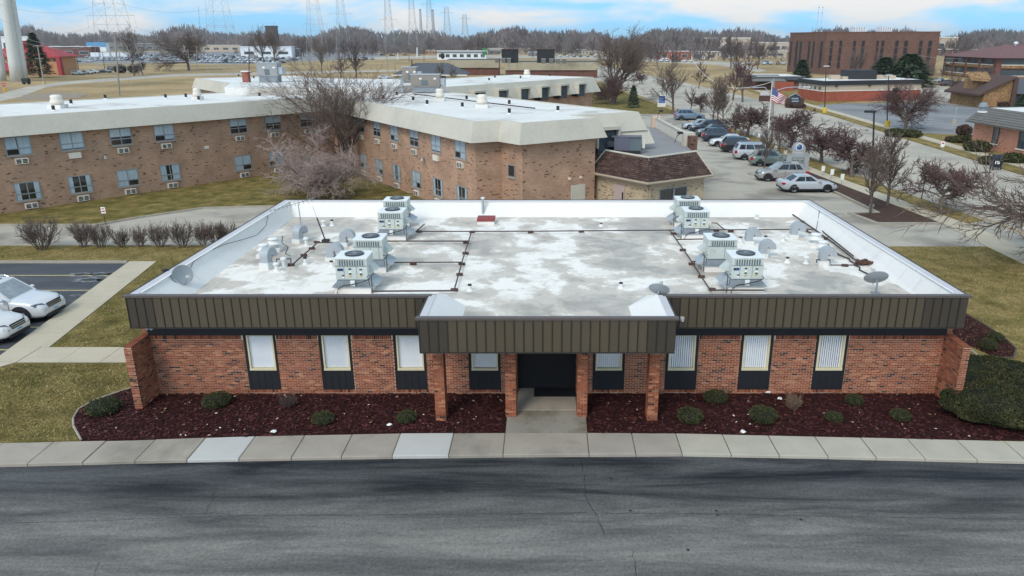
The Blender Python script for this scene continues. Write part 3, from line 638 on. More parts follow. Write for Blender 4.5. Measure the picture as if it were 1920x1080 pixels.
# side walls and wing walls
for sg in (-1, 1):
    wmb = MB(); bb = MB()
    xi, xo = sg * 13.78, sg * 14.02
    wmb.box(min(xi, xo), max(xi, xo), 22.85, YW + .001, 0, 2.36)
    wmb.box(min(xi, xo) + .01, max(xi, xo) - .01, YW + .002, YB - .7, 0, 2.88)
    ww = wb(wmb, 'wing_wall', m_mortar, office)
    x0 = min(xi, xo)
    brick_face(bb, (x0, 22.85), (1, 0), (0, -1), .24, .06, 2.36, (), 0, rnd, bl=.24)
    if sg < 0: brick_face(bb, (xi, 22.85), (0, 1), (1, 0), 1.20, .06, 2.36, (), 0, rnd); brick_face(bb, (xo, 30), (0, -1), (-1, 0), 7.15, .06, 2.36, (), 0, rnd)
    else: brick_face(bb, (xi, 24.05), (0, -1), (-1, 0), 1.20, .06, 2.36, (), 0, rnd); brick_face(bb, (xo, 22.85), (0, 1), (1, 0), 7.15, .06, 2.36, (), 0, rnd)
    brick_face(bb, (x0, YW - .0), (1, 0), (0, -1), .24, 2.37, 2.88, (), 0, rnd, bl=.24)
    b2 = wb(bb, 'brickwork', m_brick, ww, attr='tone'); b2['kind'] = 'stuff'
    cap = MB(); s = 22.86
    while s < 24.0: cap.box(x0 - .012, x0 + .252, s, s + BH - .008, 2.362, 2.40, 0, rnd.uniform(.1, .35)); s += BH
    wb(cap, 'wall_cap', m_brick, ww, attr='tone')
# porch columns: their front bricks one by one
vmesh = {}
def brickmesh(w, t):
    k = (round(w, 3), t)
    if k not in vmesh:
        q = MB(); brick(q, (0, 0), (1, 0), (0, -1), 0, w, 0, BH - .0085, t, .012); vmesh[k] = q.mesh('brick', m_brick, attr='tone')
    return vmesh[k]
TONES = [.03, .15, .28, .4, .52, .64, .76, .88, .97]
for x0, x1, yf in ((-3.665, -3.345, 22.05), (-1.372, -1.035, 22.30), (.995, 1.318, 22.30), (3.305, 3.627, 22.05)):
    cb = MB().box(x0, x1, yf, yf + .5, 0, ZF0)
    cobj = wb(cb, 'porch_column', m_mortar, office)
    w = x1 - x0; z = .07; k = 0; rest = MB()
    while z < ZF0 - .03:
        sp = w * (.66 if k % 2 else .34)
        for a, b in ((0, sp - .005), (sp + .004, w)):
            t = rnd.choice(TONES[1:]) if rnd.random() > .05 else TONES[0]
            if z < 2.42: addobj('brick', brickmesh(b - a, t), cobj, (x0 + a, yf, z))
            else: brick(rest, (x0, yf), (1, 0), (0, -1), a, b, z, z + BH - .0145, t, .012)
        z += BH; k += 1
    brick_face(rest, (x1, yf), (0, 1), (1, 0), .5, .07, ZF0, (), 0, rnd)
    brick_face(rest, (x0, yf + .5), (0, -1), (-1, 0), .5, .07, ZF0, (), 0, rnd)
    r_ = wb(rest, 'brickwork', m_brick, cobj, attr='tone'); r_['kind'] = 'stuff'
# --- frieze and soffits
wb(MB().box(-XW, XW, YW - .06, YW + .3, 2.352, ZF0), 'frieze', m_black, office)
wb(MB().box(-XF + .05, XF - .05, YF + .02, YW + .2, ZF0 - .02, ZF0 + .02).box(-XP + .05, XP - .05, YP + .02, YF + .01, ZF0 - .02, ZF0 + .02), 'soffit', m_black, office)
# --- window bays
for i, (a, b) in enumerate(BAYS):
    yb = YW + .055
    q = MB().box(a, a + .10, yb - .03, yb + .12, .20, 2.35).box(b - .10, b, yb - .03, yb + .12, .20, 2.35)
    q.box(a + .1, b - .1, yb - .02, yb + .12, .20, 1.00)
    for k in range(1, 4): xx = a + .1 + (b - a - .2) * k / 4; q.box(xx - .012, xx + .012, yb - .032, yb - .02, .22, .98)
    bay = wb(q, 'window_bay', m_black, office)
    f0, f1 = a + .102, b - .102
    fr = MB().box(f0, f0 + .055, yb - .045, yb + .06, 1.03, 2.345).box(f1 - .055, f1, yb - .045, yb + .06, 1.03, 2.345).box(f0 + .055, f1 - .055, yb - .045, yb + .06, 2.29, 2.345).box(f0 - .005, f1 + .005, yb - .06, yb + .06, 1.002, 1.075)
    wb(fr, 'window_frame', m_cream, bay)
    wb(MB().quad((f0 + .055, yb + .0, 1.075), (f1 - .055, yb + .0, 1.075), (f1 - .055, yb + .0, 2.29), (f0 + .055, yb + .0, 2.29)), 'pane', m_pane, bay)
    bl = MB(); n = 11; w = (f1 - f0 - .11) / n
    for k in range(n): bl.rbox((f0 + .055 + w * (k + .5), yb + .045, 1.70), (w * 1.02, .006, 1.22), R((24, 32, 20, 26, 23, 34, 22, 28)[i]))
    wb(bl, 'vertical_blind', m_blind, bay)
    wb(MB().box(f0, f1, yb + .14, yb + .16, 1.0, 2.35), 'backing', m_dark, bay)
# --- entry doors
m_mull = mat('bronze_mullion', srgb(72, 66, 60), .4, var=.1)
yd = YW + .56
ent = wb(MB().box(DOOR[0], DOOR[1], yd + .05, yd + .10, .14, 2.9).box(DOOR[0], DOOR[0] + .06, yd - .02, yd + .05, .15, 2.9).box(DOOR[1] - .06, DOOR[1], yd - .02, yd + .05, .15, 2.9).box(DOOR[0] + .06, DOOR[1] - .06, yd - .02, yd + .05, 2.2, 2.28), 'entry_frame', m_black, office)
for xx in (-.72, -.40, -.02): wb(MB().box(xx - .025, xx + .025, yd - .02, yd + .05, .15, 2.2), 'mullion', m_mull, ent)
for a, b in ((-1.005, -.75), (-.69, -.43), (-.37, -.05)): wb(MB().box(a, b, yd + .01, yd + .03, .2, 2.2), 'sidelight', glassmat('dark_glass'), ent)
dl = wb(MB().box(.01, .965, yd - .005, yd + .035, .17, 2.19), 'door', m_doordark, office)
wb(MB().box(.04, .07, yd - .05, yd - .006, 1.0, 1.25).cyl(.055, yd - .03, 1.33, 1.36, .03), 'handle', m_chrome, dl)
wb(MB().box(.0, .965, yd - .06, yd - .006, .152, .175), 'threshold', m_chrome, dl)
mat_o = MB().box(-.46, 1.0, 23.72, 24.45, .152, .168).build('door_mat', m_black); tag(mat_o, 'black rubber door mat on the concrete before the entry', 'mat')
# --- fascia panels
PW = .2865
def panel_mesh(w, h, m):
    q = MB(); q.box(.008, w - .008, 0, .03, 0, h); q.box(0, .022, -.028, .03, 0, h, 1); return q.mesh('fascia_panel', [m, m_seam])
def fascia_run(name, x0, x1, yf, dark_l, dark_r):
    n = round((x1 - x0) / PW); w = (x1 - x0) / n
    back = wb(MB().box(x0 + .002, x1 - .002, yf + .031, yf + .12, ZF0 + .02, ZF1 - .02).box(x0, x1, yf - .03, yf + .12, ZF0 - .01, ZF0 + .028), name, m_seam, office)
    ma, mk = panel_mesh(w, ZF1 - ZF0 - .1, m_fascia), panel_mesh(w, ZF1 - ZF0 - .1, m_fascia_d)
    for i in range(n): addobj('fascia_panel', mk if (i < dark_l or i >= n - dark_r) else ma, back, (x0 + i * w, yf, ZF0 + .03))
    return back
fascia_run('fascia', -XF, -XP + .1, YF, 3, 2)
fascia_run('fascia', XP - .1, XF, YF, 2, 5)
fascia_run('fascia', -XP, XP, YP, 3, 3)
cp = MB()
def rail(pts, w, z0, z1, mb):
    for (xa, ya), (xb, yb) in zip(pts, pts[1:]):
        L_ = math.hypot(xb - xa, yb - ya); mb.rbox(((xa + xb) / 2, (ya + yb) / 2, (z0 + z1) / 2), (L_ + w, w, z1 - z0), math.atan2(yb - ya, xb - xa))
rail([(-XP, YF + .06), (-XF + .02, YF + .06)], .20, ZF1 - .07, ZF1, cp); rail([(XP, YF + .06), (XF - .02, YF + .06)], .20, ZF1 - .07, ZF1, cp)
rail([(-XP + .02, YP + .06), (XP - .02, YP + .06)], .20, ZF1 - .072, ZF1 + .002, cp)
wb(cp, 'coping', m_trim, office)
for pts, w, z1 in (([(-XF + .02, YF + .2), (-XF + .02, YB)], .06, ZF1 - .004), ([(XF - .02, YF + .2), (XF - .02, YB)], .06, ZF1 - .004), ([(-XF + .1, YB + .01), (XF - .1, YB + .01)], .07, ZF1 + .003), ([(-XP - .01, YP + .17), (-XP - .01, YF - .1)], .05, ZF1 - .006), ([(XP + .01, YP + .17), (XP + .01, YF - .1)], .05, ZF1 - .006)):
    cp = MB(); rail(pts, w, ZF0, z1, cp); wb(cp, 'side_fascia', m_seam, office)
# --- roof: deck and white cants
FL, BL, FRr, BRr = -12.70, -13.27, 13.18, 13.02
YD0, YD1 = YF + .16, 38.15
deck = MB(); deck.add([(FL - .1, YD0, ZD), (-XP + .55, YD0, ZD), (-XP + .55, YP + .16, ZD), (XP - .55, YP + .16, ZD), (XP - .55, YD0, ZD), (FRr + .05, YD0, ZD), (BRr, YD1, ZD), (BL, YD1, ZD)], [list(range(8))])
roof = wb(deck, 'roof_deck', m_roof, office)
zc = ZF1 - .03; ENDS = []
cant = MB(); cant.quad((-XF + .33, YD0, zc), (FL - .1, YD0, ZD), (BL, YD1, ZD), (-XF + .33, YB - .3, zc))
ENDS.append(cant); cant = MB(); cant.quad((FRr + .05, YD0, ZD), (XF - .33, YD0, zc), (XF - .33, YB - .3, zc), (BRr, YD1, ZD))
ENDS.append(cant); cant = MB(); cant.quad((BL, YD1, ZD), (BRr, YD1, ZD), (XF - .33, YB - .3, zc), (-XF + .33, YB - .3, zc))
# folded corner flashings of the porch
for sg in (-1, 1):
    X_ = lambda d: sg * (XP - d)
    vs = [(X_(.25), YP + .18, zc), (X_(.25), YF + .2, zc), (X_(.3), 25.5, ZD + .012), (X_(1.12), 24.3, ZD + .012), (X_(1.12), YP + .18, ZD + .012), (X_(-3), YF + .2, zc), (X_(-3), 25.5, ZD + .012)]
    fs = [(0, 4, 3, 1), (1, 3, 2), (1, 2, 6, 5)]
    end = MB(); end.add(vs, fs if sg < 0 else [f[::-1] for f in fs]); ENDS.append(end)
for c_ in (cant, *ENDS): wb(c_, 'parapet_slope', m_white, roof)
for q_ in ((-XF + .05, -XF + .33, YD0 + .02, YB - .02), (XF - .33, XF - .05, YD0 + .02, YB - .02), (-XF + .331, XF - .331, YB - .3, YB - .03), (-XP + .02, -XP + .25, YP + .165, YF + .1), (XP - .25, XP - .02, YP + .165, YF + .1)):
    wb(MB().box(*q_, zc - .02, ZF1 - .012), 'parapet_top', m_cope, roof)
strip = MB()                                   # bright bead along the slopes, membrane laps on the deck
for sg, xa in ((-1, -XF + .36), (1, XF - .36)): strip.rbox((xa, (YD0 + YB) / 2, zc + .012), (.07, YB - YD0 - .4, .02))
strip.rbox((0, YB - .33, zc + .012), (2 * XF - .8, .07, .02))
for xa, xb in ((-XF + .42, -12.95), (XF - .42, 13.1)):
    for k in range(12):
        y = 24.4 + k * 1.22; za = zc - .055; L_ = abs(xb - xa) * .8
        strip.add([(xa, y, za), (xa + (xb - xa) * .85, y, ZD + .13), (xa + (xb - xa) * .85, y + .025, ZD + .13), (xa, y + .025, za)], [(0, 1, 2, 3)] if xb > xa else [(0, 3, 2, 1)])
wb(strip, 'membrane_lap', m_white, roof)
lap = MB()
for k in range(9): lap.box(-12.4 + k * 3.05, -12.4 + k * 3.05 + .06, YF + .3, YD1 - .1, ZD + .002, ZD + .006)
wb(lap, 'deck_lap', m_roof, roof)
wb(MB().box(-13.6, -13.5, YW - .5, YW - .35, 2.74, 2.87).cyl(-13.42, YW - .45, 2.72, 2.86, .05), 'flood_light', m_cope, office)
wb(MB().box(4.42, 4.54, YF - .14, YF - .02, 3.22, 3.32).cyl(4.48, YF - .18, 3.2, 3.3, .035), 'security_camera', m_cope, office)
wb(MB().box(-14.05, -13.4, 23.5, 24.0, 2.885, 2.90).box(13.4, 14.05, 23.5, 24.0, 2.885, 2.90), 'end_flashing', m_cope, office)
# ================================================================ ROOF EQUIPMENT
m_rtu = mat('pale_green_grey_paint', srgb(190, 196, 190), .5, var=.09, scale=2.5, fine=8, c2=srgb(168, 168, 156), thr=(.58, .75))
m_rtu_top = mat('unit_top_paint', srgb(228, 231, 229), .5, var=.06, scale=1.5, fine=8)
m_galv = mat('galvanised_steel', srgb(168, 174, 178), .5, metal=.15, var=.12, scale=3, fine=18)
m_galv_d = mat('dull_galvanised', srgb(136, 144, 150), .55, metal=.15, var=.16, scale=3, fine=14)
m_slot = mat('louvre_grey', srgb(96, 108, 112), .6, var=.1)  # blue-grey of louvre backs, panel seams, access panels and coil
m_fan = mat('fan_grille', srgb(60, 66, 70), .5, var=.2)
m_blue = mat('blue_badge', srgb(36, 74, 140), .4, var=.05)
m_navy = mat('navy_badge', srgb(28, 34, 48), .4, var=.05)
m_label = mat('white_label', srgb(232, 232, 226), .6, var=.05)
m_warn = mat('yellow_label', srgb(196, 170, 74), .6, var=.1)
m_wire = mat('black_cable', srgb(40, 40, 42), .6, var=.1)
m_pipe = mat('rusty_gas_pipe', srgb(70, 60, 58), .7, var=.3, scale=3, fine=20)
m_wood = mat('brown_block', srgb(92, 66, 56), .85, var=.3, scale=5, fine=30)
m_pvc = mat('white_pipe', srgb(222, 222, 218), .6, var=.08)
m_redhatch = mat('faded_red_paint', srgb(140, 68, 66), .7, var=.15, scale=4, fine=20)
m_dishg = mat('dish_grey', srgb(146, 152, 156), .5, var=.06)
def rtu(u, v, side, badge, label):
    p = G(u, v, 4.63); t = thing('rooftop_unit', label, 'air conditioner', (p.x, p.y, ZD), 0, 'packaged air conditioning units on the office roof')
    MB().box(-.66, .66, -.06, 1.12, 0, .26).build('curb', m_white, t)
    fl = MB(); s = side
    fl.box(-.72, .72, -.12, 1.16, .262, .29)
    a, b = .60, .56
    fl.add([(-a, .02, .291), (a, .02, .291), (a, 1.02, .291), (-a, 1.02, .291), (-b, .06, .53), (b, .06, .53), (b, .98, .53), (-b, .98, .53)], [(0, 1, 5, 4), (1, 2, 6, 5), (2, 3, 7, 6), (3, 0, 4, 7)])
    fl.build('adapter', m_galv_d, t)
    MB().add([], []) 
    hd = MB(); x0 = s * .572                                  # sloped flashing and intake hood on one side
    hd.add([(s * .60, .05, .50), (s * .60, .95, .50), (s * .92, .95, .30), (s * .92, .05, .30), (s * .62, .05, .29), (s * .62, .95, .29)], [(0, 1, 2, 3), (0, 3, 4), (1, 5, 2)] if s < 0 else [(3, 2, 1, 0), (0, 4, 3), (1, 2, 5)])
    hd.build('side_flashing', m_galv, t)
    hd = MB(); hd.add([(x0, .35, 1.0), (x0, .85, 1.0), (x0 + s * .26, .85, .76), (x0 + s * .26, .35, .76), (x0, .35, .72), (x0, .85, .72)], [(0, 1, 2, 3), (0, 3, 4), (1, 5, 2), (4, 3, 2, 5)])
    hd.build('intake_hood', m_rtu, t)
    cab = MB().box(-.57, .57, 0, 1.0, .53, 1.30).build('cabinet', m_rtu, t)
    MB().box(-.585, .585, -.015, 1.015, 1.302, 1.34).build('top_panel', m_rtu_top, t)
    fan = MB(); n = 24
    fan.lathe([(.34, 0), (.345, .05), (.315, .05), (.30, .02), (.02, .02)], .02, .5, 1.341, n); fan.build('fan_housing', m_fan, t)
    gr = MB()
    for r in (.08, .14, .2, .26, .31):
        gr.tube([(.02 + r * math.cos(2 * math.pi * k / 20), .5 + r * math.sin(2 * math.pi * k / 20), 1.40) for k in range(21)], .006, 4)
    for k in range(6): a = k * math.pi / 3; gr.tube([(.02 + .06 * math.cos(a), .5 + .06 * math.sin(a), 1.402), (.02 + .335 * math.cos(a), .5 + .335 * math.sin(a), 1.402)], .008, 4)
    gr.cyl(.02, .5, 1.39, 1.41, .07); gr.build('fan_guard', m_galv_d, t)
    MB().box(-.47, .47, -.004, .0, 1.05, 1.255).build('louvre_recess', m_slot, t)
    for k in range(11): x = -.455 + k * .0905; MB().box(x, x + .028, -.02, -.005, 1.05, 1.255).build('louvre', m_rtu, t)
    MB().box(-.57, .57, -.012, -.001, 1.025, 1.04).build('panel_seam', m_slot, t)
    for x in ((-.27, .18) if badge else (.1, .42)): MB().box(x - .006, x + .006, -.006, -.001, .56, 1.02).build('panel_seam', m_slot, t)
    if badge:
        bd = MB().box(-.5, -.3, -.02, -.001, .86, .94).build('badge', m_navy, t); MB().box(-.44, -.31, -.024, -.0205, .865, .915).build('badge_emblem', m_blue, bd)
        for x, zs in ((-.06, (.95, .84, .77, .68)), (.33, (.93, .83, .76, .70)), (-.32, (.70, .64))):
            for k, z in enumerate(zs): MB().box(x - .04, x + .05, -.012, -.001, z - .05, z).build('warning_label', (m_fan, m_label, m_fan, m_warn)[k % 4], t)
        bx = MB().box(-.06, .10, -.08, -.001, .30, .50).build('junction_box', m_rtu_top, t)
        MB().tube([(.56, -.03, .66), (.6, -.05, .56), (.42, -.08, .47), (.18, -.1, .42), (.0, -.1, .37), (-.3, -.1, .34), (-.5, -.12, .22), (-.56, -.12, .03)], .018, 6).build('conduit', m_wire, t)
    else:
        MB().tube([(-s * .575, .1, .78), (-s * .66, .06, .74), (-s * .7, .06, .55), (-s * .62, .05, .36)], .02, 6).build('conduit', m_wire, t)
        MB().box(-s * .62 - .05, -s * .62 + .05, .05, .16, .74, .82).build('junction_box', m_fan, t)
    MB().tube([(s * .58, -.02, .70), (s * .70, -.02, .70), (s * .70, -.02, .02)], .016, 6).build('gas_drop', m_pipe, t)
    return t
rtu(657, 484.2, 1, True, 'air conditioner nearest the front edge in the left roof row')
rtu(688.6, 449.5, 1, False, 'second air conditioner back in the left roof row, plain front')
rtu(731, 398, 1, True, 'third air conditioner back in the left roof row with blue badge')
rtu(740, 376.3, 1, False, 'air conditioner against the rear parapet in the left roof row')
rtu(1403.5, 483, -1, True, 'air conditioner nearest the front edge in the right roof row')
rtu(1356, 448.6, -1, False, 'second air conditioner back in the right roof row, plain front')
rtu(1308, 396, -1, True, 'third air conditioner back in the right roof row with blue badge')
rtu(1292, 375, -1, False, 'air conditioner against the rear parapet in the right roof row')
def gooseneck(u, v, rz, label, curb=.19, sc=.88):
    p = G(u, v, ZD); t = thing('gooseneck_vent', label, 'roof vent', (p.x, p.y, ZD), rz, 'galvanised gooseneck vents on the office roof')
    MB().box(-.24 * sc, .22 * sc, -.24 * sc, .24 * sc, 0, curb).build('curb', m_pvc, t)
    q = MB(); path = [(0, curb - .02), (0, curb + .25)]; r = .21 * sc
    for k in range(1, 10): a = math.pi * k / 9; path.append((r - r * math.cos(a), curb + .25 + r * math.sin(a)))
    path.append((2 * r, curb + .19)); hw, hd = .17 * sc, .2 * sc; ring = []
    for i, (x, z) in enumerate(path):
        x0, z0 = path[max(i - 1, 0)]; x1, z1 = path[min(i + 1, len(path) - 1)]; l = math.hypot(x1 - x0, z1 - z0); tx, tz = (x1 - x0) / l, (z1 - z0) / l
        nx, nz = tz, -tx
        ring.append([(x + nx * hw, -hd, z + nz * hw), (x + nx * hw, hd, z + nz * hw), (x - nx * hw, hd, z - nz * hw), (x - nx * hw, -hd, z - nz * hw)])
    for a, b in zip(ring, ring[1:]):
        for k in range(4): q.quad(a[k], a[(k + 1) % 4], b[(k + 1) % 4], b[k])
    q.build('duct', m_galv, t); MB().box(2 * r - hw * .9, 2 * r + hw * .9, -hd * .9, hd * .9, curb + .192, curb + .205).build('opening_screen', m_fan, t)
gooseneck(560, 455, R(70), 'gooseneck vent turned away beside the antenna mast')
gooseneck(645, 461, 0, 'gooseneck vent just left of the second left air conditioner')
gooseneck(622, 489, 0, 'gooseneck vent just left of the front left air conditioner')
gooseneck(501, 504, R(75), 'gooseneck vent at the far left, on a tall pale curb', .28)
gooseneck(1403, 458, 0, 'gooseneck vent behind the second right air conditioner')
gooseneck(1487, 446, 0, 'gooseneck vent farthest back on the right side of the roof')
gooseneck(1429, 482, 0, 'gooseneck vent half hidden by the front right air conditioner')
gooseneck(1541, 496, 0, 'gooseneck vent at the far right, with a stained patch before it')
def mushroom(u, v, label, s=1.0):
    p = G(u, v, ZD); t = thing('mushroom_vent', label, 'roof vent', (p.x, p.y, ZD), 0, 'white mushroom vents on the office roof')
    MB().box(-.32 * s, .32 * s, -.3 * s, .3 * s, 0, .16).build('curb', m_white, t)
    MB().lathe([(.16 * s, 0), (.16 * s, .12), (.34 * s, .16), (.34 * s, .2), (.22 * s, .24), (.2 * s, .34), (.24 * s, .36), (.24 * s, .4), (.12 * s, .43)], 0, 0, .16, 18).build('hood', m_pvc, t, smooth=True)
mushroom(515, 470, 'white mushroom vent nearest the left parapet slope'); mushroom(497, 482, 'white mushroom vent behind the far left gooseneck', .9)
mushroom(1528, 461, 'white mushroom vent beside the right gas line'); mushroom(1541, 476, 'white mushroom vent behind the far right gooseneck', .9)
PIPES = [(575, 461, .4, 0), (533, 502, .45, 0), (519, 508, .35, 0), (623, 423, .3, 1), (607, 424, .3, 0), (573, 496, .32, 1), (1468, 452, .3, 0), (1435, 452, .25, 1), (1388, 452, .2, 1), (1476, 492, .22, 1), (1511, 494, .32, 0), (1419, 410, .25, 0), (881, 545, .25, 1), (1164, 540, .22, 1), (622, 500, .25, 1), (1127, 424, .15, 1)]
for i, (u, v, h, blk) in enumerate(PIPES):
    p = G(u, v, ZD); t = thing('vent_pipe', ('short vent pipe with black cap' if blk else 'short white vent pipe with round collar') + ' standing on the stained roof', 'pipe', (p.x, p.y, ZD), 0, ('black capped vent pipes' if blk else 'white vent pipes') + ' on the office roof')
    MB().lathe([(.14, 0), (.08, .08), (.075, h * .8)], 0, 0, 0, 10).build('collar', m_pvc, t)
    (MB().cyl(0, 0, h * .8, h, .075, n=10) if blk else MB().lathe([(.08, h * .7), (.13, h * .75), (.13, h * .9), (.06, h)], 0, 0, 0, 10)).build('cap', m_wire if blk else m_pvc, t)
# gas lines and their wooden blocks
def gline(px, label, r=.028, z=.16):
    pts = [G(u, v, ZD + z) for u, v in px]; o = MB().tube(pts, r, 6).build('gas_pipe', m_pipe); tag(o, label, 'pipe', 'dark gas pipes on the office roof')
gline([(782, 434), (1000, 433.5), (1315, 431), (1528, 430)], 'long dark gas pipe crossing the roof from left to right')
gline([(884, 435), (868, 485), (851, 546)], 'gas pipe running from the long cross pipe to the front, left side')
gline([(1256, 432), (1290, 480), (1333, 546)], 'gas pipe running from the long cross pipe to the front, right side')
gline([(726, 452), (881, 452)], 'gas pipe branch to the third left air conditioner', .03)
gline([(735, 492), (866, 491.5)], 'gas pipe branch to the second left air conditioner', .025)
gline([(697, 546), (853, 545)], 'gas pipe branch to the front left air conditioner', .03)
gline([(1268, 449), (1324, 448)], 'gas pipe branch to the third right air conditioner', .03)
gline([(1297, 490), (1312, 490)], 'gas pipe branch to the second right air conditioner', .025)
gline([(1333, 544), (1433, 544)], 'gas pipe branch to the front right air conditioner', .03)
gline([(1486, 402), (1530, 432), (1575, 465), (1612, 494)], 'gas pipe running beside the right parapet slope', .035, .12)
gline([(1535, 424), (1545, 436), (1600, 480)], 'thin pipe with tangled cable beside the right slope', .03, .1)
gline([(590, 455), (612, 455), (650, 454)], 'gas pipe branch by the left goosenecks', .03)
gline([(546, 498), (593, 457)], 'slanting gas pipe between the left goosenecks', .03)
gline([(518, 492), (518, 486), (545, 485), (546, 497)], 'bent gas pipe at the far left vent', .025, .3)
gline([(1531, 492), (1531, 487), (1556, 487), (1557, 497), (1610, 497)], 'bent gas pipe at the far right vent', .025, .25)
gline([(780, 434), (796, 420)], 'short gas pipe spur behind the left air conditioners', .03)
gline([(1334, 418), (1343, 418), (1358, 430)], 'short gas pipe spur by the third right air conditioner', .025, .3)
BL = [(786, 436), (995, 437), (1090, 436), (885, 437), (874, 457), (873, 477), (866, 497), (862, 517), (852, 546), (775, 497), (1263, 440), (1280, 471), (1297, 497), (1315, 521), (1335, 545), (1503, 418), (1547, 449), (1610, 496), (1584, 500), (594, 456), (585, 468), (570, 481), (546, 499), (1370, 436), (1343, 434), (1292, 448), (720, 454)]
for u, v in BL:
    p = G(u, v, ZD); o = MB().rbox((0, 0, .06), (.26, .10, .09), random.uniform(-.2, .2)).build('pipe_block', m_wood, loc=(p.x, p.y, ZD)); tag(o, 'small brown wooden block carrying a roof pipe', 'block', 'wooden blocks under the roof pipes')
q = MB()
rr = random.Random(5)
p0 = G(1620, 497, ZD)
for k in range(26): q.rbox((p0.x + rr.uniform(-.35, .35), p0.y + rr.uniform(-.2, .25), ZD + .05 + rr.uniform(0, .12)), (rr.uniform(.06, .2), rr.uniform(.05, .12), rr.uniform(.05, .1)), rr.uniform(0, 3))
tag(q.build('debris_heap', m_wood), 'brown heap of debris at the foot of the right slope', 'debris', kind='stuff')
# hatch, flue, dishes, antennas
p = G(911, 421, ZD); t = thing('roof_hatch', 'low hatch with faded red lid near the rear parapet', 'hatch', (p.x, p.y, ZD))
MB().box(-.42, .42, -.02, .7, 0, .16).build('curb', m_white, t); lid = MB(); lid.box(-.44, .44, -.05, .74, .162, .30); lid.build('lid', m_redhatch, t)
p = G(906, 406, ZD); t = thing('flue_pipe', 'tall grey metal flue pipe behind the red hatch', 'pipe', (p.x, p.y, ZD))
MB().cyl(0, 0, 0, .95, .07).build('shaft', m_galv, t); MB().cyl(0, 0, .951, 1.02, .1).build('cap', m_pvc, t); MB().lathe([(.2, 0), (.08, .15)], 0, 0, 0, 12).build('flashing', m_pvc, t)
def dish(loc, rz, el, r, pole, label, arm=None):
    t = thing('satellite_dish', label, 'satellite dish', loc, rz, 'satellite dishes on the office roof')
    q = MB(); n = 22; prof = [(r * k / 7, .16 * r * (k / 7) ** 2 * 1.6) for k in range(8)]
    ce, se = math.cos(el), math.sin(el)
    def pt(x, y, h): return (x, -(h * ce) + y * se, y * ce + h * se)       # local dish plane turned to look along -y, up by el
    top = Vector((0, 0, pole))
    rings = [[Vector(pt(rr * math.cos(2 * math.pi * j / n), rr * math.sin(2 * math.pi * j / n) * .92, h)) + top for j in range(n)] for rr, h in prof]
    for a, b in zip(rings[1:], rings[2:]):
        for j in range(n): q.quad(a[j], a[(j + 1) % n], b[(j + 1) % n], b[j])
    q.add([tuple(v) for v in rings[1]], [list(range(n))]); q.build('reflector', m_dishg, t, smooth=True)
    f = Vector(pt(0, -r * .25, r * 1.15)) + top; e = Vector(pt(0, -r * .95, .05)) + top
    MB().tube([e, f], .016, 5).build('feed_arm', m_galv_d, t); MB().rbox(f, (.1, .14, .08)).build('feed_horn', m_rtu, t)
    MB().tube(arm if arm else [(0, .12, 0), (0, .12, pole - .1), top], .03, 6).build('mast', m_galv_d, t)
    MB().rbox((0, .12, .02), (.3, .3, .04)).build('foot', m_galv_d, t) if not arm else MB().rbox(arm[0], (.16, .2, .1)).build('foot', m_wire, t)
p = G(344, 541, ZD + .12); dish((p.x, p.y, ZD + .13), R(53), R(16), .40, .5, 'grey satellite dish arm mounted on the left parapet slope', [(-.23, .66, .62), (-.1, .32, .52), (0, .1, .48)])
p = G(1233, 585, ZD); dish((p.x, p.y, ZD + .02), R(160), R(38), .36, .72, 'grey satellite dish on the porch roof corner')
p = G(1640, 549, ZD); dish((p.x, p.y, ZD), R(175), R(40), .43, .5, 'wide grey satellite dish at the front right of the roof')
def yagi(p0, top, boom0, boom1, n, label, lean=True):
    t = thing('tv_antenna', label, 'antenna', p0, 0); o = Vector(p0)
    MB().tube([(0, 0, 0), Vector(top) - o], .022, 6).build('mast', m_galv_d, t)
    a, b = Vector(boom0) - o, Vector(boom1) - o; MB().tube([a, b], .016, 5).build('boom', m_galv_d, t)
    d = (b - a).normalized(); s = Vector((-d.y, d.x, 0)).normalized()
    for k in range(n):
        c = a.lerp(b, (k + .3) / n); l = .3 + .5 * (k / n); MB().tube([c - s * l, c + s * l], .008, 4).build('element', m_wire, t)
p0 = G(565, 424, ZD); tp = P(559, 382, p0.y)
yagi(tuple(p0), tp, P(505, 396, p0.y - .5), P(588, 372, p0.y + .3), 11, 'long television antenna on a mast in the rear left roof corner')
p0 = G(611, 453, ZD); t = thing('antenna_mast', 'leaning thin antenna rod standing left of the air conditioners', 'antenna', tuple(p0))
tp = P(594, 408, p0.y) - p0; MB().tube([(0, 0, 0), tp], .03, 6).build('rod', m_pipe, t); MB().tube([tp, (P(586, 386, p0.y) - p0)], .008, 4).build('whip', m_galv_d, t); MB().rbox((0, 0, .05), (.3, .3, .1)).build('base', m_wire, t)
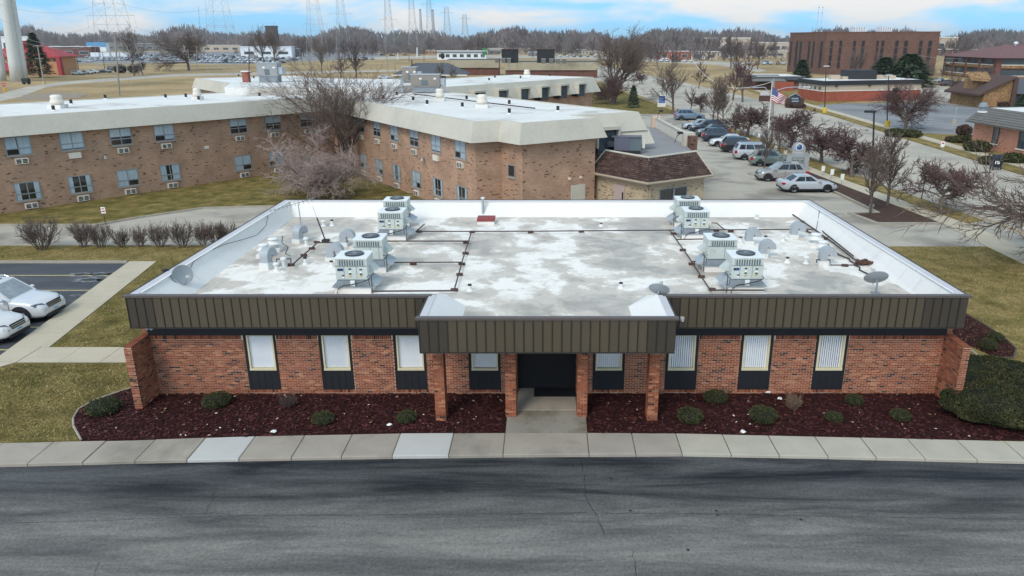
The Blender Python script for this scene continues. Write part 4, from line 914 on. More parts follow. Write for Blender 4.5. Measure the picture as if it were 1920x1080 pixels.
# loose cables on the slopes
def cable(pts, label, r=.012): tag(MB().tube(pts, r, 5).build('cable', m_wire), label, 'cable', 'loose cables on the office roof')
def onslope(x, y): return zc + (ZD - zc) * (x - (-XF + .33)) / ((-12.9) - (-XF + .33)) + .03
cable([(x, y, onslope(x, y)) for x, y in ((-13.55, 35.5), (-13.3, 34.5), (-13.2, 33.0), (-13.35, 31.5), (-13.5, 30.2), (-13.57, 29.0), (-13.55, 27.5), (-13.3, 26.2))], 'thin black cable lying along the left parapet slope')
cable([tuple(G(1530, 431, ZD + .05)), (13.35, 36.0, 3.65), (13.58, 36.6, 4.04)], 'thin black cable climbing the right parapet slope')
rr = random.Random(9)
cable([(x + rr.uniform(-.12, .12), y, ZD + .06) for x, y in [(12.55 - .0 * k, 36.2 - k * .32) for k in range(27)]], 'tangled dark cable beside the right gas line', .03)
cable([tuple(G(u, v, ZD + .02)) for u, v in ((530, 442), (528, 455), (540, 463), (535, 475), (545, 480))], 'curled pale cable near the antenna mast')
# ================================================================ THE LONG TAN BRICK BLOCK (X-shaped, two storeys)
m_tan = brickmat('tan_brick', srgb(168, 132, 108), srgb(190, 154, 127), srgb(176, 150, 130), var=.2, dark=srgb(104, 78, 66), dk=.968)
m_tan2 = brickmat('buff_brick', srgb(170, 152, 124), srgb(200, 182, 152), srgb(190, 176, 156), var=.2, dark=srgb(120, 104, 84), dk=.9)
m_stucco = mat('beige_mansard', srgb(196, 190, 175), .85, var=.09, scale=.4, fine=6, c2=srgb(180, 174, 161), thr=(.5, .75))
m_tpo = mat('white_membrane', srgb(224, 221, 215), .75, var=.10, scale=.35, fine=3, c2=srgb(180, 173, 164), thr=(.54, .68))
m_alu = mat('aluminium_frame', srgb(150, 156, 160), .45, metal=.3, var=.08)
m_winglass = glassmat('blue_grey_glass', (.05, .07, .085), .08)
m_curtain = mat('pale_curtain', srgb(222, 228, 230), .8, var=.2, scale=9, fine=30, stretch=(1, 1, .05))
m_louv = mat('beige_ac', srgb(222, 214, 200), .6, var=.06)
m_sill = mat('limestone_sill', srgb(168, 154, 140), .8, var=.12)
TOPZ, EAVEZ = 6.9, 5.55
block = thing('brick_block', 'long two storey tan brick building with white roof and beige mansard band', 'building', (-22, 80, 0))
foot = [(-52, 37.5), (-38.87, 54.16), (-21.56, 76.07), (-4.93, 51.06), (-3.2, 51.9), (-1.7, 50.1), (3.6, 53.8), (2.2, 55.9), (7.0, 58.5), (-14.5, 88.0), (7.0, 117.8), (-5.2, 126.6), (-23.6, 101.2), (-40, 123.2), (-51.9, 114.2), (-30.8, 85.9), (-34.3, 81.8), (-47.4, 66.4), (-64.5, 46.5)]
A_ = sum(foot[i][0] * foot[(i + 1) % len(foot)][1] - foot[(i + 1) % len(foot)][0] * foot[i][1] for i in range(len(foot)))
if A_ < 0: foot = foot[::-1]
wallp = offset_poly(foot, -.12); eave = offset_poly(foot, .5)
n_ = len(foot)
w_ = MB()
for i in range(n_):
    j = (i + 1) % n_; a, b = wallp[i], wallp[j]; w_.quad((a[0], a[1], 0), (b[0], b[1], 0), (b[0], b[1], EAVEZ + .1), (a[0], a[1], EAVEZ + .1))
bwall = wb(w_, 'wall', m_tan, block)
r_ = MB(); b0 = offset_poly(foot, -.35); r_.prism(b0, EAVEZ, TOPZ - .06); broof = wb(r_, 'roof', m_tpo, block)
NE = {}
for i in range(n_):
    j = (i + 1) % n_; a, b, c, d = foot[i], foot[j], eave[j], eave[i]; q = MB()
    ez = 4.75 if (abs(a[0] - 7) < .1 or abs(b[0] - 7) < .1) and (a[1] > 85 and b[1] > 85) else EAVEZ
    k = .95 if ez < 5 else 0
    if k:
        e2 = offset_poly(foot, .5 + k * .4); c, d = e2[j], e2[i]; NE[i] = (a, b, c, d)
    ti, tj = b0[i], b0[j]
    q.quad((d[0], d[1], ez), (c[0], c[1], ez), (b[0], b[1], TOPZ), (a[0], a[1], TOPZ))
    q.quad((a[0], a[1], TOPZ), (b[0], b[1], TOPZ), (tj[0], tj[1], TOPZ + .0), (ti[0], ti[1], TOPZ + .0)); q.quad((ti[0], ti[1], TOPZ), (tj[0], tj[1], TOPZ), (tj[0], tj[1], TOPZ - .12), (ti[0], ti[1], TOPZ - .12))
    wi, wj = wallp[i], wallp[j]; q.quad((wi[0], wi[1], ez + .02), (wj[0], wj[1], ez + .02), (c[0], c[1], ez), (d[0], d[1], ez))
    wb(q, 'mansard_face', m_stucco, block)
# raised hub
hub = [(-33.0, 78.9), (-17.6, 78.9), (-11.4, 87.0), (-17.0, 97), (-30, 99), (-36, 88)]
wb(MB().prism(hub, TOPZ - .2, 7.55), 'raised_hub', m_tpo, block)
def frame_on(o, d, n):                      # maps (s, out, z) on a wall face to the world
    return lambda s, q, z: (o[0] + d[0] * s + n[0] * q, o[1] + d[1] * s + n[1] * q, z)
def fbox(mb, F, s0, s1, q0, q1, z0, z1, mi=0):
    mb.add([F(s0, q1, z0), F(s1, q1, z0), F(s1, q0, z0), F(s0, q0, z0), F(s0, q1, z1), F(s1, q1, z1), F(s1, q0, z1), F(s0, q0, z1)],
           [(0, 3, 2, 1), (4, 5, 6, 7), (0, 1, 5, 4), (1, 2, 6, 5), (2, 3, 7, 6), (3, 0, 4, 7)], mi)
def win(F, s, z0, z1, w, curtain, parent, muntin=True):
    f = MB(); t = .06
    fbox(f, F, s - w / 2, s - w / 2 + t, -.02, .05, z0, z1); fbox(f, F, s + w / 2 - t, s + w / 2, -.02, .05, z0, z1); fbox(f, F, s - w / 2 + t, s + w / 2 - t, -.02, .05, z0, z0 + t); fbox(f, F, s - w / 2 + t, s + w / 2 - t, -.02, .05, z1 - t, z1)
    if muntin:
        zm = z0 + (z1 - z0) * .36; fbox(f, F, s - w / 2 + t, s + w / 2 - t, -.01, .045, zm - .035, zm + .035); fbox(f, F, s - .03, s + .03, -.01, .045, z0 + t, zm - .035); fbox(f, F, s - .03, s + .03, -.01, .045, zm + .035, z1 - t)
    fo = wb(f, 'window', m_alu, parent)
    g = MB(); fbox(g, F, s - w / 2 + t, s + w / 2 - t, .012, .02, z0 + t, z1 - t); wb(g, 'pane', m_pane2, fo)
    g = MB(); fbox(g, F, s - w / 2 + t, s + w / 2 - t, .002, .004, z0 + t, z1 - t); wb(g, 'interior', m_dark, fo)
    if curtain:
        g = MB()
        for c0, c1, zz in curtain: fbox(g, F, s - w / 2 + t + (w - 2 * t) * c0, s - w / 2 + t + (w - 2 * t) * c1, .005, .0085, z0 + t + (z1 - z0 - 2 * t) * zz, z1 - t)
        wb(g, 'curtain', m_curtain, fo)
    g = MB(); fbox(g, F, s - w / 2 - .05, s + w / 2 + .05, -.01, .09, z0 - .09, z0 - .002); wb(g, 'sill', m_sill, fo)
    return fo
m_pane2 = clearglass('tinted_glass', (.92, .95, .97), .02)
def acunit(F, s, z, parent, closed=False):
    g = MB(); fbox(g, F, s - .42, s + .42, .0, .16, z - .21, z + .21); o = wb(g, 'wall_ac_unit', m_louv, parent)
    if not closed:
        for k in range(3):
            for c in (-1, 1):
                h = MB(); fbox(h, F, s + c * .2 - .15, s + c * .2 + .15, .161, .168, z - .155 + k * .105, z - .155 + k * .105 + .075); wb(h, 'grille', m_dark, o)
CUR = [((0, .5, 0), (.52, 1, .36)), ((0, 1, .05),), ((0, .3, 0), (.62, 1, 0)), ((0, .45, .35), (.5, 1, 0)), ((0, 1, .5),), ((0, .42, 0),), ((0, .2, 0), (.8, 1, 0)), ((0, .5, .36), (.5, 1, 0)), ((0, .48, .38), (.52, 1, .05))]
def wing(a, b, items):
    a, b = Vector(a[:2]), Vector(b[:2]); d = (b - a).normalized(); n = Vector((d.y, -d.x)); F = frame_on(a, d, n); rw = random.Random(4)
    for s, up, lo in items:
        for on, z0, z1 in ((up, 4.13, 5.45), (lo, .82, 2.16)):
            if on: win(F, s, z0, z1, 1.65, rw.choice(CUR), block); acunit(F, s, z0 - .42, block, closed=rw.random() < .15)
    return F
wa = {i: (wallp[i], wallp[(i + 1) % n_]) for i in range(n_)}
def seg(p, q):                               # wall segment of the outline between two roof corners
    for i in range(n_):
        a, b = foot[i], foot[(i + 1) % n_]
        if (abs(a[0] - p[0]) + abs(a[1] - p[1]) < .2) and (abs(b[0] - q[0]) + abs(b[1] - q[1]) < .2): return wallp[i], wallp[(i + 1) % n_], i
# the outline runs counter-clockwise: the left wing's front wall ...
s1 = seg((-52, 37.5), (-38.87, 54.16)); s2 = seg((-38.87, 54.16), (-21.56, 76.07)); s3 = seg((-21.56, 76.07), (-4.93, 51.06))
FA = wing(s2[0], s2[1], [(-1.5, 1, 1), (.9, 0, 0), (.75 + .0, 1, 1), (4.32, 1, 1), (7.88, 1, 1), (11.35, 1, 1), (18.0, 1, 1), (21.5, 1, 1), (25.2, 1, 0)][2:])
L3 = (Vector(s3[1]) - Vector(s3[0])).length
FB = wing(s3[0], s3[1], [(L3 - 2.2, 1, 1), (L3 - 6.15, 1, 1), (L3 - 10.1, 1, 1), (L3 - 14.1, 1, 1), (L3 - 18.0, 1, 1), (L3 - 21.9, 1, 1)])
g = MB(); fbox(g, FA, 14.6, 15.0, 0, .05, 3.1, 3.35); wb(g, 'wall_vent', m_louv, block)
for F, s in ((FA, 6.4), (FB, L3 - 8.3)):
    g = MB(); fbox(g, F, s - .04, s + .04, 0, .22, 3.42, 3.5); c = F(s, .24, 3.25); g.lathe([(.16, 0), (.08, .16), (.05, .22)], c[0], c[1], c[2], 10); wb(g, 'wall_lamp', m_alu, block)
# narrow window and steel door on the broken gable
sA = seg((-3.2, 51.9), (-1.7, 50.1)); sB = seg((-1.7, 50.1), (3.6, 53.8))
Fg = frame_on(Vector(sA[0]), (Vector(sA[1]) - Vector(sA[0])).normalized(), Vector(((Vector(sA[1]) - Vector(sA[0])).normalized().y, -(Vector(sA[1]) - Vector(sA[0])).normalized().x)))
win(Fg, 1.15, 3.15, 4.0, .8, (), block, False)
dB = (Vector(sB[1]) - Vector(sB[0])).normalized(); Fd = frame_on(Vector(sB[0]), dB, Vector((dB.y, -dB.x)))
g = MB(); fbox(g, Fd, 4.1, 5.35, 0, .06, 0, 2.3); wb(g, 'steel_door', m_stucco, block)
for s in (3.9, 4.9):
    g = MB(); fbox(g, Fd, s - .06, s + .06, 0, .2, 2.75, 2.9); wb(g, 'wall_lamp', m_louv, block)
# far wing: dormered windows in the deep mansard, strip windows on the far left wing
def dormer(F, s, out, z0, z1, w):
    g = MB()
    fbox(g, F, s - w / 2 - .12, s - w / 2, -.3, out, z0, z1 + .05); fbox(g, F, s + w / 2, s + w / 2 + .12, -.3, out, z0, z1 + .05); fbox(g, F, s - w / 2 - .14, s + w / 2 + .14, -.4, out + .06, z1 + .051, z1 + .3)
    d_ = wb(g, 'dormer', m_stucco, block); h = MB(); fbox(h, F, s - w / 2, s + w / 2, -.1, out - .35, z0 - .4, z1 + .05); wb(h, 'dormer_recess', m_dark, d_)
    h = MB(); fbox(h, F, s - w / 2 + .1, s + w / 2 - .1, out - .349, out - .3, z0 - .35, z1 - .1); wb(h, 'pane', m_winglass, d_)
s9 = seg((-14.5, 88.0), (7.0, 117.8)); d9 = (Vector(s9[1]) - Vector(s9[0])).normalized(); F9 = frame_on(Vector(s9[0]), d9, Vector((d9.y, -d9.x)))
L9 = (Vector(s9[1]) - Vector(s9[0])).length
for k in range(6): dormer(F9, L9 - 4.6 - k * 4.6, 1.35, 4.75, 6.0, 1.9)
s8 = seg((2.2, 55.9), (7.0, 58.5)); d8 = (Vector(s8[1]) - Vector(s8[0])).normalized(); F8 = frame_on(Vector(s8[0]), d8, Vector((d8.y, -d8.x)))
q = MB(); L8 = (Vector(s8[1]) - Vector(s8[0])).length
for a, b in ((-.3, 1.15), (3.35, L8 + .9)):
    q.add([F8(a, .42, 5.6), F8(b, .42, 5.6), F8(b + (.25 if b > 4 else 0), 1.0, 4.55), F8(a, 1.0, 4.55)], [(3, 2, 1, 0)]); q.add([F8(a, 1.0, 4.55), F8(b + (.25 if b > 4 else 0), 1.0, 4.55), F8(b, 0, 4.5), F8(a, 0, 4.5)], [(0, 1, 2, 3)][::1])
wb(q, 'mansard_skirt', m_stucco, block); dormer(F8, 2.25, 1.2, 4.5, 5.75, 1.75); win(F8, 2.25, 4.0, 5.6, 1.5, CUR[0], block)
s14 = seg((-51.9, 114.2), (-30.8, 85.9))
if s14:
    dd = (Vector(s14[1]) - Vector(s14[0])).normalized(); F14 = frame_on(Vector(s14[0]), dd, Vector((dd.y, -dd.x)))
    for k in range(7): win(F14, 2 + k * 3.2, 3.6, 5.3, 1.3, (), block, False)
# things standing on the block's roof
def roofvent(u, v, s, label, z=TOPZ - .06):
    p = G(u, v, z); t = thing('roof_ventilator', label, 'roof vent', (p.x, p.y, z), 0, 'white roof ventilators on the tan block')
    MB().box(-.45 * s, .45 * s, -.45 * s, .45 * s, 0, .3).build('curb', m_tpo, t); MB().lathe([(.3 * s, 0), (.42 * s, .1), (.42 * s, .3), (.34 * s, .45), (.36 * s, .5), (.36 * s, .7), (.2 * s, .78)], 0, 0, .3, 14).build('hood', m_louv, t, smooth=True)
for u, v, s, l in ((109, 203, 1.2, 'white ventilator toward the near end of the left wing'), (371, 187, .9, 'white ventilator toward the hub on the left wing'), (904, 202, 1.1, 'white ventilator nearest the broken gable roof'), (825, 189, 1, 'white ventilator behind the rooftop machine on the right wing'), (988, 144, 1.2, 'white ventilator on the far dormered wing')): roofvent(u, v, s, l)
for k, (u, v) in enumerate(((101, 208), (134, 196), (198, 186), (311, 185), (349, 184), (373, 189), (487, 182), (503, 173), (719, 187), (775, 190), (801, 197), (867, 202), (875, 188), (955, 197), (955, 214), (1046, 209), (744, 174), (744, 180), (917, 152), (928, 147), (1031, 144), (976, 148), (448, 145), (476, 148), (835, 149))):
    p = G(u, v, TOPZ - .06); t = thing('stub_pipe', 'short pipe stub with black cap on the white roof of the tan block', 'pipe', (p.x, p.y, TOPZ - .06), 0, 'black stub pipes on the tan block roof')
    MB().cyl(0, 0, .02, .42, .12, n=8).build('cap', m_wire, t); MB().cyl(0, 0, 0, .1, .2, .14, n=8).build('collar', m_pvc, t)
m_grey_unit = mat('grey_unit_paint', srgb(150, 152, 152), .55, var=.1)
m_bronze_unit = mat('taupe_unit_paint', srgb(138, 130, 122), .55, var=.12)
def bigunit(u, v, z, w, d, h, m, label, rz=0, leg=.5):
    p = G(u, v, z); t = thing('rooftop_machine', label, 'air conditioner', (p.x, p.y, z), rz)
    MB().box(-w / 2 + .1, w / 2 - .1, .1, d - .1, 0, leg).build('stand', m_galv_d, t); MB().box(-w / 2, w / 2, 0, d, leg + .001, leg + h).build('cabinet', m, t)
    for k in range(3): MB().box(-w / 2 + .15 + k * w / 3.2, -w / 2 + .15 + k * w / 3.2 + w / 4.2, -.03, -.001, leg + .15, leg + h * .55).build('access_panel', m_slot if k % 2 else m, t)
    for k, c in enumerate((-.2, .3)): MB().box(c * w, c * w + .25, -.04, -.001, leg + h * .62, leg + h * .75).build('label_plate', m_label, t)
    MB().box(-w / 2 - .05, w / 2 + .05, -.05, d + .05, leg + h + .001, leg + h + .08).build('top_panel', m_galv, t)
    MB().box(w / 2 + .001, w / 2 + .5, .2, d - .2, leg + .2, leg + h * .7).build('intake_hood', m_galv, t)
bigunit(503, 155, 7.55, 2.3, 1.6, 1.4, m_grey_unit, 'grey rooftop machine standing tall on the hub of the tan block', 0, .7)
bigunit(798, 172, 7.0, 3.0, 1.5, 1.2, m_bronze_unit, 'taupe rooftop machine where the right wing meets the hub')
bigunit(768, 156, 7.55, 1.6, 1.4, 1.5, m_bronze_unit, 'weathered square exhaust box on the hub edge', 0, .2)
p = G(463, 155, 7.5); t = thing('brick_chimney', 'short red brick chimney with pointed cap on the hub roof', 'chimney', (p.x, p.y, 7.5)); MB().box(-.35, .35, -.35, .35, 0, 1.2).build('stack', brickmat('chimney_brick', srgb(140, 66, 56), srgb(156, 84, 66), srgb(168, 146, 134)), t); MB().box(-.42, .42, -.42, .42, 1.201, 1.32).build('cap', m_tpo, t)
p = G(464, 142, 7.2); t = thing('roof_cowl', 'red brown conical cowl far back on the hub roof', 'roof vent', (p.x, p.y, 7.2)); MB().lathe([(.3, 0), (.3, .4), (.8, .45), (.05, .85)], 0, 0, 0, 12).build('hood', m_redhatch, t); MB().cyl(0, 0, -.3, .0, .3).build('neck', m_galv, t)
p = G(754, 172, 7.0); t = thing('flue_pipe', 'grey metal flue pipe beside the hub wall of the tan block', 'pipe', (p.x, p.y, 6.85)); MB().cyl(0, 0, 0, 1.5, .14, n=10).build('shaft', m_galv, t); MB().cyl(0, 0, 1.501, 1.6, .2, n=10).build('cap', m_galv, t)
o = MB().tube([G(u, v, TOPZ + .12) for u, v in ((775, 176), (900, 191), (1003, 203))], .05, 5).build('gas_pipe', m_pipe); tag(o, 'dark pipe running along the right wing roof of the tan block', 'pipe')
# ---------------------------------------------------------------- the low annex with the brown shingled skirt roof
ann = thing('annex', 'low buff brick annex with brown shingled skirt roof and beige gutter', 'building', (8, 53, 0))
m_shin = rampmat('brown_shingle', 'tone', [(0, srgb(66, 52, 48)), (.4, srgb(80, 62, 57)), (.75, srgb(90, 70, 63)), (1, srgb(104, 82, 73))], rough=.95, fine=40)
m_grav = mat('grey_roof', srgb(140, 138, 138), .95, var=.12, scale=.6, fine=20)
m_gutter = mat('tan_gutter', srgb(172, 158, 138), .6, var=.1)
EV = [(3.0, 54.4), (6.8, 49.8), (11.8, 53.1)]; TP = [(4.25, 54.9), (6.95, 51.3), (10.8, 54.4)]
pa, pb = Vector(G(1288, 268, 4.3)), Vector(G(1228, 234, 4.3))
WL = [(3.45, 54.6), (6.85, 50.4), (11.25, 53.3), (pa.x + .2, pa.y), (pb.x + .2, pb.y), (6, pb.y + 1)]
q = MB()
for (a, b) in zip(WL, WL[1:]): q.quad((a[0], a[1], 0), (b[0], b[1], 0), (b[0], b[1], 3.0), (a[0], a[1], 3.0))
aw = wb(q, 'wall', m_tan2, ann)
wb(MB().prism([TP[0], TP[1], TP[2], (pa.x, pa.y), (pb.x, pb.y), (4, pb.y), (1.5, 60)], 2.9, 4.1), 'flat_roof', m_grav, ann)
for (e0, e1, t0, t1) in ((EV[0], EV[1], TP[0], TP[1]), (EV[1], EV[2], TP[1], TP[2])):
    e0, e1 = Vector((*e0, 2.98)), Vector((*e1, 2.98)); t0, t1 = Vector((*t0, 4.42)), Vector((*t1, 4.42)); dn = Vector((0, 0, .1)); face = wb(MB().quad(e0 - dn, e1 - dn, t1 - dn * 2, t0 - dn * 2), 'skirt_roof', m_gutter, ann); sh = MB(); rows = 13
    nn = (e1 - e0).cross(t0 - e0).normalized()
    for r in range(rows):
        f0, f1 = r / rows, (r + 1.15) / rows; a, b = e0.lerp(t0, f0), e1.lerp(t1, f0); c, d = e1.lerp(t1, min(f1, 1)), e0.lerp(t0, min(f1, 1)); L_ = (b - a).length; k = int(L_ / .30); off = .5 * (r % 2)
        for i in range(-1, k + 1):
            g0, g1 = max(0, (i + off) / k), min(1, (i + off + .95) / k)
            if g1 <= g0: continue
            sh.quad(a.lerp(b, g0) + nn * .045, a.lerp(b, g1) + nn * .045, d.lerp(c, g1) + nn * .012, d.lerp(c, g0) + nn * .012, 0, random.random()); p0, p1 = a.lerp(b, g0), a.lerp(b, g1); sh.quad(p0 + nn * .0, p1 + nn * .0, p1 + nn * .045, p0 + nn * .045, 0, 0)
    s_ = wb(sh, 'shingles', m_shin, face, attr='tone'); s_['kind'] = 'stuff'
g = MB(); g.tube([(*p, 2.93) for p in EV], .1, 6); wb(g, 'gutter', m_gutter, ann)
g = MB(); g.tube([(*TP[0], 4.46), (*TP[1], 4.46), (*TP[2], 4.46)], .09, 4); wb(g, 'roof_coping', m_stucco, ann)
g = MB(); g.tube([(*EV[0], 3.0), (*TP[0], 4.46)], .07, 4); g.tube([(*EV[2], 3.0), (*TP[2], 4.46)], .07, 4); wb(g, 'hip_trim', m_gutter, ann)
for (a, b) in zip(WL[:2], WL[1:3]):
    g = MB(); d_ = (Vector(b) - Vector(a)).normalized(); F = frame_on(Vector(a), d_, Vector((d_.y, -d_.x))); fbox(g, F, .1, (Vector(b) - Vector(a)).length - .05, 0, .08, 2.55, 2.9); wb(g, 'fascia_board', m_gutter, ann)
d_ = (Vector(WL[1]) - Vector(WL[0])).normalized(); F = frame_on(Vector(WL[0]), d_, Vector((d_.y, -d_.x)))
g = MB(); fbox(g, F, 2.15, 3.25, 0, .07, 0, 2.4); dr = wb(g, 'door', mat('mauve_door', srgb(178, 160, 156), .6, var=.05), ann); g = MB(); fbox(g, F, 3.0, 3.14, .071, .08, 1.0, 1.9); wb(g, 'pane', m_dark, dr)
d_ = (Vector(WL[2]) - Vector(WL[1])).normalized(); F = frame_on(Vector(WL[1]), d_, Vector((d_.y, -d_.x)))
win(F, 2.35, .7, 2.35, 2.6, (), ann, False); g = MB(); fbox(g, F, 2.31, 2.39, 0, .1, .7, 2.35); wb(g, 'mullion', m_alu, ann)
g = MB(); fbox(g, F, .1, .22, .0, .12, 0, 2.9); wb(g, 'downspout', m_gutter, ann)
# parapet wall of the canopy with clapboard facing
cl_ = MB(); d_ = (pb - pa); L_ = d_.length; d_.normalize(); nn = Vector((-d_.y, d_.x, 0)); Fp = frame_on(pa, d_, nn)
fbox(cl_, Fp, 0, L_, -.2, 0, 3.9, 4.9); par = wb(cl_, 'canopy_parapet', m_stucco, ann)
for k in range(7): g = MB(); fbox(g, Fp, .1, L_ - .1, .0, .03 - .02 * (k % 2) + .01, 4.0 + k * .125, 4.0 + k * .125 + .11); wb(g, 'clapboard', m_louv, par)
g = MB(); fbox(g, Fp, -.1, L_ + .1, -.28, .08, 4.9, 5.0); wb(g, 'cap', m_stucco, par)
for s_ in (0, L_): g = MB(); fbox(g, Fp, s_ - .5, s_ + .4, -.5, .35, 4.1, 5.15); wb(g, 'pier', m_mortar if s_ else m_stucco, par)
g = MB(); fbox(g, Fp, -1.6, -.51, -.45, .1, 3.9, 4.95); wb(g, 'brick_pier', brickmat('pier_brick', srgb(104, 74, 64), srgb(124, 88, 74), srgb(120, 104, 96)), par)
m_purple = mat('slate_unit', srgb(98, 98, 112), .5, var=.15)
p = G(1178, 291, 4.1); t = thing('rooftop_machine', 'slate grey packaged machine on the annex roof behind the shingles', 'air conditioner', (p.x, p.y + .6, 4.1), R(-8))
MB().box(-1.0, .1, 0, 1.1, .25, 1.2).build('cabinet', m_purple, t); MB().box(.101, 1.0, .05, 1.05, .25, 1.18).build('coil', m_slot, t); MB().box(-1.2, 1.0, -.02, 1.12, 1.2, 1.26).build('top_panel', m_purple, t); MB().box(-1.5, -1.001, .1, 1.0, .5, .9).build('intake_hood', m_fan, t); MB().box(-.9, .95, .05, 1.05, 0, .25).build('curb', m_wire, t); MB().box(1.05, 1.25, .3, .7, .4, 1.0).build('electric_box', m_louv, t)
for u, v, l in ((1265, 268, 'small black floodlight bracket on the nearer canopy pier'), (1232, 222, 'small black floodlight bracket on the farther canopy pier')):
    p = G(u, v, 5.1); t = thing('flood_light', l, 'light', (p.x, p.y, 5.1)); MB().tube([(0, 0, 0), (.15, 0, .5), (.5, 0, .75)], .03, 5).build('arm', m_wire, t); MB().rbox((.35, 0, .72), (.4, .15, .1), 0, 0, 0, .5).build('head', m_wire, t)
# ================================================================ VEHICLES
m_tyre = mat('tyre_rubber', srgb(38, 38, 40), .9, var=.15)
m_rim = mat('alloy_rim', srgb(168, 172, 176), .35, metal=.7, var=.08)
m_carglass = glassmat('car_glass', (.018, .022, .028), .04)
m_screen = mat('windscreen_reflection_grey', srgb(150, 158, 162), .12, var=.25, scale=1.2, fine=5, spec=.5)  # pale reflection on the windscreen is put into its base colour
m_plastic = mat('black_plastic', srgb(34, 35, 38), .6, var=.1)
m_lamp = mat('headlamp_glass', srgb(104, 112, 122), .10, metal=.5, var=.5, scale=8, fine=30)
m_tail = mat('tail_lamp', srgb(176, 24, 34), .2, var=.1)
m_plate = mat('number_plate', srgb(206, 214, 220), .5, var=.05)
m_teal = mat('plate_blue', srgb(70, 150, 178), .5, var=.1)
m_chr = mat('car_chrome', srgb(196, 200, 204), .2, metal=.9, var=.04)
def paint(name, r, g, b): return mat('paint_' + name, srgb(r, g, b), .28, var=.03, scale=.5, fine=4, spec=.5, coat=.5)
SPEC = {  # length, width, wheel radius, wheelbase, belt, roof, bonnet height, screen base, roof front, roof rear, rear glass base, tail height
    'suv': (4.85, 1.95, .38, 2.82, 1.10, 1.74, 1.06, .98, .25, -1.75, -2.22, 1.05),
    'compact': (4.45, 1.82, .35, 2.65, 1.03, 1.64, 1.00, .92, .22, -1.45, -2.05, 1.0),
    'sedan': (4.75, 1.83, .33, 2.80, .93, 1.43, .90, .92, .12, -1.02, -1.75, 1.0),
    'van': (5.0, 1.98, .35, 3.0, 1.08, 1.76, 1.0, 1.25, .55, -2.05, -2.42, 1.05)}
def wheel_meshes(r):
    k = round(r, 2)
    if k not in wheel_meshes.c:
        t = MB(); n = 22; w = .11
        prof = [(r * .66, -w), (r * .94, -w), (r, -w * .7), (r, w * .7), (r * .94, w), (r * .66, w)]
        b = len(t.v)
        for rr, h in prof:
            for j in range(n): a = 2 * math.pi * j / n; t.v.append((rr * math.cos(a), h, rr * math.sin(a)))
        for i in range(len(prof) - 1):
            for j in range(n): j2 = (j + 1) % n; t.f.append([i * n + j, (i + 1) * n + j, (i + 1) * n + j2, i * n + j2]); t.m.append(0); t.a.append(0)
        q = MB()
        for sg in (-1, 1):
            h = sg * w * .55; q.add([(r * .68 * math.cos(2 * math.pi * j / n), h * .5, r * .68 * math.sin(2 * math.pi * j / n)) for j in range(n)], [list(range(n)) if sg < 0 else list(range(n))[::-1]], 1)
            for s in range(5):
                a = 2 * math.pi * s / 5 + .3
                for da in (-.16, .16):
                    c0, c1 = (.1 * r, a + da * 2.2), (r * .66, a + da); w2 = .055
                    pts = []
                    for (rr, aa) in (c0, c1):
                        for e in (-1, 1): x = rr * math.cos(aa) - e * w2 * math.sin(aa) * (.6 + .4); z = rr * math.sin(aa) + e * w2 * math.cos(aa); pts.append((x, h * 1.2, z))
                    q.add(pts, [(0, 1, 3, 2) if sg > 0 else (2, 3, 1, 0)], 0)
            ring = [(rr * math.cos(2 * math.pi * j / n), h * (1.35 if rr > r * .6 else 1.2), rr * math.sin(2 * math.pi * j / n)) for rr in (r * .6, r * .69) for j in range(n)]
            q.add(ring, [(j, (j + 1) % n, n + (j + 1) % n, n + j) if sg < 0 else (n + j, n + (j + 1) % n, (j + 1) % n, j) for j in range(n)], 0)
            q.add([(.13 * r * math.cos(2 * math.pi * j / 10), h * 1.3, .13 * r * math.sin(2 * math.pi * j / 10)) for j in range(10)], [list(range(10)) if sg < 0 else list(range(10))[::-1]], 0)
        wheel_meshes.c[k] = (t.mesh('tyre', m_tyre, True), q.mesh('rim', [m_rim, m_plastic]))
    return wheel_meshes.c[k]
wheel_meshes.c = {}
def lerp_tab(tab, x):
    for (x0, *a), (x1, *b) in zip(tab, tab[1:]):
        if x0 <= x <= x1: f = (x - x0) / (x1 - x0); return [p + (q - p) * f for p, q in zip(a, b)]
    return list(tab[-1][1:]) if x > tab[-1][0] else list(tab[0][1:])
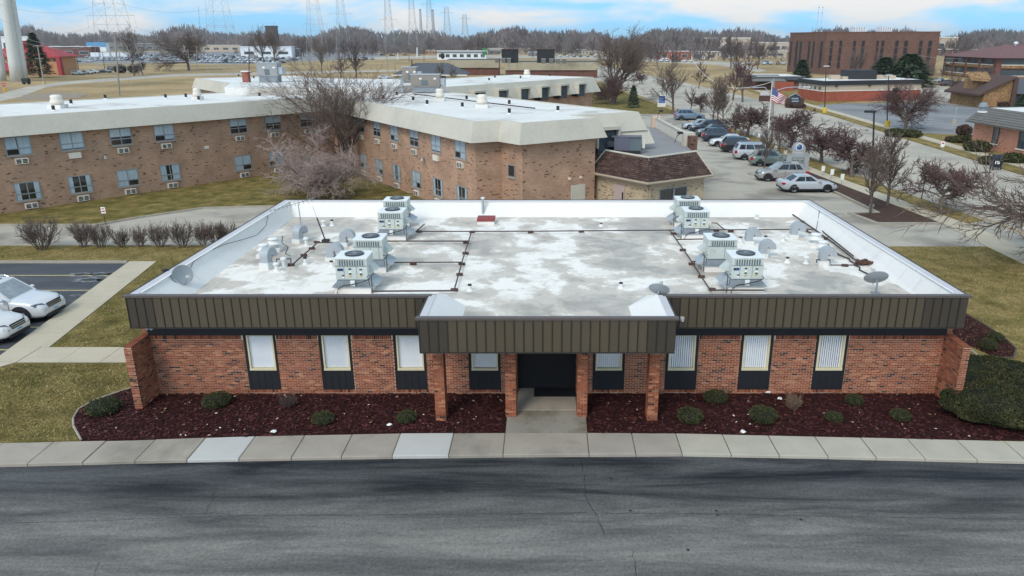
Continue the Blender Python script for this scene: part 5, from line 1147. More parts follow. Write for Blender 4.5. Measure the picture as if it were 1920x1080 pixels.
def car(kind, m, label, loc, rz, group=None, name='parked_car', detail=1, rails=False, wheelm=True):
    L_, W, wr, wbase, belt, roofz, hood, sx, rf, rr, rgx, tailz = SPEC[kind]; h = L_ / 2; hw = W / 2
    t = thing(name, label, 'car', loc, rz, group)
    key = (kind, m.name, detail, rails)
    if key in car.c:
        for ch in KIDS.get(car.c[key], ()):
            c = copy_tree(ch, t); KIDS.setdefault(t.name, []).append(c)
        return t
    car.c[key] = t.name
    # lower body: loft of cross sections
    tab = [(-h, .46, .86, .80), (-h + .06, .36, tailz - .08, .90), (-h + .25, .27, tailz, .965), (rgx + .25, .24, belt + .01, 1.0), (0, .22, belt, 1.0), (sx - .1, .22, belt - .02, 1.0), (sx + .15, .23, hood, .995), (h - .75, .24, hood - .06, .985), (h - .35, .25, hood - .15, .95), (h - .12, .28, hood - .27, .88), (h - .02, .34, hood - .36, .78), (h, .42, hood - .45, .72)]
    xs = sorted(set([r_[0] for r_ in tab] + [-h + L_ * k / 22 for k in range(23)]))
    b = MB(); prof = [(0, 0), (.84, 0), (.95, .05), (.985, .22), (1.0, .46), (.985, .74), (.945, .92), (.86, .985), (.55, 1.02), (0, 1.035)]
    N = len(prof); rings = []
    for x in xs:
        zb, zt, wf = lerp_tab(tab, x); ring = [(x, -hw * wf * p, zb + (zt - zb) * q) for p, q in prof] + [(x, hw * wf * p, zb + (zt - zb) * q) for p, q in prof[1:-1][::-1]]
        rings.append(ring)
    M_ = len(rings[0]); b.v = [v for r_ in rings for v in r_]
    for i in range(len(rings) - 1):
        for j in range(M_): j2 = (j + 1) % M_; b.f.append([i * M_ + j, i * M_ + j2, (i + 1) * M_ + j2, (i + 1) * M_ + j]); b.m.append(0); b.a.append(0)
    b.f.append(list(range(M_))[::-1]); b.f.append([(len(rings) - 1) * M_ + j for j in range(M_)]); b.m += [0, 0]; b.a += [0, 0]
    body = b.build('body', m, t, smooth=True)
    # greenhouse
    bw, tw, zb = hw * .93, hw * .74, belt - .05
    B = [Vector((rgx, -bw * .95, zb)), Vector((rgx, bw * .95, zb)), Vector((sx + .1, bw, zb)), Vector((sx + .1, -bw, zb))]
    T = [Vector((rr, -tw * .96, roofz - .05)), Vector((rr, tw * .96, roofz - .05)), Vector((rf, tw, roofz - .04)), Vector((rf, -tw, roofz - .04))]
    g = MB()
    for k in range(4): k2 = (k + 1) % 4; g.quad(B[k2], B[k], T[k], T[k2])
    mid = (rr + rf) / 2; c0 = [Vector((rr + .12, 0, roofz)), Vector((mid, 0, roofz + .03)), Vector((rf - .1, 0, roofz + .0))]
    tl = [T[0], Vector((mid, -tw, roofz - .015)), T[3]]; tr = [T[1], Vector((mid, tw, roofz - .015)), T[2]]
    for k in range(2): g.quad(tl[k], tl[k + 1], c0[k + 1], c0[k]); g.quad(c0[k], c0[k + 1], tr[k + 1], tr[k])
    g.tri(T[0], c0[0], T[1]); g.tri(T[2], c0[2], T[3])
    g.build('cabin', m, t)
    def glass(a, bb, c, d, u0, u1, v0, v1, nm='window', off=.008, mm=None):
        p = lambda u, v: (a.lerp(bb, u)).lerp(d.lerp(c, u), v)
        q = [p(u0, v0), p(u1, v0), p(u1, v1), p(u0, v1)]; n = (q[1] - q[0]).cross(q[3] - q[0]).normalized(); MB().quad(*[k + n * off for k in q]).build(nm, mm or m_carglass, t)
    glass(B[3], B[2], T[2], T[3], .06, .94, .10, .93, 'windscreen', .008, m_screen); glass(B[1], B[0], T[0], T[1], .09, .91, .25 if kind != 'sedan' else .1, .92, 'rear_window')
    for sg in (-1, 1):
        a, bb, c, d = (B[0], B[3], T[3], T[0]) if sg < 0 else (B[2], B[1], T[1], T[2])
        f = (lambda u0, u1: (u0, u1)) if sg < 0 else (lambda u0, u1: (1 - u1, 1 - u0))
        for u0, u1 in (((.50, .86), (.13, .47)) if kind == 'sedan' else ((.56, .88), (.29, .535), (.08, .265))): glass(a, bb, c, d, *f(u0, u1), .16, .88)
        # wheels, arches, mirror, lamps
        for xw in (wbase / 2 + .05, -wbase / 2 + .05):
            wf = .99; arch = MB(); n = 18
            pts = [(xw + (wr + .075) * math.cos(math.pi * (k / n * 1.16 - .08)), sg * (hw * wf + .004), wr + (wr + .075) * math.sin(math.pi * (k / n * 1.16 - .08))) for k in range(n + 1)]
            arch.add(pts, [list(range(n + 1)) if sg < 0 else list(range(n + 1))[::-1]]); arch.build('wheel_arch', m_plastic, t)
            ty, ri = wheel_meshes(wr); wo = addobj('wheel', ty, t, (xw, sg * (hw * wf - .085), wr)); addobj('rim', ri, wo)
        mx = sx - .18; MB().lathe([(.05, -.07), (.1, -.05), (.11, .03), (.05, .08)], mx, sg * (hw + .08), belt + .04, 8).build('mirror', m, t, smooth=True)
        zf = hood - .28; xf = h - .22
        lm = MB(); lm.add([(h - .10, sg * hw * .52, zf - .02), (h - .33, sg * hw * .955, zf + .0), (h - .52, sg * hw * .972, zf + .10), (h - .36, sg * hw * .90, zf + .13), (h - .20, sg * hw * .60, zf + .10)], [(0, 1, 2, 3, 4) if sg > 0 else (4, 3, 2, 1, 0)]); lm.v = [(x + .035, y * 1.012, z) for x, y, z in lm.v]; lm.build('headlight', m_lamp, t)
        tz = tailz - .2; tm = MB(); tm.rbox((-h + .13, sg * hw * .86, tz), (.26, .22, .26 if kind != 'sedan' else .16), 0); tm.build('tail_light', m_tail, t)
        fg = MB(); fg.add([(h - .05, sg * hw * .62, .50), (h - .20, sg * hw * .86, .52), (h - .16, sg * hw * .84, .66), (h - .04, sg * hw * .66, .60)], [(0, 1, 2, 3) if sg > 0 else (3, 2, 1, 0)]); fg.v = [(x + .05, y * 1.02, z) for x, y, z in fg.v]; fg.build('fog_lamp_recess', m_plastic, t)
        MB().box(-h + .6, h - .7, sg * hw * .985 - .02, sg * hw * .985 + .02, .23, .33).build('sill', m_plastic, t)
        if detail > 1:
            for xd in (sx + .02, -.12, -1.1): MB().box(xd - .006, xd + .006, sg * hw - .004, sg * hw + .006, .38, belt - .06).build('door_gap', m_plastic, t)
            for xd in (.0, -1.0): MB().box(xd - .22, xd - .02, sg * hw - .004, sg * hw + .03, belt - .2, belt - .165).build('door_handle', m, t)
        if rails: MB().tube([(rr + .15, sg * tw * .9, roofz + .0), (rr + .25, sg * tw * .9, roofz + .06), (rf - .3, sg * tw * .9, roofz + .06), (rf - .15, sg * tw * .9, roofz + .0)], .022, 5).build('roof_rail', m_chr, t)
    zf = hood - .30; gr = MB(); gr.add([(h + .012, -hw * .46, zf - .13), (h + .012, hw * .46, zf - .13), (h - .06, hw * .52, zf + .08), (h - .06, -hw * .52, zf + .08)], [(0, 1, 2, 3)]); go = gr.build('grille', m_plastic, t)
    for k in range(2): z = zf - .06 + k * .075; x = h + .014 - .072 * (z - zf + .13) / .21; MB().rbox((x + .012, 0, z), (.03, W * .47, .028)).build('grille_bar', m_chr, go)
    MB().box(h - .14, h + .025, -hw * .66, hw * .66, .24, .37).build('front_apron', m_plastic, t); MB().box(-h - .02, -h + .12, -hw * .7, hw * .7, .36, .46).build('rear_apron', m_plastic, t)
    pl = MB().box(h + .005, h + .03, -.16, .16, .43, .54).build('number_plate', m_plate, t); MB().box(h + .031, h + .034, -.13, .13, .46, .51).build('plate_print', m_teal, pl); MB().box(-h - .02, -h + .02, -.16, .16, .7, .81).build('number_plate', m_plate, t)
    MB().box(-h + .3, h - .3, -hw * .8, hw * .8, .16, .26).build('underbody', m_plastic, t)
    if detail > 1: MB().add([], []); sr = MB(); sr.quad((rf - .95, -.38, roofz + .034), (rf - .22, -.38, roofz + .014), (rf - .22, .38, roofz + .014), (rf - .95, .38, roofz + .034)); sr.v = [(x, y, z + .012) for x, y, z in sr.v]; sr.build('sunroof', m_carglass, t)
    return t
car.c = {}
pw = paint('white', 212, 214, 216); ps = paint('silver', 176, 181, 186); pb_ = paint('black', 30, 31, 36); pn = paint('navy', 40, 50, 66); pgr = paint('sage', 112, 126, 120); pt = paint('taupe', 150, 148, 144); pbl = paint('steel_blue', 104, 122, 142); pgy = paint('graphite', 76, 80, 86)
def at(u, v, dx=0, dy=0): p = G(u, v); return (p.x + dx, p.y + dy, .016)
car('suv', pw, 'white three row car with black lower trim beside the left walk', (P(119, 575, 32.1).x - 2.78, 32.1, .014), 0, None, 'parked_car', 2, True)
car('compact', paint('pearl', 216, 216, 214), 'white compact car cut by the left picture edge', (P(54, 622, 29.5).x - 2.58, 29.5, .014), 0, None, 'parked_car', 2)
car('sedan', ps, 'silver sedan nearest in the street side lot, nose toward the street', at(1514, 360, 0, .4), R(2))
car('compact', pt, 'silver beige crossover behind the silver sedan, nose toward the brown roof', at(1467, 340, 0, .6), R(178), None, 'parked_car', 2)
car('compact', pgr, 'sage green crossover left of the arched monument sign', at(1448, 312, 0, .5), R(-6))
car('van', ps, 'silver minivan behind the sage green crossover', at(1421, 300, 0, .5), R(-5), None, 'parked_car', 1, True)
car('suv', pb_, 'black large crossover with chrome window line behind the minivan', at(1392, 286, 0, .5), R(-6))
car('sedan', pw, 'white sedan between two black crossovers in the row', at(1368, 275, 0, .5), R(174))
car('suv', pn, 'very dark blue crossover behind the white sedan', at(1353, 266, 0, .5), R(-5))
car('compact', pgy, 'graphite crossover with pale lamps, fourth from the far end', at(1337, 257, 0, .5), R(176), None, 'parked_car', 1)
car('suv', paint('midnight', 34, 42, 60), 'midnight blue crossover, second from the far end', at(1326, 249, 0, .5), R(176))
car('sedan', paint('cool_silver', 168, 176, 184), 'cool silver sedan at the far end of the row', at(1311, 243, 0, .5), R(177))
car('suv', pbl, 'steel blue crossover parked alone beyond the row', at(1293, 226, 0, .6), R(-2))
# cars across the street and on the far service roads
for k, (u, v, kd, mm, a, lb) in enumerate(((1777, 161, 'suv', pgy, 5, 'graphite car in front of the hipped roof offices'), (1799, 164, 'suv', pn, 5, 'dark blue car beside the graphite one at the hipped roof offices'), (1765, 155, 'sedan', ps, 5, 'silver car half hidden behind the graphite one'), (1817, 177, 'sedan', pw, 10, 'white low car beside the gabled brick house'),
        (718, 104, 'suv', pn, 0, 'dark car first in the line on the far service road'), (735, 105, 'suv', pb_, 0, 'black car second in the line on the far service road'), (760, 104, 'sedan', pb_, 0, 'black low car third in the line on the far service road'), (784, 104.5, 'compact', pgr, 0, 'grey green car last in the line on the far service road'),
        (722, 149, 'sedan', ps, 0, 'pale car by the grey hipped roof house'), (118, 139, 'suv', pgy, -8, 'grey car parked nearest the red roofed hall'), (147, 141, 'suv', pgr, -8, 'olive car second from the red roofed hall'), (163, 139, 'sedan', ps, -8, 'silver car third from the red roofed hall'), (176, 137.5, 'sedan', pw, -8, 'white car fourth from the red roofed hall'), (198, 136.5, 'sedan', pb_, -5, 'black car alone on the far service drive'), (212, 131, 'suv', pgy, -5, 'dark grey car beyond the far service drive'),
        (144, 116.5, 'suv', pgy, 0, 'dark car parked out in front of the dealer lot'), (168, 116.5, 'sedan', ps, 0, 'silver car parked out in front of the dealer lot'))):
    car(kd, mm, lb, at(u, v), R(a))
# the dealer's rows
kinds = [('sedan', pw), ('suv', pw), ('suv', ps), ('compact', pw), ('suv', pgy), ('compact', ps), ('van', pw), ('sedan', pb_)]
rd = random.Random(21); cnt = 0
for v0, v1, u0, u1, step in ((117.5, 119.0, 380, 540, 11), (113.6, 113.6, 185, 560, 10.5), (111.0, 110.6, 175, 570, 10), (108.6, 108.2, 165, 470, 9.6), (106.6, 106.4, 160, 470, 9.2), (104.6, 104.6, 190, 465, 9)):
    u = u0
    while u < u1:
        v = v0 + (v1 - v0) * (u - u0) / (u1 - u0)
        if rd.random() > .12:
            kd, mm = rd.choice(kinds); car(kd, mm, 'small car standing in the crowded rows of the far dealer lot', at(u, v), R(rd.choice((0, 180)) + rd.uniform(-6, 6) + 60), 'cars in the far dealer lot', 'dealer_car'); cnt += 1
        u += step * rd.uniform(.9, 1.15)
for u0, u1, v in ((1045, 1130, 103.5), (1050, 1150, 107), (1240, 1300, 116), (1380, 1470, 121), (640, 700, 112)):
    u = u0
    while u < u1: kd, mm = rd.choice(kinds); car(kd, mm, 'small car parked in a lot beyond the banded building and far street', at(u, v), R(rd.choice((0, 180)) + rd.uniform(-5, 5) + 70), 'cars in the small far lots', 'far_car'); u += rd.uniform(9, 14)
# ================================================================ TREES AND SHRUBS (bare, late winter)
m_bark = mat('grey_brown_bark', srgb(104, 92, 85), .95, var=.3, scale=3, fine=25, bump=.5, bdist=.03, rand=.12, spec=.1)
m_bark_l = mat('pale_bark', srgb(112, 102, 94), .95, var=.3, scale=3, fine=25, bump=.5, bdist=.03, rand=.1, spec=.1)
m_twig = mat('brown_twig', srgb(108, 94, 86), .95, var=.2, scale=1, fine=6, rand=.15, spec=.1)
m_twig_p = mat('purple_twig', srgb(100, 79, 77), .95, var=.25, scale=1, fine=6, rand=.12, spec=.1)
m_twig_g = mat('pale_grey_twig', srgb(164, 146, 138), .95, var=.25, scale=1, fine=6, spec=.1)
m_twig_t = mat('tan_twig', srgb(138, 116, 96), .95, var=.25, scale=1, fine=6, rand=.12, spec=.1)
m_twig_far = mat('far_twig', srgb(108, 95, 91), .95, var=.2, scale=.3, fine=2, rand=.2, spec=.1)
m_needle = mat('conifer_needles', srgb(80, 94, 72), .9, var=.45, scale=1.5, fine=9, rand=.15, spec=.15)
m_box = rampmat('boxwood_leaf', 'tone', [(0, srgb(40, 44, 24)), (.5, srgb(66, 70, 40)), (.8, srgb(92, 94, 56)), (1, srgb(128, 112, 72))], rough=.8, bump=.05, fine=20)
m_yew = rampmat('yew_leaf', 'tone', [(0, srgb(36, 40, 24)), (.5, srgb(58, 62, 36)), (.8, srgb(82, 82, 48)), (1, srgb(112, 98, 60))], rough=.8, bump=.05, fine=20)
def grow(rnd, sp):
    """one bare tree: returns (wood, twigs) mesh builders. sp: height, levels and habit"""
    wood, tw = MB(), MB()
    def branch(p, d, L_, r, lev):
        nseg = 5 if lev == 0 else (4 if lev == 1 else 3); pts = [p]; rs = [r]; q = p.copy(); dd = d.copy()
        for i in range(nseg):
            j = sp['gnarl'] * (1 + .4 * lev)
            dd = (dd + Vector((rnd.gauss(0, j), rnd.gauss(0, j), rnd.gauss(0, j * .6) + sp['up'] * (.5 if lev else 1.0)))).normalized()
            q = q + dd * L_ / nseg; pts.append(q.copy()); rs.append(r * (1 - (i + 1) / nseg * (.45 if lev < 2 else .7)))
        if lev < 2: wood.tube(pts, rs, 7 if lev == 0 else 5, cap=False)
        else: tw.tube(pts, rs, 3, cap=False)
        if lev >= sp['levels']:
            return
        last = lev == sp['levels'] - 1
        k = sp['kids'][lev]; t0 = sp['start'][min(lev, len(sp['start']) - 1)]
        for c in range(k):
            f = t0 + (1 - t0) * (c + rnd.random()) / k; x = f * nseg; i = min(int(x), nseg - 1); bp = pts[i].lerp(pts[i + 1], x - i); ax = (pts[i + 1] - pts[i]).normalized()
            az = c * 2.4 + rnd.uniform(-.5, .5); up = Vector((0, 0, 1)) if abs(ax.z) < .95 else Vector((1, 0, 0)); e1 = ax.cross(up).normalized(); e2 = ax.cross(e1)
            sprd = sp['angle'][min(lev, len(sp['angle']) - 1)] * rnd.uniform(.7, 1.25); nd_ = (ax * math.cos(sprd) + (e1 * math.cos(az) + e2 * math.sin(az)) * math.sin(sprd)).normalized()
            ln = L_ * sp['ratio'][min(lev, len(sp['ratio']) - 1)] * rnd.uniform(.65, 1.2) * (1.15 - .55 * f if sp.get('taper') else 1)
            rr = max(rs[i] * (.62 if lev else .6) * rnd.uniform(.75, 1), sp['rmin'])
            if last:                                   # twig: a thin three-sided spike
                tip = bp + nd_ * ln + Vector((0, 0, ln * sp['up'] * .6)); s1 = nd_.orthogonal().normalized() * sp['rmin']; s2 = nd_.cross(s1)
                a, b, c3 = bp + s1, bp - s1 * .5 + s2 * .87, bp - s1 * .5 - s2 * .87; tw.tri(a, b, tip); tw.tri(b, c3, tip); tw.tri(c3, a, tip)
            else: branch(bp, nd_, ln, rr, lev + 1)
    n = sp.get('stems', 1)
    for s in range(n):
        a = 2 * math.pi * s / n + rnd.uniform(-.3, .3); lean = sp.get('lean', 0) * rnd.uniform(.6, 1.2)
        branch(Vector((.12 * (n > 1) * math.cos(a), .12 * (n > 1) * math.sin(a), -.05)), Vector((math.sin(lean) * math.cos(a), math.sin(lean) * math.sin(a), math.cos(lean))), sp['trunk'], sp['r'], 0)
    return wood, tw
SPECIES = {
    'multi': dict(trunk=5.0, r=.17, levels=4, kids=(6, 7, 7, 5), start=(.35, .25, .15), angle=(.5, .5, .55, .5), ratio=(1.0, .62, .55, .55), gnarl=.11, up=.09, rmin=.016, stems=4, lean=.32),
    'vase': dict(trunk=6.0, r=.26, levels=4, kids=(8, 8, 8, 7), start=(.35, .25, .15), angle=(.55, .5, .55, .5), ratio=(.85, .6, .5, .45), gnarl=.09, up=.10, rmin=.022),
    'oldelm': dict(trunk=7.0, r=.42, levels=4, kids=(8, 8, 8, 6), start=(.3, .3, .2), angle=(.6, .55, .6, .5), ratio=(.95, .6, .5, .45), gnarl=.12, up=.07, rmin=.034, stems=2, lean=.25),
    'broad': dict(trunk=3.4, r=.30, levels=4, kids=(12, 10, 10, 8), start=(.35, .25, .15), angle=(1.05, .6, .6, .5), ratio=(1.25, .6, .5, .5), gnarl=.12, up=.03, rmin=.017),
    'crab': dict(trunk=2.0, r=.17, levels=4, kids=(9, 9, 9, 8), start=(.55, .25, .1), angle=(.95, .7, .7, .6), ratio=(1.0, .62, .5, .5), gnarl=.2, up=.03, rmin=.019),
    'redbud': dict(trunk=1.6, r=.12, levels=4, kids=(6, 9, 9, 7), start=(.3, .2, .1), angle=(.75, .7, .8, .7), ratio=(1.5, .6, .5, .5), gnarl=.2, up=.05, rmin=.011, stems=4, lean=.5),
    'young': dict(trunk=4.2, r=.09, levels=3, kids=(24, 8, 8), start=(.25, .2, .1), angle=(.6, .55, .5), ratio=(.42, .5, .5), gnarl=.05, up=.06, rmin=.019, taper=1),
    'hedge': dict(trunk=1.05, r=.022, levels=3, kids=(6, 6, 5), start=(.25, .2, .1), angle=(.45, .5, .5), ratio=(.6, .5, .5), gnarl=.08, up=.10, rmin=.009, stems=13, lean=.55),
    'far': dict(trunk=6.5, r=.3, levels=3, kids=(9, 9, 10), start=(.3, .2, .1), angle=(.65, .6, .6), ratio=(.75, .5, .45), gnarl=.12, up=.07, rmin=.075)}
PROTO = {}
def proto(sp, var, bark, twig):
    k = (sp, var, twig.name)
    if k not in PROTO:
        w, t = grow(random.Random(sum(map(ord, sp)) * 131 + var * 17 + 1), SPECIES[sp]); PROTO[k] = (w.mesh('trunk', bark, True), t.mesh('crown', twig), max(v[2] for v in t.v))
    return PROTO[k]
def tree(sp, var, u, v, vtop, label, group=None, bark=None, twig=None, name='bare_tree', rz=None, wide=1.0, xy=None, h=None, cat='tree'):
    p = G(u, v) if xy is None else Vector((*xy, 0)); H_ = P(u, vtop, p.y).z if h is None else h
    tr, cr, th = proto(sp, var, bark or m_bark, twig or m_twig); s = H_ / th
    t = thing(name, label, cat, (p.x, p.y, 0), random.uniform(0, 6.28) if rz is None else rz, group); t.scale = (s * wide, s * wide, s)
    addobj('trunk' if name == 'bare_tree' else 'stems', tr, t); addobj('crown' if name == 'bare_tree' else 'twigs', cr, t); return t
# near and middle trees
tree('multi', 1, 655, 332, 90, 'tall bare tree in the inner corner of the tan block', None, m_bark, m_twig, rz=.4, wide=1.2)
tree('redbud', 1, 590, 374, 228, 'bushy purplish bare tree before the inner corner of the tan block', None, m_bark_l, m_twig_g, rz=.2, wide=1.2)
tree('oldelm', 1, 1150, 192, 36, 'biggest bare tree, many limbed, behind the white roof', None, m_bark, m_twig, rz=.3, wide=1.05)
tree('redbud', 2, 1148, 196, 128, 'pinkish bare shrubby tree at the foot of the biggest tree', None, m_bark_l, m_twig_p, rz=1.0)
tree('vase', 2, 1262, 214, 100, 'dark bare tree beside the white and blue sign', None, m_bark, m_twig, rz=1.2, wide=1.2)
tree('broad', 1, 1697, 246, 136, 'wide spreading bare tree on the round evergreen bed across the street', None, m_bark, m_twig_p, rz=.6)
tree('crab', 1, 1762, 400, 290, 'flat topped bare crab tree alone on the near verge', None, m_bark_l, m_twig_p, rz=.3, wide=1.3)
tree('crab', 2, 1540, 307, 222, 'bare crab tree on the verge right of the monument sign', None, m_bark, m_twig_p, rz=1.3, wide=1.3)
tree('crab', 3, 1597, 334, 232, 'bare crab tree leaning beside the tall black lamp post', None, m_bark, m_twig_p, rz=2.0, wide=1.3)
tree('crab', 1, 1484, 276, 196, 'bare crab tree behind the monument sign', None, m_bark, m_twig_p, rz=4.0, wide=1.3)
tree('crab', 2, 1401, 258, 186, 'bare crab tree left of the flagpole', None, m_bark, m_twig_p, rz=2.2, wide=1.3)
tree('young', 1, 1632, 402, 255, 'thin bare sapling at the corner of the brown mulch island', None, m_bark, m_twig, rz=.5)
tree('young', 2, 1663, 388, 240, 'thin bare sapling with low side branch behind the mulch island', None, m_bark_l, m_twig, rz=1.5, wide=1.1)
tree('young', 3, 1461, 290, 212, 'thin bare sapling beside the flagpole', None, m_bark, m_twig_p)
tree('young', 1, 1432, 318, 235, 'thin bare sapling in front of the sage green crossover', None, m_bark, m_twig)
for u, v, vt, l in ((1336, 232, 140, 'first thin street sapling beyond the parked row'), (1344, 233, 150, 'second thin street sapling beyond the parked row'), (1355, 236, 152, 'third thin street sapling beyond the parked row'), (1378, 250, 190, 'fourth thin street sapling beyond the parked row')): tree('young', 2, u, v, vt, l, 'street saplings', m_bark, m_twig)
for k, (u, v, vt, l) in enumerate(((1295, 208, 160, 'small bare tree right of the dark trunked one'), (1314, 211, 170, 'small purplish tree beside the street verge'), (1392, 192, 92, 'dense bare street tree left of the utility wires'), (1374, 188, 98, 'dense bare street tree just beyond its neighbour'), (1249, 180, 140, 'small bare tree before the blue and white sign'), (1200, 158, 132, 'small purple tree by the far verge'), (1310, 166, 112, 'rusty leaved tree by the far crossing'))): tree('crab' if k in (1, 5) else 'far', k % 3, u, v, vt, l, None, m_bark, m_twig_p, wide=.95)
tree('broad', 2, 1990, 415, 205, 'large bare tree reaching in from the right picture edge', None, m_bark, m_twig, rz=2.4, xy=(29.6, 37.5), h=7.8, wide=1.45)
# the clipped row by the rear drive
hb = [(80, 470, 398, 'leftmost bare shrub of the row, tallest and thinnest'), (157, 466, 407, 'second bare shrub from the left in the row'), (190, 467, 411, 'third bare shrub from the left in the row'), (230, 467, 420, 'fourth bare shrub from the left in the row'), (265, 466, 419, 'fifth bare shrub from the left in the row'), (301, 467, 412, 'sixth bare shrub from the left in the row'), (343, 467, 407, 'seventh bare shrub from the left in the row'), (382, 463, 410, 'eighth bare shrub, close to the roof edge'), (405, 461, 410, 'ninth bare shrub, partly behind the roof edge'), (428, 459, 409, 'last bare shrub of the row, mostly behind the roof')]
for k, (u, v, vt, l) in enumerate(hb): tree('hedge', k % 3, u, v, vt, l, 'bare shrubs along the rear drive', m_bark, m_twig, 'bare_shrub', wide=.8 if k else 1.0, cat='shrub')
tree('hedge', 1, 1485, 772, 735, 'small leafless shrub in the right mulch bed', None, m_bark_l, m_twig_t, 'bare_shrub', cat='shrub'); tree('hedge', 2, 541, 768, 735, 'small leafless shrub in the left mulch bed', None, m_bark, m_twig_p, 'bare_shrub', cat='shrub')
# far single trees
for k, (sp, u, v, vt, l) in enumerate((('vase', 252, 142, 38, 'bare tree behind the near lattice pylon'), ('broad', 355, 133, 42, 'forked bare tree in the dry field'), ('vase', 497, 130, 42, 'tall bare tree at the edge of the dry field'), ('vase', 517, 130, 40, 'vine covered bare tree beside the tall field tree'), ('vase', 604, 138, 66, 'bare tree right of the dry field'), ('far', 668, 150, 78, 'purplish tree behind the hub of the tan block'), ('far', 640, 150, 90, 'low bare tree behind the hub of the tan block'), ('crab', 268, 141, 112, 'little bare tree on the field verge'), ('far', 827, 152, 112, 'bare tree before the flat banded building'), ('far', 848, 154, 118, 'low bare tree before the flat banded building'),
        ('far', 1600, 150, 88, 'bare tree before the four storey block, left'), ('far', 1640, 152, 92, 'bare tree before the four storey block, centre'), ('far', 1575, 138, 100, 'bare tree at the corner of the four storey block'), ('far', 1370, 128, 62, 'bare tree before the far shop front, left'), ('far', 1420, 130, 64, 'bare tree before the far shop front, right'), ('crab', 1780, 190, 130, 'thin bare tree beside the hipped roof offices'), ('far', 1840, 176, 118, 'bare tree between the offices and the gabled house'), ('far', 1765, 150, 118, 'low bare tree left of the hipped roof offices'), ('broad', 1715, 158, 100, 'bare tree at the right end of the four storey block'))):
    tree(sp, k % 3, u, v, vt, l, None, m_bark, m_twig_far if sp == 'far' else m_twig, wide=.9)
rf_ = random.Random(31)
for k in range(90):
    z_ = k % 5; u, v = ((rf_.uniform(1170, 1330), rf_.uniform(103, 126)), (rf_.uniform(1330, 1490), rf_.uniform(102, 118)), (rf_.uniform(560, 700), rf_.uniform(101, 108)), (rf_.uniform(1745, 1920), rf_.uniform(98, 112)), (rf_.uniform(860, 1180), rf_.uniform(100, 108)))[z_]
    tree('far', k % 3, u, v, v - rf_.uniform(26, 44), 'bare grey tree in the loose belt around the far shops and roads', 'bare trees of the far belt', m_bark, m_twig_far, wide=.9)
# round clipped evergreens
def leafball(rnd, n, rx, ry, rz_, size, lm=1.0):
    core, lf = MB(), MB(); prof = [(.01, 0), (.55, .05), (.9, .3), (.97, .55), (.82, .8), (.5, .95), (.02, 1.0)]; core.lathe([(r_ * rx * .93, h_ * rz_ * .93) for r_, h_ in prof], 0, 0, 0, 18); core.v = [(x, y * ry / rx, z) for x, y, z in core.v]
    for _ in range(n):
        a = rnd.uniform(0, 6.28); h_ = rnd.random() ** .8; rr = None
        for (r0, h0), (r1, h1) in zip(prof, prof[1:]):
            if h0 <= h_ <= h1: rr = r0 + (r1 - r0) * (h_ - h0) / (h1 - h0)
        if h_ > .9 and rnd.random() < .75: rr = (rr or .3) * math.sqrt(rnd.random()); h_ = 1.0 - .08 * rr
        lump = 1 + .05 * math.sin(5 * a + h_ * 9) + .04 * math.sin(11 * a - h_ * 5) + lm * (rnd.uniform(-.09, .06) + (.09 if rnd.random() < .05 else 0)); c = Vector((rr * rx * math.cos(a) * lump, rr * ry * math.sin(a) * lump, h_ * rz_ * (lump * .5 + .5)))
        d = Vector((rnd.gauss(0, 1), rnd.gauss(0, 1), rnd.gauss(.4, 1))).normalized() * size * rnd.uniform(.6, 1.3); e = d.orthogonal().normalized() * size * .42
        if rnd.random() < .5: e = d.cross(e).normalized() * size * .42
        tn = min(1, max(0, rnd.gauss(.45, .22) + .15 * math.sin(7 * a + 4 * h_))); lf.tri(c - e, c + e, c + d, 0, tn)
    return core, lf
m_core = mat('shrub_core', srgb(30, 33, 20), .95, var=.3)
BX = [leafball(random.Random(k), 3000, 1, 1, 1, .075) for k in range(3)]; BXM = [(c.mesh('stems', m_core), l.mesh('foliage', m_box, attr='tone')) for c, l in BX]
def boxwood(u, v, w, h, label, k, z=.1):
    p = G(u, v, z); sc = 1400 / (p.y * _c + (CAMH - z) * _s); t = thing('clipped_shrub', label, 'shrub', (p.x, p.y + w / sc * .42, z - .03), k * 1.3, 'rounded evergreen shrubs of the front beds'); t.scale = (w / sc / 2, w / sc / 2 * .92, h / sc * .86)
    addobj('stems', BXM[k % 3][0], t); addobj('foliage', BXM[k % 3][1], t)
for k, (u, v, w, h, l) in enumerate(((180, 785, 64, 30, 'rounded evergreen shrub at the curved left end of the mulch'), (397, 770, 56, 27, 'rounded evergreen shrub against the wall, left bed'), (601, 801, 44, 24, 'rounded evergreen shrub near the pavement, left bed'), (760, 797, 40, 24, 'rounded evergreen shrub left of the first porch column'), (1297, 799, 52, 29, 'rounded evergreen shrub nearest the right porch column'), (1345, 760, 46, 24, 'rounded evergreen shrub against the wall, right bed'), (1436, 799, 57, 30, 'widest rounded evergreen shrub in the right bed'), (1568, 795, 34, 20, 'small rounded evergreen shrub near the pavement, right bed'), (1607, 763, 37, 20, 'small rounded evergreen shrub against the wall, far right'), (1695, 793, 39, 22, 'rounded evergreen shrub next to the big spreading yew'), (1873, 644, 32, 20, 'rear one of two round shrubs by the right lawn'), (1859, 660, 35, 24, 'front one of two round shrubs by the right lawn'))): boxwood(u, v, w, h, l, k)
p0 = G(1850, 815, .1); yc, yl = leafball(random.Random(8), 42000, 2.35, 1.55, .85, .05, .35); t = thing('spreading_yew', 'big spreading dark green yew filling the right corner bed', 'shrub', (15.55, 22.45, .08)); yc.build('stems', m_core, t); yl.build('foliage', m_yew, t, attr='tone')
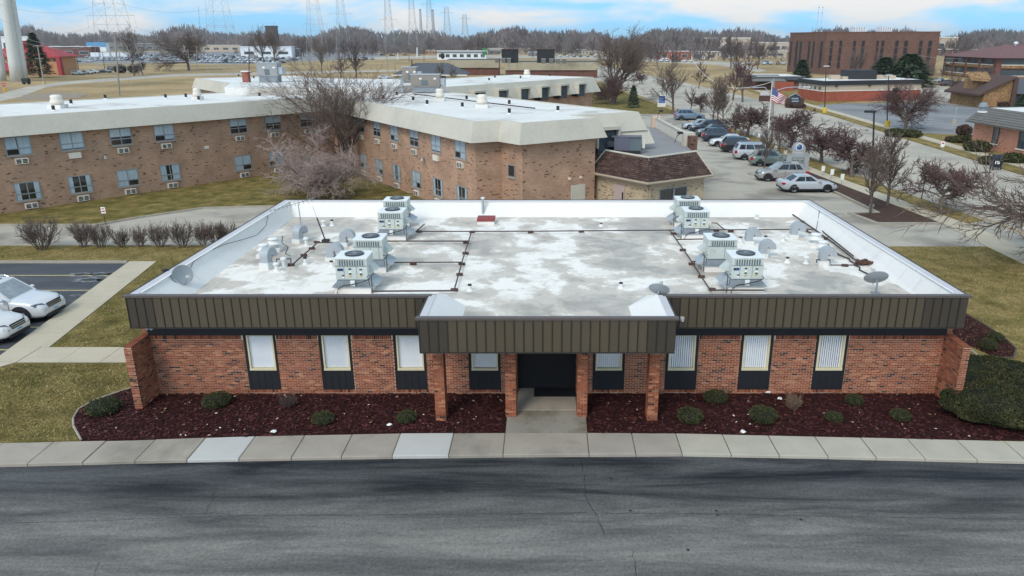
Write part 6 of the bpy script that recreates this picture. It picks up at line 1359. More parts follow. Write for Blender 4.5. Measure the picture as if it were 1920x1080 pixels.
yc, yl = leafball(random.Random(9), 26000, 2.3, 2.1, .42, .06, .4); t = thing('low_hedge', 'low dark green ground hedge behind the big yew beside the pale edging', 'shrub', (16.6, 24.9, .08), R(-25)); yc.build('stems', m_core, t); yl.build('foliage', m_yew, t, attr='tone')
def evergreen(u, v, w, h, label, sz=.16, n=2600, m=None, group=None, flat=1.0):
    p = G(u, v); sc = 1400 / (p.y * _c + CAMH * _s); c, l = leafball(random.Random(int(u)), n, w / sc / 2, w / sc / 2, h / sc, sz); t = thing('evergreen_shrub', label, 'shrub', (p.x, p.y + w / sc * .3, 0), 0, group); c.build('stems', m_core, t); l.build('foliage', m or m_box, t, attr='tone')
m_bush = rampmat('dormant_bush', 'tone', [(0, srgb(66, 48, 44)), (.6, srgb(98, 76, 66)), (1, srgb(124, 100, 84))], fine=10)
for u, v, w, h, l, mm in ((1686, 258, 42, 14, 'dark clipped evergreen left under the spreading tree', None), (1712, 259, 40, 13, 'dark clipped evergreen right under the spreading tree', None), (1838, 287, 46, 20, 'round clipped evergreen before the salmon brick house', None), (1800, 270, 30, 13, 'low evergreen at the corner of the salmon brick house', None), (1822, 268, 26, 12, 'low evergreen beside the salmon brick wall', None), (1782, 268, 15, 10, 'small rusty bush at the lawn edge', m_bush), (1810, 256, 26, 20, 'grey purple bush at the lot corner', m_bush), (1862, 310, 40, 14, 'low evergreen beside the blue box', None), (1905, 308, 40, 18, 'dark evergreen at the right picture edge by the walk', None), (1840, 198, 34, 14, 'red brown hedge before the gabled house, left', m_bush), (1880, 203, 34, 14, 'red brown hedge before the gabled house, right', m_bush), (1818, 190, 30, 14, 'grey bush left of the gabled house', m_bush), (1495, 203, 38, 8, 'low red bush at the foot of the dark sign', m_bush), (830, 112, 12, 14, 'round dark topiary before the white low hall', None), (222, 137, 26, 15, 'grey bush mound beside the far drive', m_bush), (248, 137, 20, 15, 'dark round bush by the pylon foot', m_bush), (1560, 190, 22, 8, 'low shrubs before the black capped restaurant', m_bush)): evergreen(u, v, w, h, l, .2, 1500, mm)
def conifer(u, v, vtop, w, label, seed=0):
    p = G(u, v); H_ = P(u, vtop, p.y).z; sc = 1400 / (p.y * _c + CAMH * _s); R_ = w / sc / 2; rnd = random.Random(seed); t = thing('conifer', label, 'tree', (p.x, p.y, 0))
    MB().tube([(0, 0, 0), (0, 0, H_ * .95)], [R_ * .09, .02], 6).build('trunk', m_bark, t); f = MB()
    for _ in range(2600):
        h = rnd.random() ** .85; rr = R_ * (1 - h) ** .8 * (.55 + .45 * rnd.random()) * (1 + .18 * math.sin(h * 40)); a = rnd.uniform(0, 6.28); c = Vector((rr * math.cos(a), rr * math.sin(a), H_ * (.06 + .94 * h))); d = Vector((math.cos(a), math.sin(a), rnd.uniform(-.5, .3))) * R_ * .28; e = Vector((-math.sin(a), math.cos(a), rnd.uniform(-.3, .3))) * R_ * .09; f.tri(c - e, c + e, c + d)
    f.build('crown', m_needle, t)
conifer(76, 145, 62, 46, 'dark spruce in front of the red roofed hall', 1); conifer(1500, 162, 112, 44, 'dark broad conifer left of the black capped restaurant', 2); conifer(1187, 202, 160, 24, 'small dark spruce behind the dormered wing', 3); conifer(1700, 162, 102, 90, 'broad green pine before the four storey block, right', 4); conifer(1655, 160, 108, 70, 'broad green pine before the four storey block, left', 5)
conifer(1915, 212, 178, 40, 'dark conifer at the right edge beside the gabled house', 6)
# distant wooded skyline: one mass of bare crowns
def woods(name, label, u0, u1, n, v0, v1, hlo, hhi, seed, m):
    rnd = random.Random(seed); mb = MB(); us = []
    for k in range(n):
        u = rnd.uniform(u0, u1); v = v0 + (v1 - v0) * rnd.random() ** 1.5; p = G(u, v); H_ = rnd.uniform(hlo * .8, hhi * 1.05) * (1 + .3 * math.sin(u * .031) * math.sin(u * .011 + 1)); W_ = H_ * rnd.uniform(.32, .48); tn = rnd.random()
        for b in range(30):
            a = rnd.uniform(0, 6.28); h = rnd.random(); r_ = W_ * math.sqrt(max(.02, math.sin(math.pi * (.12 + .86 * h)))) * rnd.uniform(.25, 1); x, y, z = p.x + r_ * math.cos(a), p.y + r_ * math.sin(a) * .5, H_ * (.14 + .8 * h); l = H_ * rnd.uniform(.10, .22); w = H_ * rnd.uniform(.018, .05); dx = rnd.gauss(0, .4) * l
            mb.tri((x - w, y, z - l * .4), (x + w, y, z - l * .4), (x + dx, y, z + l), 0, tn)
        w = H_ * .03; mb.quad((p.x - w, p.y, 0), (p.x + w, p.y, 0), (p.x + w * .6, p.y, H_ * .6), (p.x - w * .6, p.y, H_ * .6), 0, tn)
    tag(mb.build(name, m, attr='tone'), label, 'woods', kind='stuff')
m_woods = rampmat('wood_mass', 'tone', [(0, srgb(84, 78, 80)), (.5, srgb(106, 98, 98)), (.85, srgb(130, 118, 114)), (1, srgb(86, 92, 84))], rand=0, fine=.2, bump=0)
woods('distant_woods', 'grey brown leafless woods along the whole skyline', -150, 2070, 2000, 88, 90.5, 25, 33, 1, m_woods)
woods('distant_woods', 'leafless tree belt behind the dealer lot on the left', -100, 690, 620, 91.5, 93.5, 16, 22, 2, m_woods)
woods('distant_woods', 'leafless tree belt in the middle distance behind the banded building', 790, 1350, 700, 92, 102, 14, 21, 3, m_woods)
woods('distant_woods', 'leafless tree belt behind the offices on the right', 1280, 2050, 700, 90.5, 95, 19, 27, 4, m_woods)
woods('scrub_belt', 'low purplish scrub beside the far service road', 690, 860, 160, 99, 103, 6, 9, 5, m_woods)
woods('scrub_belt', 'low scrub behind the white hall on the left', 440, 700, 120, 101, 103, 4, 7, 6, m_woods)
woods('scrub_belt', 'grey thicket between the far street and the shops on the right', 1150, 1500, 200, 100, 116, 6, 10, 7, m_woods)
woods('scrub_belt', 'grey thicket around the hipped offices', 1740, 2000, 140, 98, 106, 8, 12, 8, m_woods)
woods('scrub_belt', 'thin grey thicket behind the dry field', 540, 820, 170, 97, 100, 7, 11, 9, m_woods)
# the far ground under the woods
struct('woodland_floor', MB().prism(pg([(-400, 90), (2400, 90), (2600, 84), (-700, 84)]), -.05, 9.0), mat('woodland_mass', srgb(96, 90, 91), .95, var=.25, scale=.004, fine=.05))
# ================================================================ BUILDINGS ACROSS THE STREET AND BEYOND
def V2(p): return Vector((p[0], p[1]))
def wallF(a, b):
    a, b = V2(a), V2(b); d = (b - a).normalized(); return frame_on(a, d, Vector((d.y, -d.x))), (b - a).length
m_office = brickmat('brown_brick', srgb(106, 78, 68), srgb(120, 89, 77), srgb(112, 92, 83), var=.16, dk=.98)
m_red = brickmat('orange_red_brick', srgb(160, 78, 60), srgb(172, 90, 70), srgb(160, 112, 96), var=.15, dk=.98)
m_salmon = brickmat('salmon_brick', srgb(188, 128, 104), srgb(204, 144, 118), srgb(190, 150, 130), var=.15, dk=.985)
m_gold = brickmat('golden_brick', srgb(140, 108, 74), srgb(182, 142, 96), srgb(140, 118, 92), var=.3, dark=srgb(84, 60, 44), dk=.85)
m_maroon = brickmat('maroon_brick', srgb(108, 72, 64), srgb(122, 84, 74), srgb(110, 88, 80), var=.15, dk=.98)
m_tanp = mat('tan_panel', srgb(186, 170, 150), .85, var=.08, scale=.3, fine=4)
m_blackp = mat('black_parapet', srgb(46, 48, 52), .7, var=.15)
m_whitep = mat('white_trim', srgb(224, 222, 214), .7, var=.06)
m_hip = mat('maroon_shingle', srgb(116, 84, 82), .95, var=.12, scale=.3, fine=6)
m_greysh = mat('grey_shingle', srgb(112, 110, 106), .95, var=.22, scale=.5, fine=9, stretch=(1, 1, 6))
m_dkroof = mat('charcoal_shingle', srgb(84, 88, 94), .95, var=.12, scale=.4, fine=7)
m_brownw = mat('brown_wood', srgb(84, 64, 58), .85, var=.15, scale=1, fine=8)
m_redroof = mat('red_metal_roof', srgb(158, 56, 60), .6, var=.1, scale=.3, fine=4)
m_ochre = mat('ochre_wall', srgb(188, 140, 102), .85, var=.1)
m_conc_band = mat('stained_concrete_band', srgb(168, 158, 136), .9, var=.12, scale=.15, fine=2, c2=srgb(126, 118, 100), thr=(.52, .7))
m_farwhite = mat('far_white', srgb(222, 226, 230), .8, var=.05, scale=.1, fine=1)
m_bluep = mat('blue_panel', srgb(72, 148, 200), .6, var=.06)
m_grass_dk = mat('wall_ivy', srgb(76, 70, 72), .95, var=.25, scale=.4, fine=3)
m_water = mat('tower_white_paint', srgb(206, 208, 204), .6, var=.06, scale=.3, fine=3)
m_steel = mat('lattice_steel', srgb(168, 172, 174), .6, metal=.2, var=.1)
m_pole = mat('weathered_pole', srgb(150, 142, 134), .9, var=.15, scale=2, fine=20)
m_blkpole = mat('black_pole', srgb(44, 44, 46), .6, var=.1)
# ---- four storey office
m_stripglass = mat('bronze_glass', srgb(38, 38, 42), .35, var=.3, scale=.5, fine=2, spec=.3)
oC, oR, oL = (106.5, 300), (144, 289), (100.5, 326); oB = (oL[0] + 37.5, oL[1] - 11); ZT = 15.2
t = thing('office_block', 'four storey brown brick office block with narrow dark window strips', 'building', (125, 305, 0))
wb(MB().prism([oC, oR, oB, oL], 0, ZT), 'wall', m_office, t); wb(MB().prism(offset_poly([oC, oR, oB, oL], .12), ZT + .001, ZT + .35), 'roof', m_maroon, t)
F, L_ = wallF(oC, oR)
for a, b in ((363, 390), (437, 463), (548, 575), (618, 645), (735, 757), (773, 800), (882, 912), (953, 985), (1070, 1098), (1140, 1170)):
    s0, s1 = (a - 330) / 890 * L_, (b - 330) / 890 * L_; g = MB(); fbox(g, F, s0, s1, -.02, .03, 2.2, ZT - 3.0); wo = wb(g, 'window_strip', m_brownw, t)
    for k in range(4): g = MB(); z = 2.4 + k * 2.65; fbox(g, F, s0 + .1, s1 - .1, .031, .06, z, z + 2.0); wb(g, 'pane', m_stripglass, wo)
F, L_ = wallF(oL, oC)
for a, b in ((140, 147), (170, 180), (192, 200), (237, 245), (260, 267), (298, 308)):
    s0, s1 = (a - 133) / 192 * L_, (b - 133) / 192 * L_ + .4; g = MB(); fbox(g, F, s0, s1, -.02, .03, 2.2, ZT - 3.0); wo = wb(g, 'window_strip', m_brownw, t); g = MB(); fbox(g, F, s0 + .1, s1 - .1, .031, .06, 2.4, ZT - 3.2); wb(g, 'pane', m_stripglass, wo)
for s, w, l in ((.26, 5, 'white louvred plant box on the office block roof, left'), (.5, 4.5, 'white louvred plant box on the office block roof, right')):
    c = Vector(oC).lerp(Vector(oR), s + .1); q = thing('plant_box', l, 'air conditioner', (c.x, c.y + 7, ZT + .35)); MB().box(-w / 2, w / 2, 0, 4, 0, 1.9).build('cabinet', m_farwhite, q)
    for k in range(5): MB().box(-w / 2 + .3 + k * w / 5.4, -w / 2 + .45 + k * w / 5.4, -.06, -.001, .2, 1.7).build('louvre', m_slot, q)
# ---- black capped restaurant
rL, rC, rR = G(1495, 184), G(1540, 191.5), G(1724, 187); rB = rL + (rR - rC); zt = P(1540, 152, rC.y).z
t = thing('restaurant', 'low restaurant in red brick and tan panels with black roof cap', 'building', (rC.x + 12, rC.y + 8, 0)); fp = [tuple(p[:2]) for p in (rC, rR, rB, rL)]
wb(MB().prism(fp, 0, zt * .50), 'brick_base', m_red, t); wb(MB().prism(offset_poly(fp, .06), zt * .5, zt * .54), 'ledge', m_whitep, t); wb(MB().prism(offset_poly(fp, -.02), zt * .541, zt * .80), 'panel_band', m_tanp, t); wb(MB().prism(offset_poly(fp, .25), zt * .80, zt), 'roof_cap', m_blackp, t); wb(MB().prism(offset_poly(fp, -.4), zt * .9, zt + .005), 'flat_roof', m_tpo, t)
c = rC.lerp(rR, .45); wb(MB().box(c.x - 3.2, c.x + 3.2, c.y + 4, c.y + 8, zt + .01, zt + 1.9), 'roof_screen', m_blackp, t)
for f, w, h in ((.2, 2, .9), (.3, 1.2, .6), (.66, 1.5, .8), (.78, 2, .7)): c = rC.lerp(rR, f); wb(MB().box(c.x - w / 2, c.x + w / 2, c.y + 5, c.y + 6.5, zt + .01, zt + h), 'roof_box', m_tanp, t)
F, L_ = wallF(rL, rC)
for f in (.18, .34, .52, .7, .88): g = MB(); fbox(g, F, L_ * f - .45, L_ * f + .45, 0, .06, zt * .57, zt * .72); wb(g, 'window', m_winglass, t)
F, L_ = wallF(rC, rR); g = MB(); fbox(g, F, L_ * .70, L_ * .755, 0, .1, 0, zt * .6); wb(g, 'doorway', m_dark, t)
for f in (.12, .45): g = MB(); fbox(g, F, L_ * f, L_ * f + .4, 0, .3, zt * .72, zt * .78); wb(g, 'wall_lamp', m_blackp, t)
# ---- salmon brick house with grey skirt roof
sx, sy = 50.9, 90.6
t = thing('salmon_house', 'low salmon brick office with grey shingled skirt roof at the right', 'building', (56, 80, 0)); sp_ = [(sx, sy), (sx + 2.2, 62), (70, 62), (70, sy + 3)]
wb(MB().prism(sp_, 0, 3.3), 'wall', m_salmon, t)
A2 = sum(sp_[i][0] * sp_[(i + 1) % 4][1] - sp_[(i + 1) % 4][0] * sp_[i][1] for i in range(4)); sg = 1 if A2 > 0 else -1; ev, tp = offset_poly(sp_, .8 * sg), offset_poly(sp_, -.5 * sg)
for i in range(4):
    j = (i + 1) % 4; g = MB(); rows = 7
    for r_ in range(rows):
        f0, f1 = r_ / rows, (r_ + 1) / rows; A0, B0 = Vector((*ev[i], 3.0)).lerp(Vector((*tp[i], 4.7)), f0), Vector((*ev[j], 3.0)).lerp(Vector((*tp[j], 4.7)), f0); A1, B1 = Vector((*ev[i], 3.0)).lerp(Vector((*tp[i], 4.7)), f1), Vector((*ev[j], 3.0)).lerp(Vector((*tp[j], 4.7)), f1); up = Vector((0, 0, .05)); g.quad(A0 + up, B0 + up, B1, A1)
    wb(g, 'skirt_roof', m_greysh, t)
wb(MB().prism(tp, 3.2, 4.6), 'flat_roof', m_tpo, t); wb(MB().prism(ev, 2.9, 2.99, bottom=True), 'soffit', m_greysh, t)
F, L_ = wallF(sp_[0], sp_[1])
for s in (4.2, 8.6, 13.6, 18, 23):
    g = MB(); fbox(g, F, s - .55, s + .55, 0, .05, .9, 2.9); wo = wb(g, 'window', m_brownw, t); g = MB(); fbox(g, F, s - .3, s + .5, .051, .07, 1.0, 2.8); wb(g, 'pane', m_winglass, wo); g = MB(); fbox(g, F, s - .65, s + .65, 0, .15, .78, .899); wb(g, 'sill', m_whitep, wo)
c = G(1842, 209, 4.6); q = thing('roof_ventilator', 'dark round ventilator on the salmon office roof', 'roof vent', (c.x, c.y, 4.6)); MB().lathe([(.3, 0), (.3, .4), (.5, .5), (.4, .9), (.1, 1.0)], 0, 0, 0, 12).build('hood', m_galv_d, q); MB().cyl(0, 0, -.1, .05, .5).build('base', m_tpo, q)
# ---- gabled golden brick house
gy = G(1868, 203).y; x0, x1 = P(1841, 200, gy).x, P(1892, 195, gy).x; zl, za = P(1841, 174, gy).z, P(1895, 148, gy).z
t = thing('gabled_house', 'golden brick house with one steep dark roof slope', 'building', ((x0 + x1) / 2, gy, 0))
g = MB(); sec = [(x0, 0), (x1, 0), (x1, za), (x0, zl)]
for y_, fl in ((gy, 1), (gy + 12, -1)): g.add([(x, y_, z) for x, z in sec], [(0, 1, 2, 3) if fl > 0 else (3, 2, 1, 0)])
for i in range(4): (xa, z_a), (xb, z_b) = sec[i], sec[(i + 1) % 4]; g.quad((xa, gy, z_a), (xa, gy + 12, z_a), (xb, gy + 12, z_b), (xb, gy, z_b))
wb(g, 'wall', m_gold, t)
g = MB(); dz = (za - zl) / (x1 - x0); g.add([(x0 - 1.2, gy - .5, zl - 1.2 * dz), (x1 + .3, gy - .5, za + .3 * dz), (x1 + .3, gy + 12.5, za + .3 * dz), (x0 - 1.2, gy + 12.5, zl - 1.2 * dz)] + [(x0 - 1.2, gy - .5, zl - 1.2 * dz + .35), (x1 + .3, gy - .5, za + .3 * dz + .35), (x1 + .3, gy + 12.5, za + .3 * dz + .35), (x0 - 1.2, gy + 12.5, zl - 1.2 * dz + .35)], [(3, 2, 1, 0), (4, 5, 6, 7), (0, 1, 5, 4), (1, 2, 6, 5), (2, 3, 7, 6), (3, 0, 4, 7)]); wb(g, 'roof', m_brownw, t)
wb(MB().box(x1 + .01, x1 + .8, gy - .4, gy + 10, 0, za + .2), 'fin_wall', m_brownw, t); wb(MB().box(x1 + .81, x1 + 9, gy + 1, gy + 10, 0, za * .62), 'side_wing', m_brownw, t)
g = MB(); g.add([(x1 + .8, gy - .6, za * .5), (x1 + 9, gy - .6, za * .5), (x1 + 9, gy + 5, za * .98), (x1 + .8, gy + 5, za * .98)], [(0, 1, 2, 3)]); wb(g, 'side_roof', m_dkroof, t); wb(MB().box(x1 + 1.2, x1 + 4, gy + .9, gy + .99, .8, za * .4), 'window', m_winglass, t)
xd = x0 + (x1 - x0) * .35; wb(MB().box(xd - 1.6, xd + 2.0, gy + 5, gy + 8, zl, za - .3), 'dormer', m_gold, t); g = MB(); g.add([(xd - 2.4, gy + 4.2, za - .5), (xd + 2.3, gy + 4.2, za - .8), (xd + 2.8, gy + 8.5, za + 1.0), (xd - 1.2, gy + 8.5, za + 1.0)], [(0, 1, 2, 3)]); wb(g, 'dormer_roof', m_gold, t)
# ---- hipped roof offices
hC, hL, hR = Vector((146.5, 254)), Vector((150.5, 296)), Vector((186, 246)); hB = hL + (hR - hC); t = thing('hipped_offices', 'two storey brown offices with balcony bands under a wide maroon hipped roof', 'building', (160, 265, 0)); hf = [tuple(hC), tuple(hR), tuple(hB), tuple(hL)]
wb(MB().prism(hf, 0, 7.2), 'wall', m_maroon, t); he = offset_poly(hf, 1.6); ctr = (hC + hB) / 2; r0, r1 = ctr.lerp((hL + hC) / 2, .45), ctr.lerp((hR + hB) / 2, .45)
for (a, b, c_, d_) in ((he[0], he[1], r1, r0), (he[1], he[2], r1, r1), (he[2], he[3], r0, r1), (he[3], he[0], r0, r0)):
    g = MB()
    if c_ is d_: g.tri((*a, 6.9), (*b, 6.9), (*c_, 11.0))
    else: g.quad((*a, 6.9), (*b, 6.9), (*c_, 11.0), (*d_, 11.0))
    wb(g, 'roof_slope', m_hip, t)
for (a, b) in ((hL, hC), (hC, hR)):
    F, L_ = wallF(a, b)
    for z in (.3, 3.7): g = MB(); fbox(g, F, 1.5, L_ - 2, .0, .12, z + 1.2, z + 2.9); bd = wb(g, 'window_band', m_winglass, t); g = MB(); fbox(g, F, 1.5, L_ - 2, .0, .6, z, z + .95); wb(g, 'balcony', m_gold, bd); g = MB(); fbox(g, F, 1.4, L_ - 1.9, .0, .7, z + .951, z + 1.15); wb(g, 'rail_band', m_whitep, bd)
    for k in range(1, 4): g = MB(); fbox(g, F, L_ * k / 4 - .6, L_ * k / 4 + .6, 0, .75, 0, 7.0); wb(g, 'pier', m_maroon, t)
for k in range(4): c = r0.lerp(r1, (k + .5) / 4); q = thing('turbine_vent', 'white round turbine vent on the ridge of the hipped roof', 'roof vent', (c.x, c.y - 1.5, 10.6), 0, 'turbine vents on the hipped roof'); MB().lathe([(.3, 0), (.3, .4), (.7, .6), (.75, 1.0), (.4, 1.4)], 0, 0, 0, 10).build('turbine', m_farwhite, q, smooth=True); MB().cyl(0, 0, -.4, .0, .3, n=8).build('neck', m_galv, q)
# ---- brown hall with pale roof behind the flag, brick garden wall
p0, p1 = G(1418, 168), G(1500, 168); t = thing('brick_hall', 'low brick hall with grey and white roof behind the flag', 'building', ((p0.x + p1.x) / 2, p0.y, 0)); zt = P(1450, 150, p0.y).z
wb(MB().box(p0.x, p1.x, p0.y, p0.y + 14, 0, zt), 'wall', m_maroon, t); wb(MB().box(p0.x - 1, p1.x + 1, p0.y - 1, p0.y + 15, zt + .001, zt + .9), 'roof_band', m_dkroof, t); wb(MB().box(p0.x, p1.x, p0.y + .2, p0.y + 14, zt + .9, zt + 1.0), 'flat_roof', m_tpo, t)
g = MB(); g.add([(p0.x - 2, p0.y - 3, zt - .2), (p0.x + 7, p0.y - 3, zt - .2), (p0.x + 6, p0.y + 2, zt + 1.3), (p0.x - 1, p0.y + 2, zt + 1.3)], [(0, 1, 2, 3)]); wb(g, 'porch_roof', m_greysh, t)
a, b = G(1452, 171), G(1497, 173); tag(MB().box(a.x, b.x, a.y, a.y + .4, 0, 2.3).build('garden_wall', m_red), 'red brick screen wall left of the restaurant', 'wall')
# ---- generic far buildings: (name,label, u0,u1, vbase, vtop, depth, wall, roof trim)
def farbox(name, label, u0, u1, vb, vt, depth, mw, mr=None, wins=0, band=None, winh=.35, door=False):
    a, b = G(u0, vb), G(u1, vb); z = P((u0 + u1) / 2, vt, a.y).z; t = thing(name, label, 'building', ((a.x + b.x) / 2, a.y, 0)); wb(MB().box(a.x, b.x, a.y, a.y + depth * .4, 0, z), 'wall', mw, t)
    o = (z * .06); wb(MB().box(a.x - .4, b.x + .4, a.y - .4, a.y + depth * .4 + .4, z + .001, z + max(.35, o)), 'roof', mr or m_farwhite, t)
    for k in range(wins): c = a.x + (b.x - a.x) * (k + .5) / wins; w = (b.x - a.x) / wins * .28; wo = wb(MB().box(c - w - .15, c + w + .15, a.y - .06, a.y - .001, z * .28, z * (.32 + winh)), 'window', m_whitep, t); wb(MB().box(c - w, c + w, a.y - .1, a.y - .061, z * .3, z * (.3 + winh)), 'pane', m_winglass, wo)
    if band: wb(MB().box(a.x - .2, b.x + .2, a.y - .5, a.y - .001, z * band[0], z * band[1]), 'band', band[2], t)
    return t, a, b, z
farbox('banded_building', 'long flat building with stained concrete band, left section', 842, 935, 141, 113, 22, m_maroon, m_dkroof, 0, (.50, 1.02, m_conc_band)); farbox('banded_building', 'long flat building with stained concrete band, right section', 948, 1120, 146, 117, 26, m_maroon, m_dkroof, 0, (.50, 1.02, m_conc_band))
for u0, u1, l in ((941, 971, 'black louvred penthouse on the banded building, left'), (1007, 1040, 'black louvred penthouse on the banded building, right')):
    p = G(u0, 118, 6.0); b = G(u1, 118, 6.0); t = thing('roof_penthouse', l, 'penthouse', ((p.x + b.x) / 2, p.y, 6.0)); zt = P(u0, 93, p.y).z - 6; w = b.x - p.x; MB().box(-w / 2, w / 2, 0, 5, 0, zt).build('screen', m_blackp, t)
    for k in range(9): MB().box(-w / 2 + (k + .3) * w / 9, -w / 2 + (k + .55) * w / 9, -.12, -.001, .1, zt - .15).build('rib', m_blackp, t)
    MB().box(-w / 2 - .1, w / 2 + .1, -.2, 5.1, zt + .001, zt + .2).build('cap', m_brownw, t)
for k, u in enumerate((932, 944, 954, 1019, 1034, 1046, 1058)): p = G(u, 117 + (k > 2) * 1.5, 6.2); q = thing('roof_box', 'small grey roof box on the banded building', 'roof vent', (p.x, p.y, 6.1), 0, 'grey roof boxes on the banded building'); MB().box(-.6, .6, 0, 1.2, 0, 1.2).build('cabinet', m_greysh, q); MB().box(-.7, .7, -.1, 1.3, 1.201, 1.32).build('lid', m_galv, q)
# grey hipped house
a, b = G(735, 150), G(830, 150); ez = P(735, 140, a.y).z; rz_ = P(790, 118, a.y + 6).z; t = thing('hipped_house', 'small house with charcoal hipped roof behind the white roofs', 'building', ((a.x + b.x) / 2, a.y, 0)); wb(MB().box(a.x + .8, b.x - .8, a.y + .8, a.y + 13, 0, ez), 'wall', m_tan2, t); X0, X1, Y0, Y1 = a.x, b.x + 8, a.y, a.y + 14; rA, rB_ = (X0 + 7, Y0 + 7, rz_), (X1 - 7, Y0 + 7, rz_)
for q in ([(X0, Y0, ez), (X1, Y0, ez), rB_, rA], [(X1, Y0, ez), (X1, Y1, ez), rB_], [(X1, Y1, ez), (X0, Y1, ez), rA, rB_], [(X0, Y1, ez), (X0, Y0, ez), rA]): g = MB(); g.add(q, [list(range(len(q)))]); wb(g, 'roof_slope', m_dkroof, t)
wb(MB().box(X0 - .05, X1 + .05, Y0 - .12, Y0 - .01, ez - .35, ez + .02), 'gutter', m_whitep, t)
for f in (.2, .5): c = a.x + (b.x - a.x) * f; wo = wb(MB().box(c - .8, c + .8, a.y + .72, a.y + .799, 1, ez - .5), 'window', m_whitep, t); wb(MB().box(c - .65, c + .65, a.y + .69, a.y + .719, 1.1, ez - .6), 'pane', m_winglass, wo)
wb(MB().cyl(X0 + 6, Y0 + 5, ez, rz_ + 1.0, .18, n=8), 'flue', m_blkpole, t)
# others in the distance
farbox('white_hall', 'white low hall with ribbed roof screen in the middle distance', 820, 912, 112, 96, 20, m_farwhite, m_farwhite, 7, (.82, .92, m_slot)); farbox('pale_shop', 'pale shop with white roof edge beyond the white hall', 912, 1000, 101, 91, 18, m_tanp, m_farwhite, 4)
farbox('white_shed', 'white low building with grey door behind the dealer rows', 452, 548, 107.5, 88, 20, m_farwhite, m_farwhite, 3, None, .25); farbox('grey_pavilion', 'small grey open pavilion beside the white low building', 549, 564, 107, 92, 8, m_greysh, m_galv, 2)
farbox('brick_warehouse', 'brick warehouse with white roof line behind the red roofed hall', 84, 174, 108, 88, 30, m_maroon, m_farwhite, 3, None, .3); farbox('blue_store', 'store with bright blue panel along its top', 165, 200, 97, 80, 20, m_farwhite, m_bluep, 0, (.55, 1.0, m_bluep)); farbox('grey_store', 'long grey store behind the dealer rows', 200, 345, 95.5, 82, 20, m_greysh, m_galv, 8); farbox('pale_store', 'long pale store behind the forked field tree', 345, 450, 97, 85, 20, m_tanp, m_farwhite, 6)
for k, (u0, u1, v) in enumerate(((170, 187, 109.5), (189, 207, 109.5), (208, 224, 109), (226, 243, 109))):
    a, b = G(u0, v), G(u1, v); z = P(u0, 98.5, a.y).z; q = thing('box_trailer', 'white box trailer %s in the line behind the parked cars' % ('first', 'second', 'third', 'fourth')[k], 'trailer', ((a.x + b.x) / 2, a.y, 0), 0, 'white box trailers'); w = b.x - a.x - .6; MB().box(-w / 2, w / 2, 0, 2.5, 1.1, z).build('box', m_farwhite, q)
    for x in (-w * .35, -w * .25, w * .3): MB().rbox((x, 1.2, .5), (1.0, 2.3, 1.0)).build('wheel', m_tyre, q)
for k, (u0, u1, vb, vt, l) in enumerate(((600, 690, 88.5, 74, 'white flat works building on the skyline, left'), (690, 742, 88.5, 72, 'white flat works building on the skyline, middle'), (742, 785, 88.5, 75, 'white flat works building on the skyline, right'), (560, 602, 88.2, 76, 'white flat works building on the skyline, far left'), (760, 816, 86, 65, 'grey power station hall under the two tall stacks'))): farbox('works_building', l, u0, u1, vb, vt, 30, m_farwhite if k < 4 else m_greysh, m_farwhite, 6 if k < 4 else 0)
t, a, b, z = farbox('shopping_hall', 'tan arched shop front with teal glass on the right skyline', 1318, 1405, 99, 72, 30, m_tanp, m_whitep, 0)
cx = (a.x + b.x) / 2; g = MB(); n = 18; W2 = (b.x - a.x) * .26; g.add([(cx + W2 * math.cos(math.pi * k / n), a.y - .8, z * .28 + z * .42 * math.sin(math.pi * k / n)) for k in range(n + 1)], [list(range(n, -1, -1))]); wb(g, 'arch', m_whitep, t)
for f in (.1, .86): c = a.x + (b.x - a.x) * f; wo = wb(MB().box(c - 5, c + 5, a.y - .5, a.y - .001, z * .1, z * .6), 'window', m_whitep, t); wb(MB().box(c - 4.5, c + 4.5, a.y - .7, a.y - .501, z * .12, z * .56), 'pane', m_winglass, wo)
farbox('shop_wing', 'dark red shop wing left of the arched front', 1290, 1318, 98.5, 76, 25, m_maroon, m_whitep, 2); farbox('shop_wing', 'long pale shop wing with white roof right of the arched front', 1406, 1490, 98, 80, 25, m_tanp, m_farwhite, 6); farbox('long_shop', 'long low grey shop on the left of the arched front', 1190, 1290, 97.5, 82, 25, m_greysh, m_farwhite, 8)
farbox('red_store', 'low red brick store below the skyline shops', 1236, 1292, 112, 96.5, 14, m_red, m_farwhite, 3); farbox('beige_store', 'low beige store with white roof below the skyline shops', 1296, 1345, 112, 97, 14, m_tanp, m_farwhite, 2); farbox('white_roof_store', 'long low store with bright white roof near the office block', 1400, 1490, 108, 96, 18, m_tanp, m_farwhite, 5); farbox('pale_pavilion', 'pale arched pavilion right of the office block', 1752, 1792, 100, 71, 20, m_tanp, m_whitep, 2); farbox('low_store', 'low store with white roof far right behind the hipped offices', 1880, 1990, 100, 90, 20, m_bluep, m_farwhite, 4); farbox('low_store', 'brown low store with white roof left of the hipped offices', 1755, 1830, 104, 93, 15, m_maroon, m_farwhite, 3)
farbox('ivy_tower', 'dark square tower block rising above the bare field trees', 502, 523, 97, 51, 12, m_grass_dk, m_grass_dk, 0); farbox('glazed_works', 'white works building with window band behind the water tower legs', -60, 62, 104, 70, 20, m_farwhite, m_farwhite, 9, None, .4)
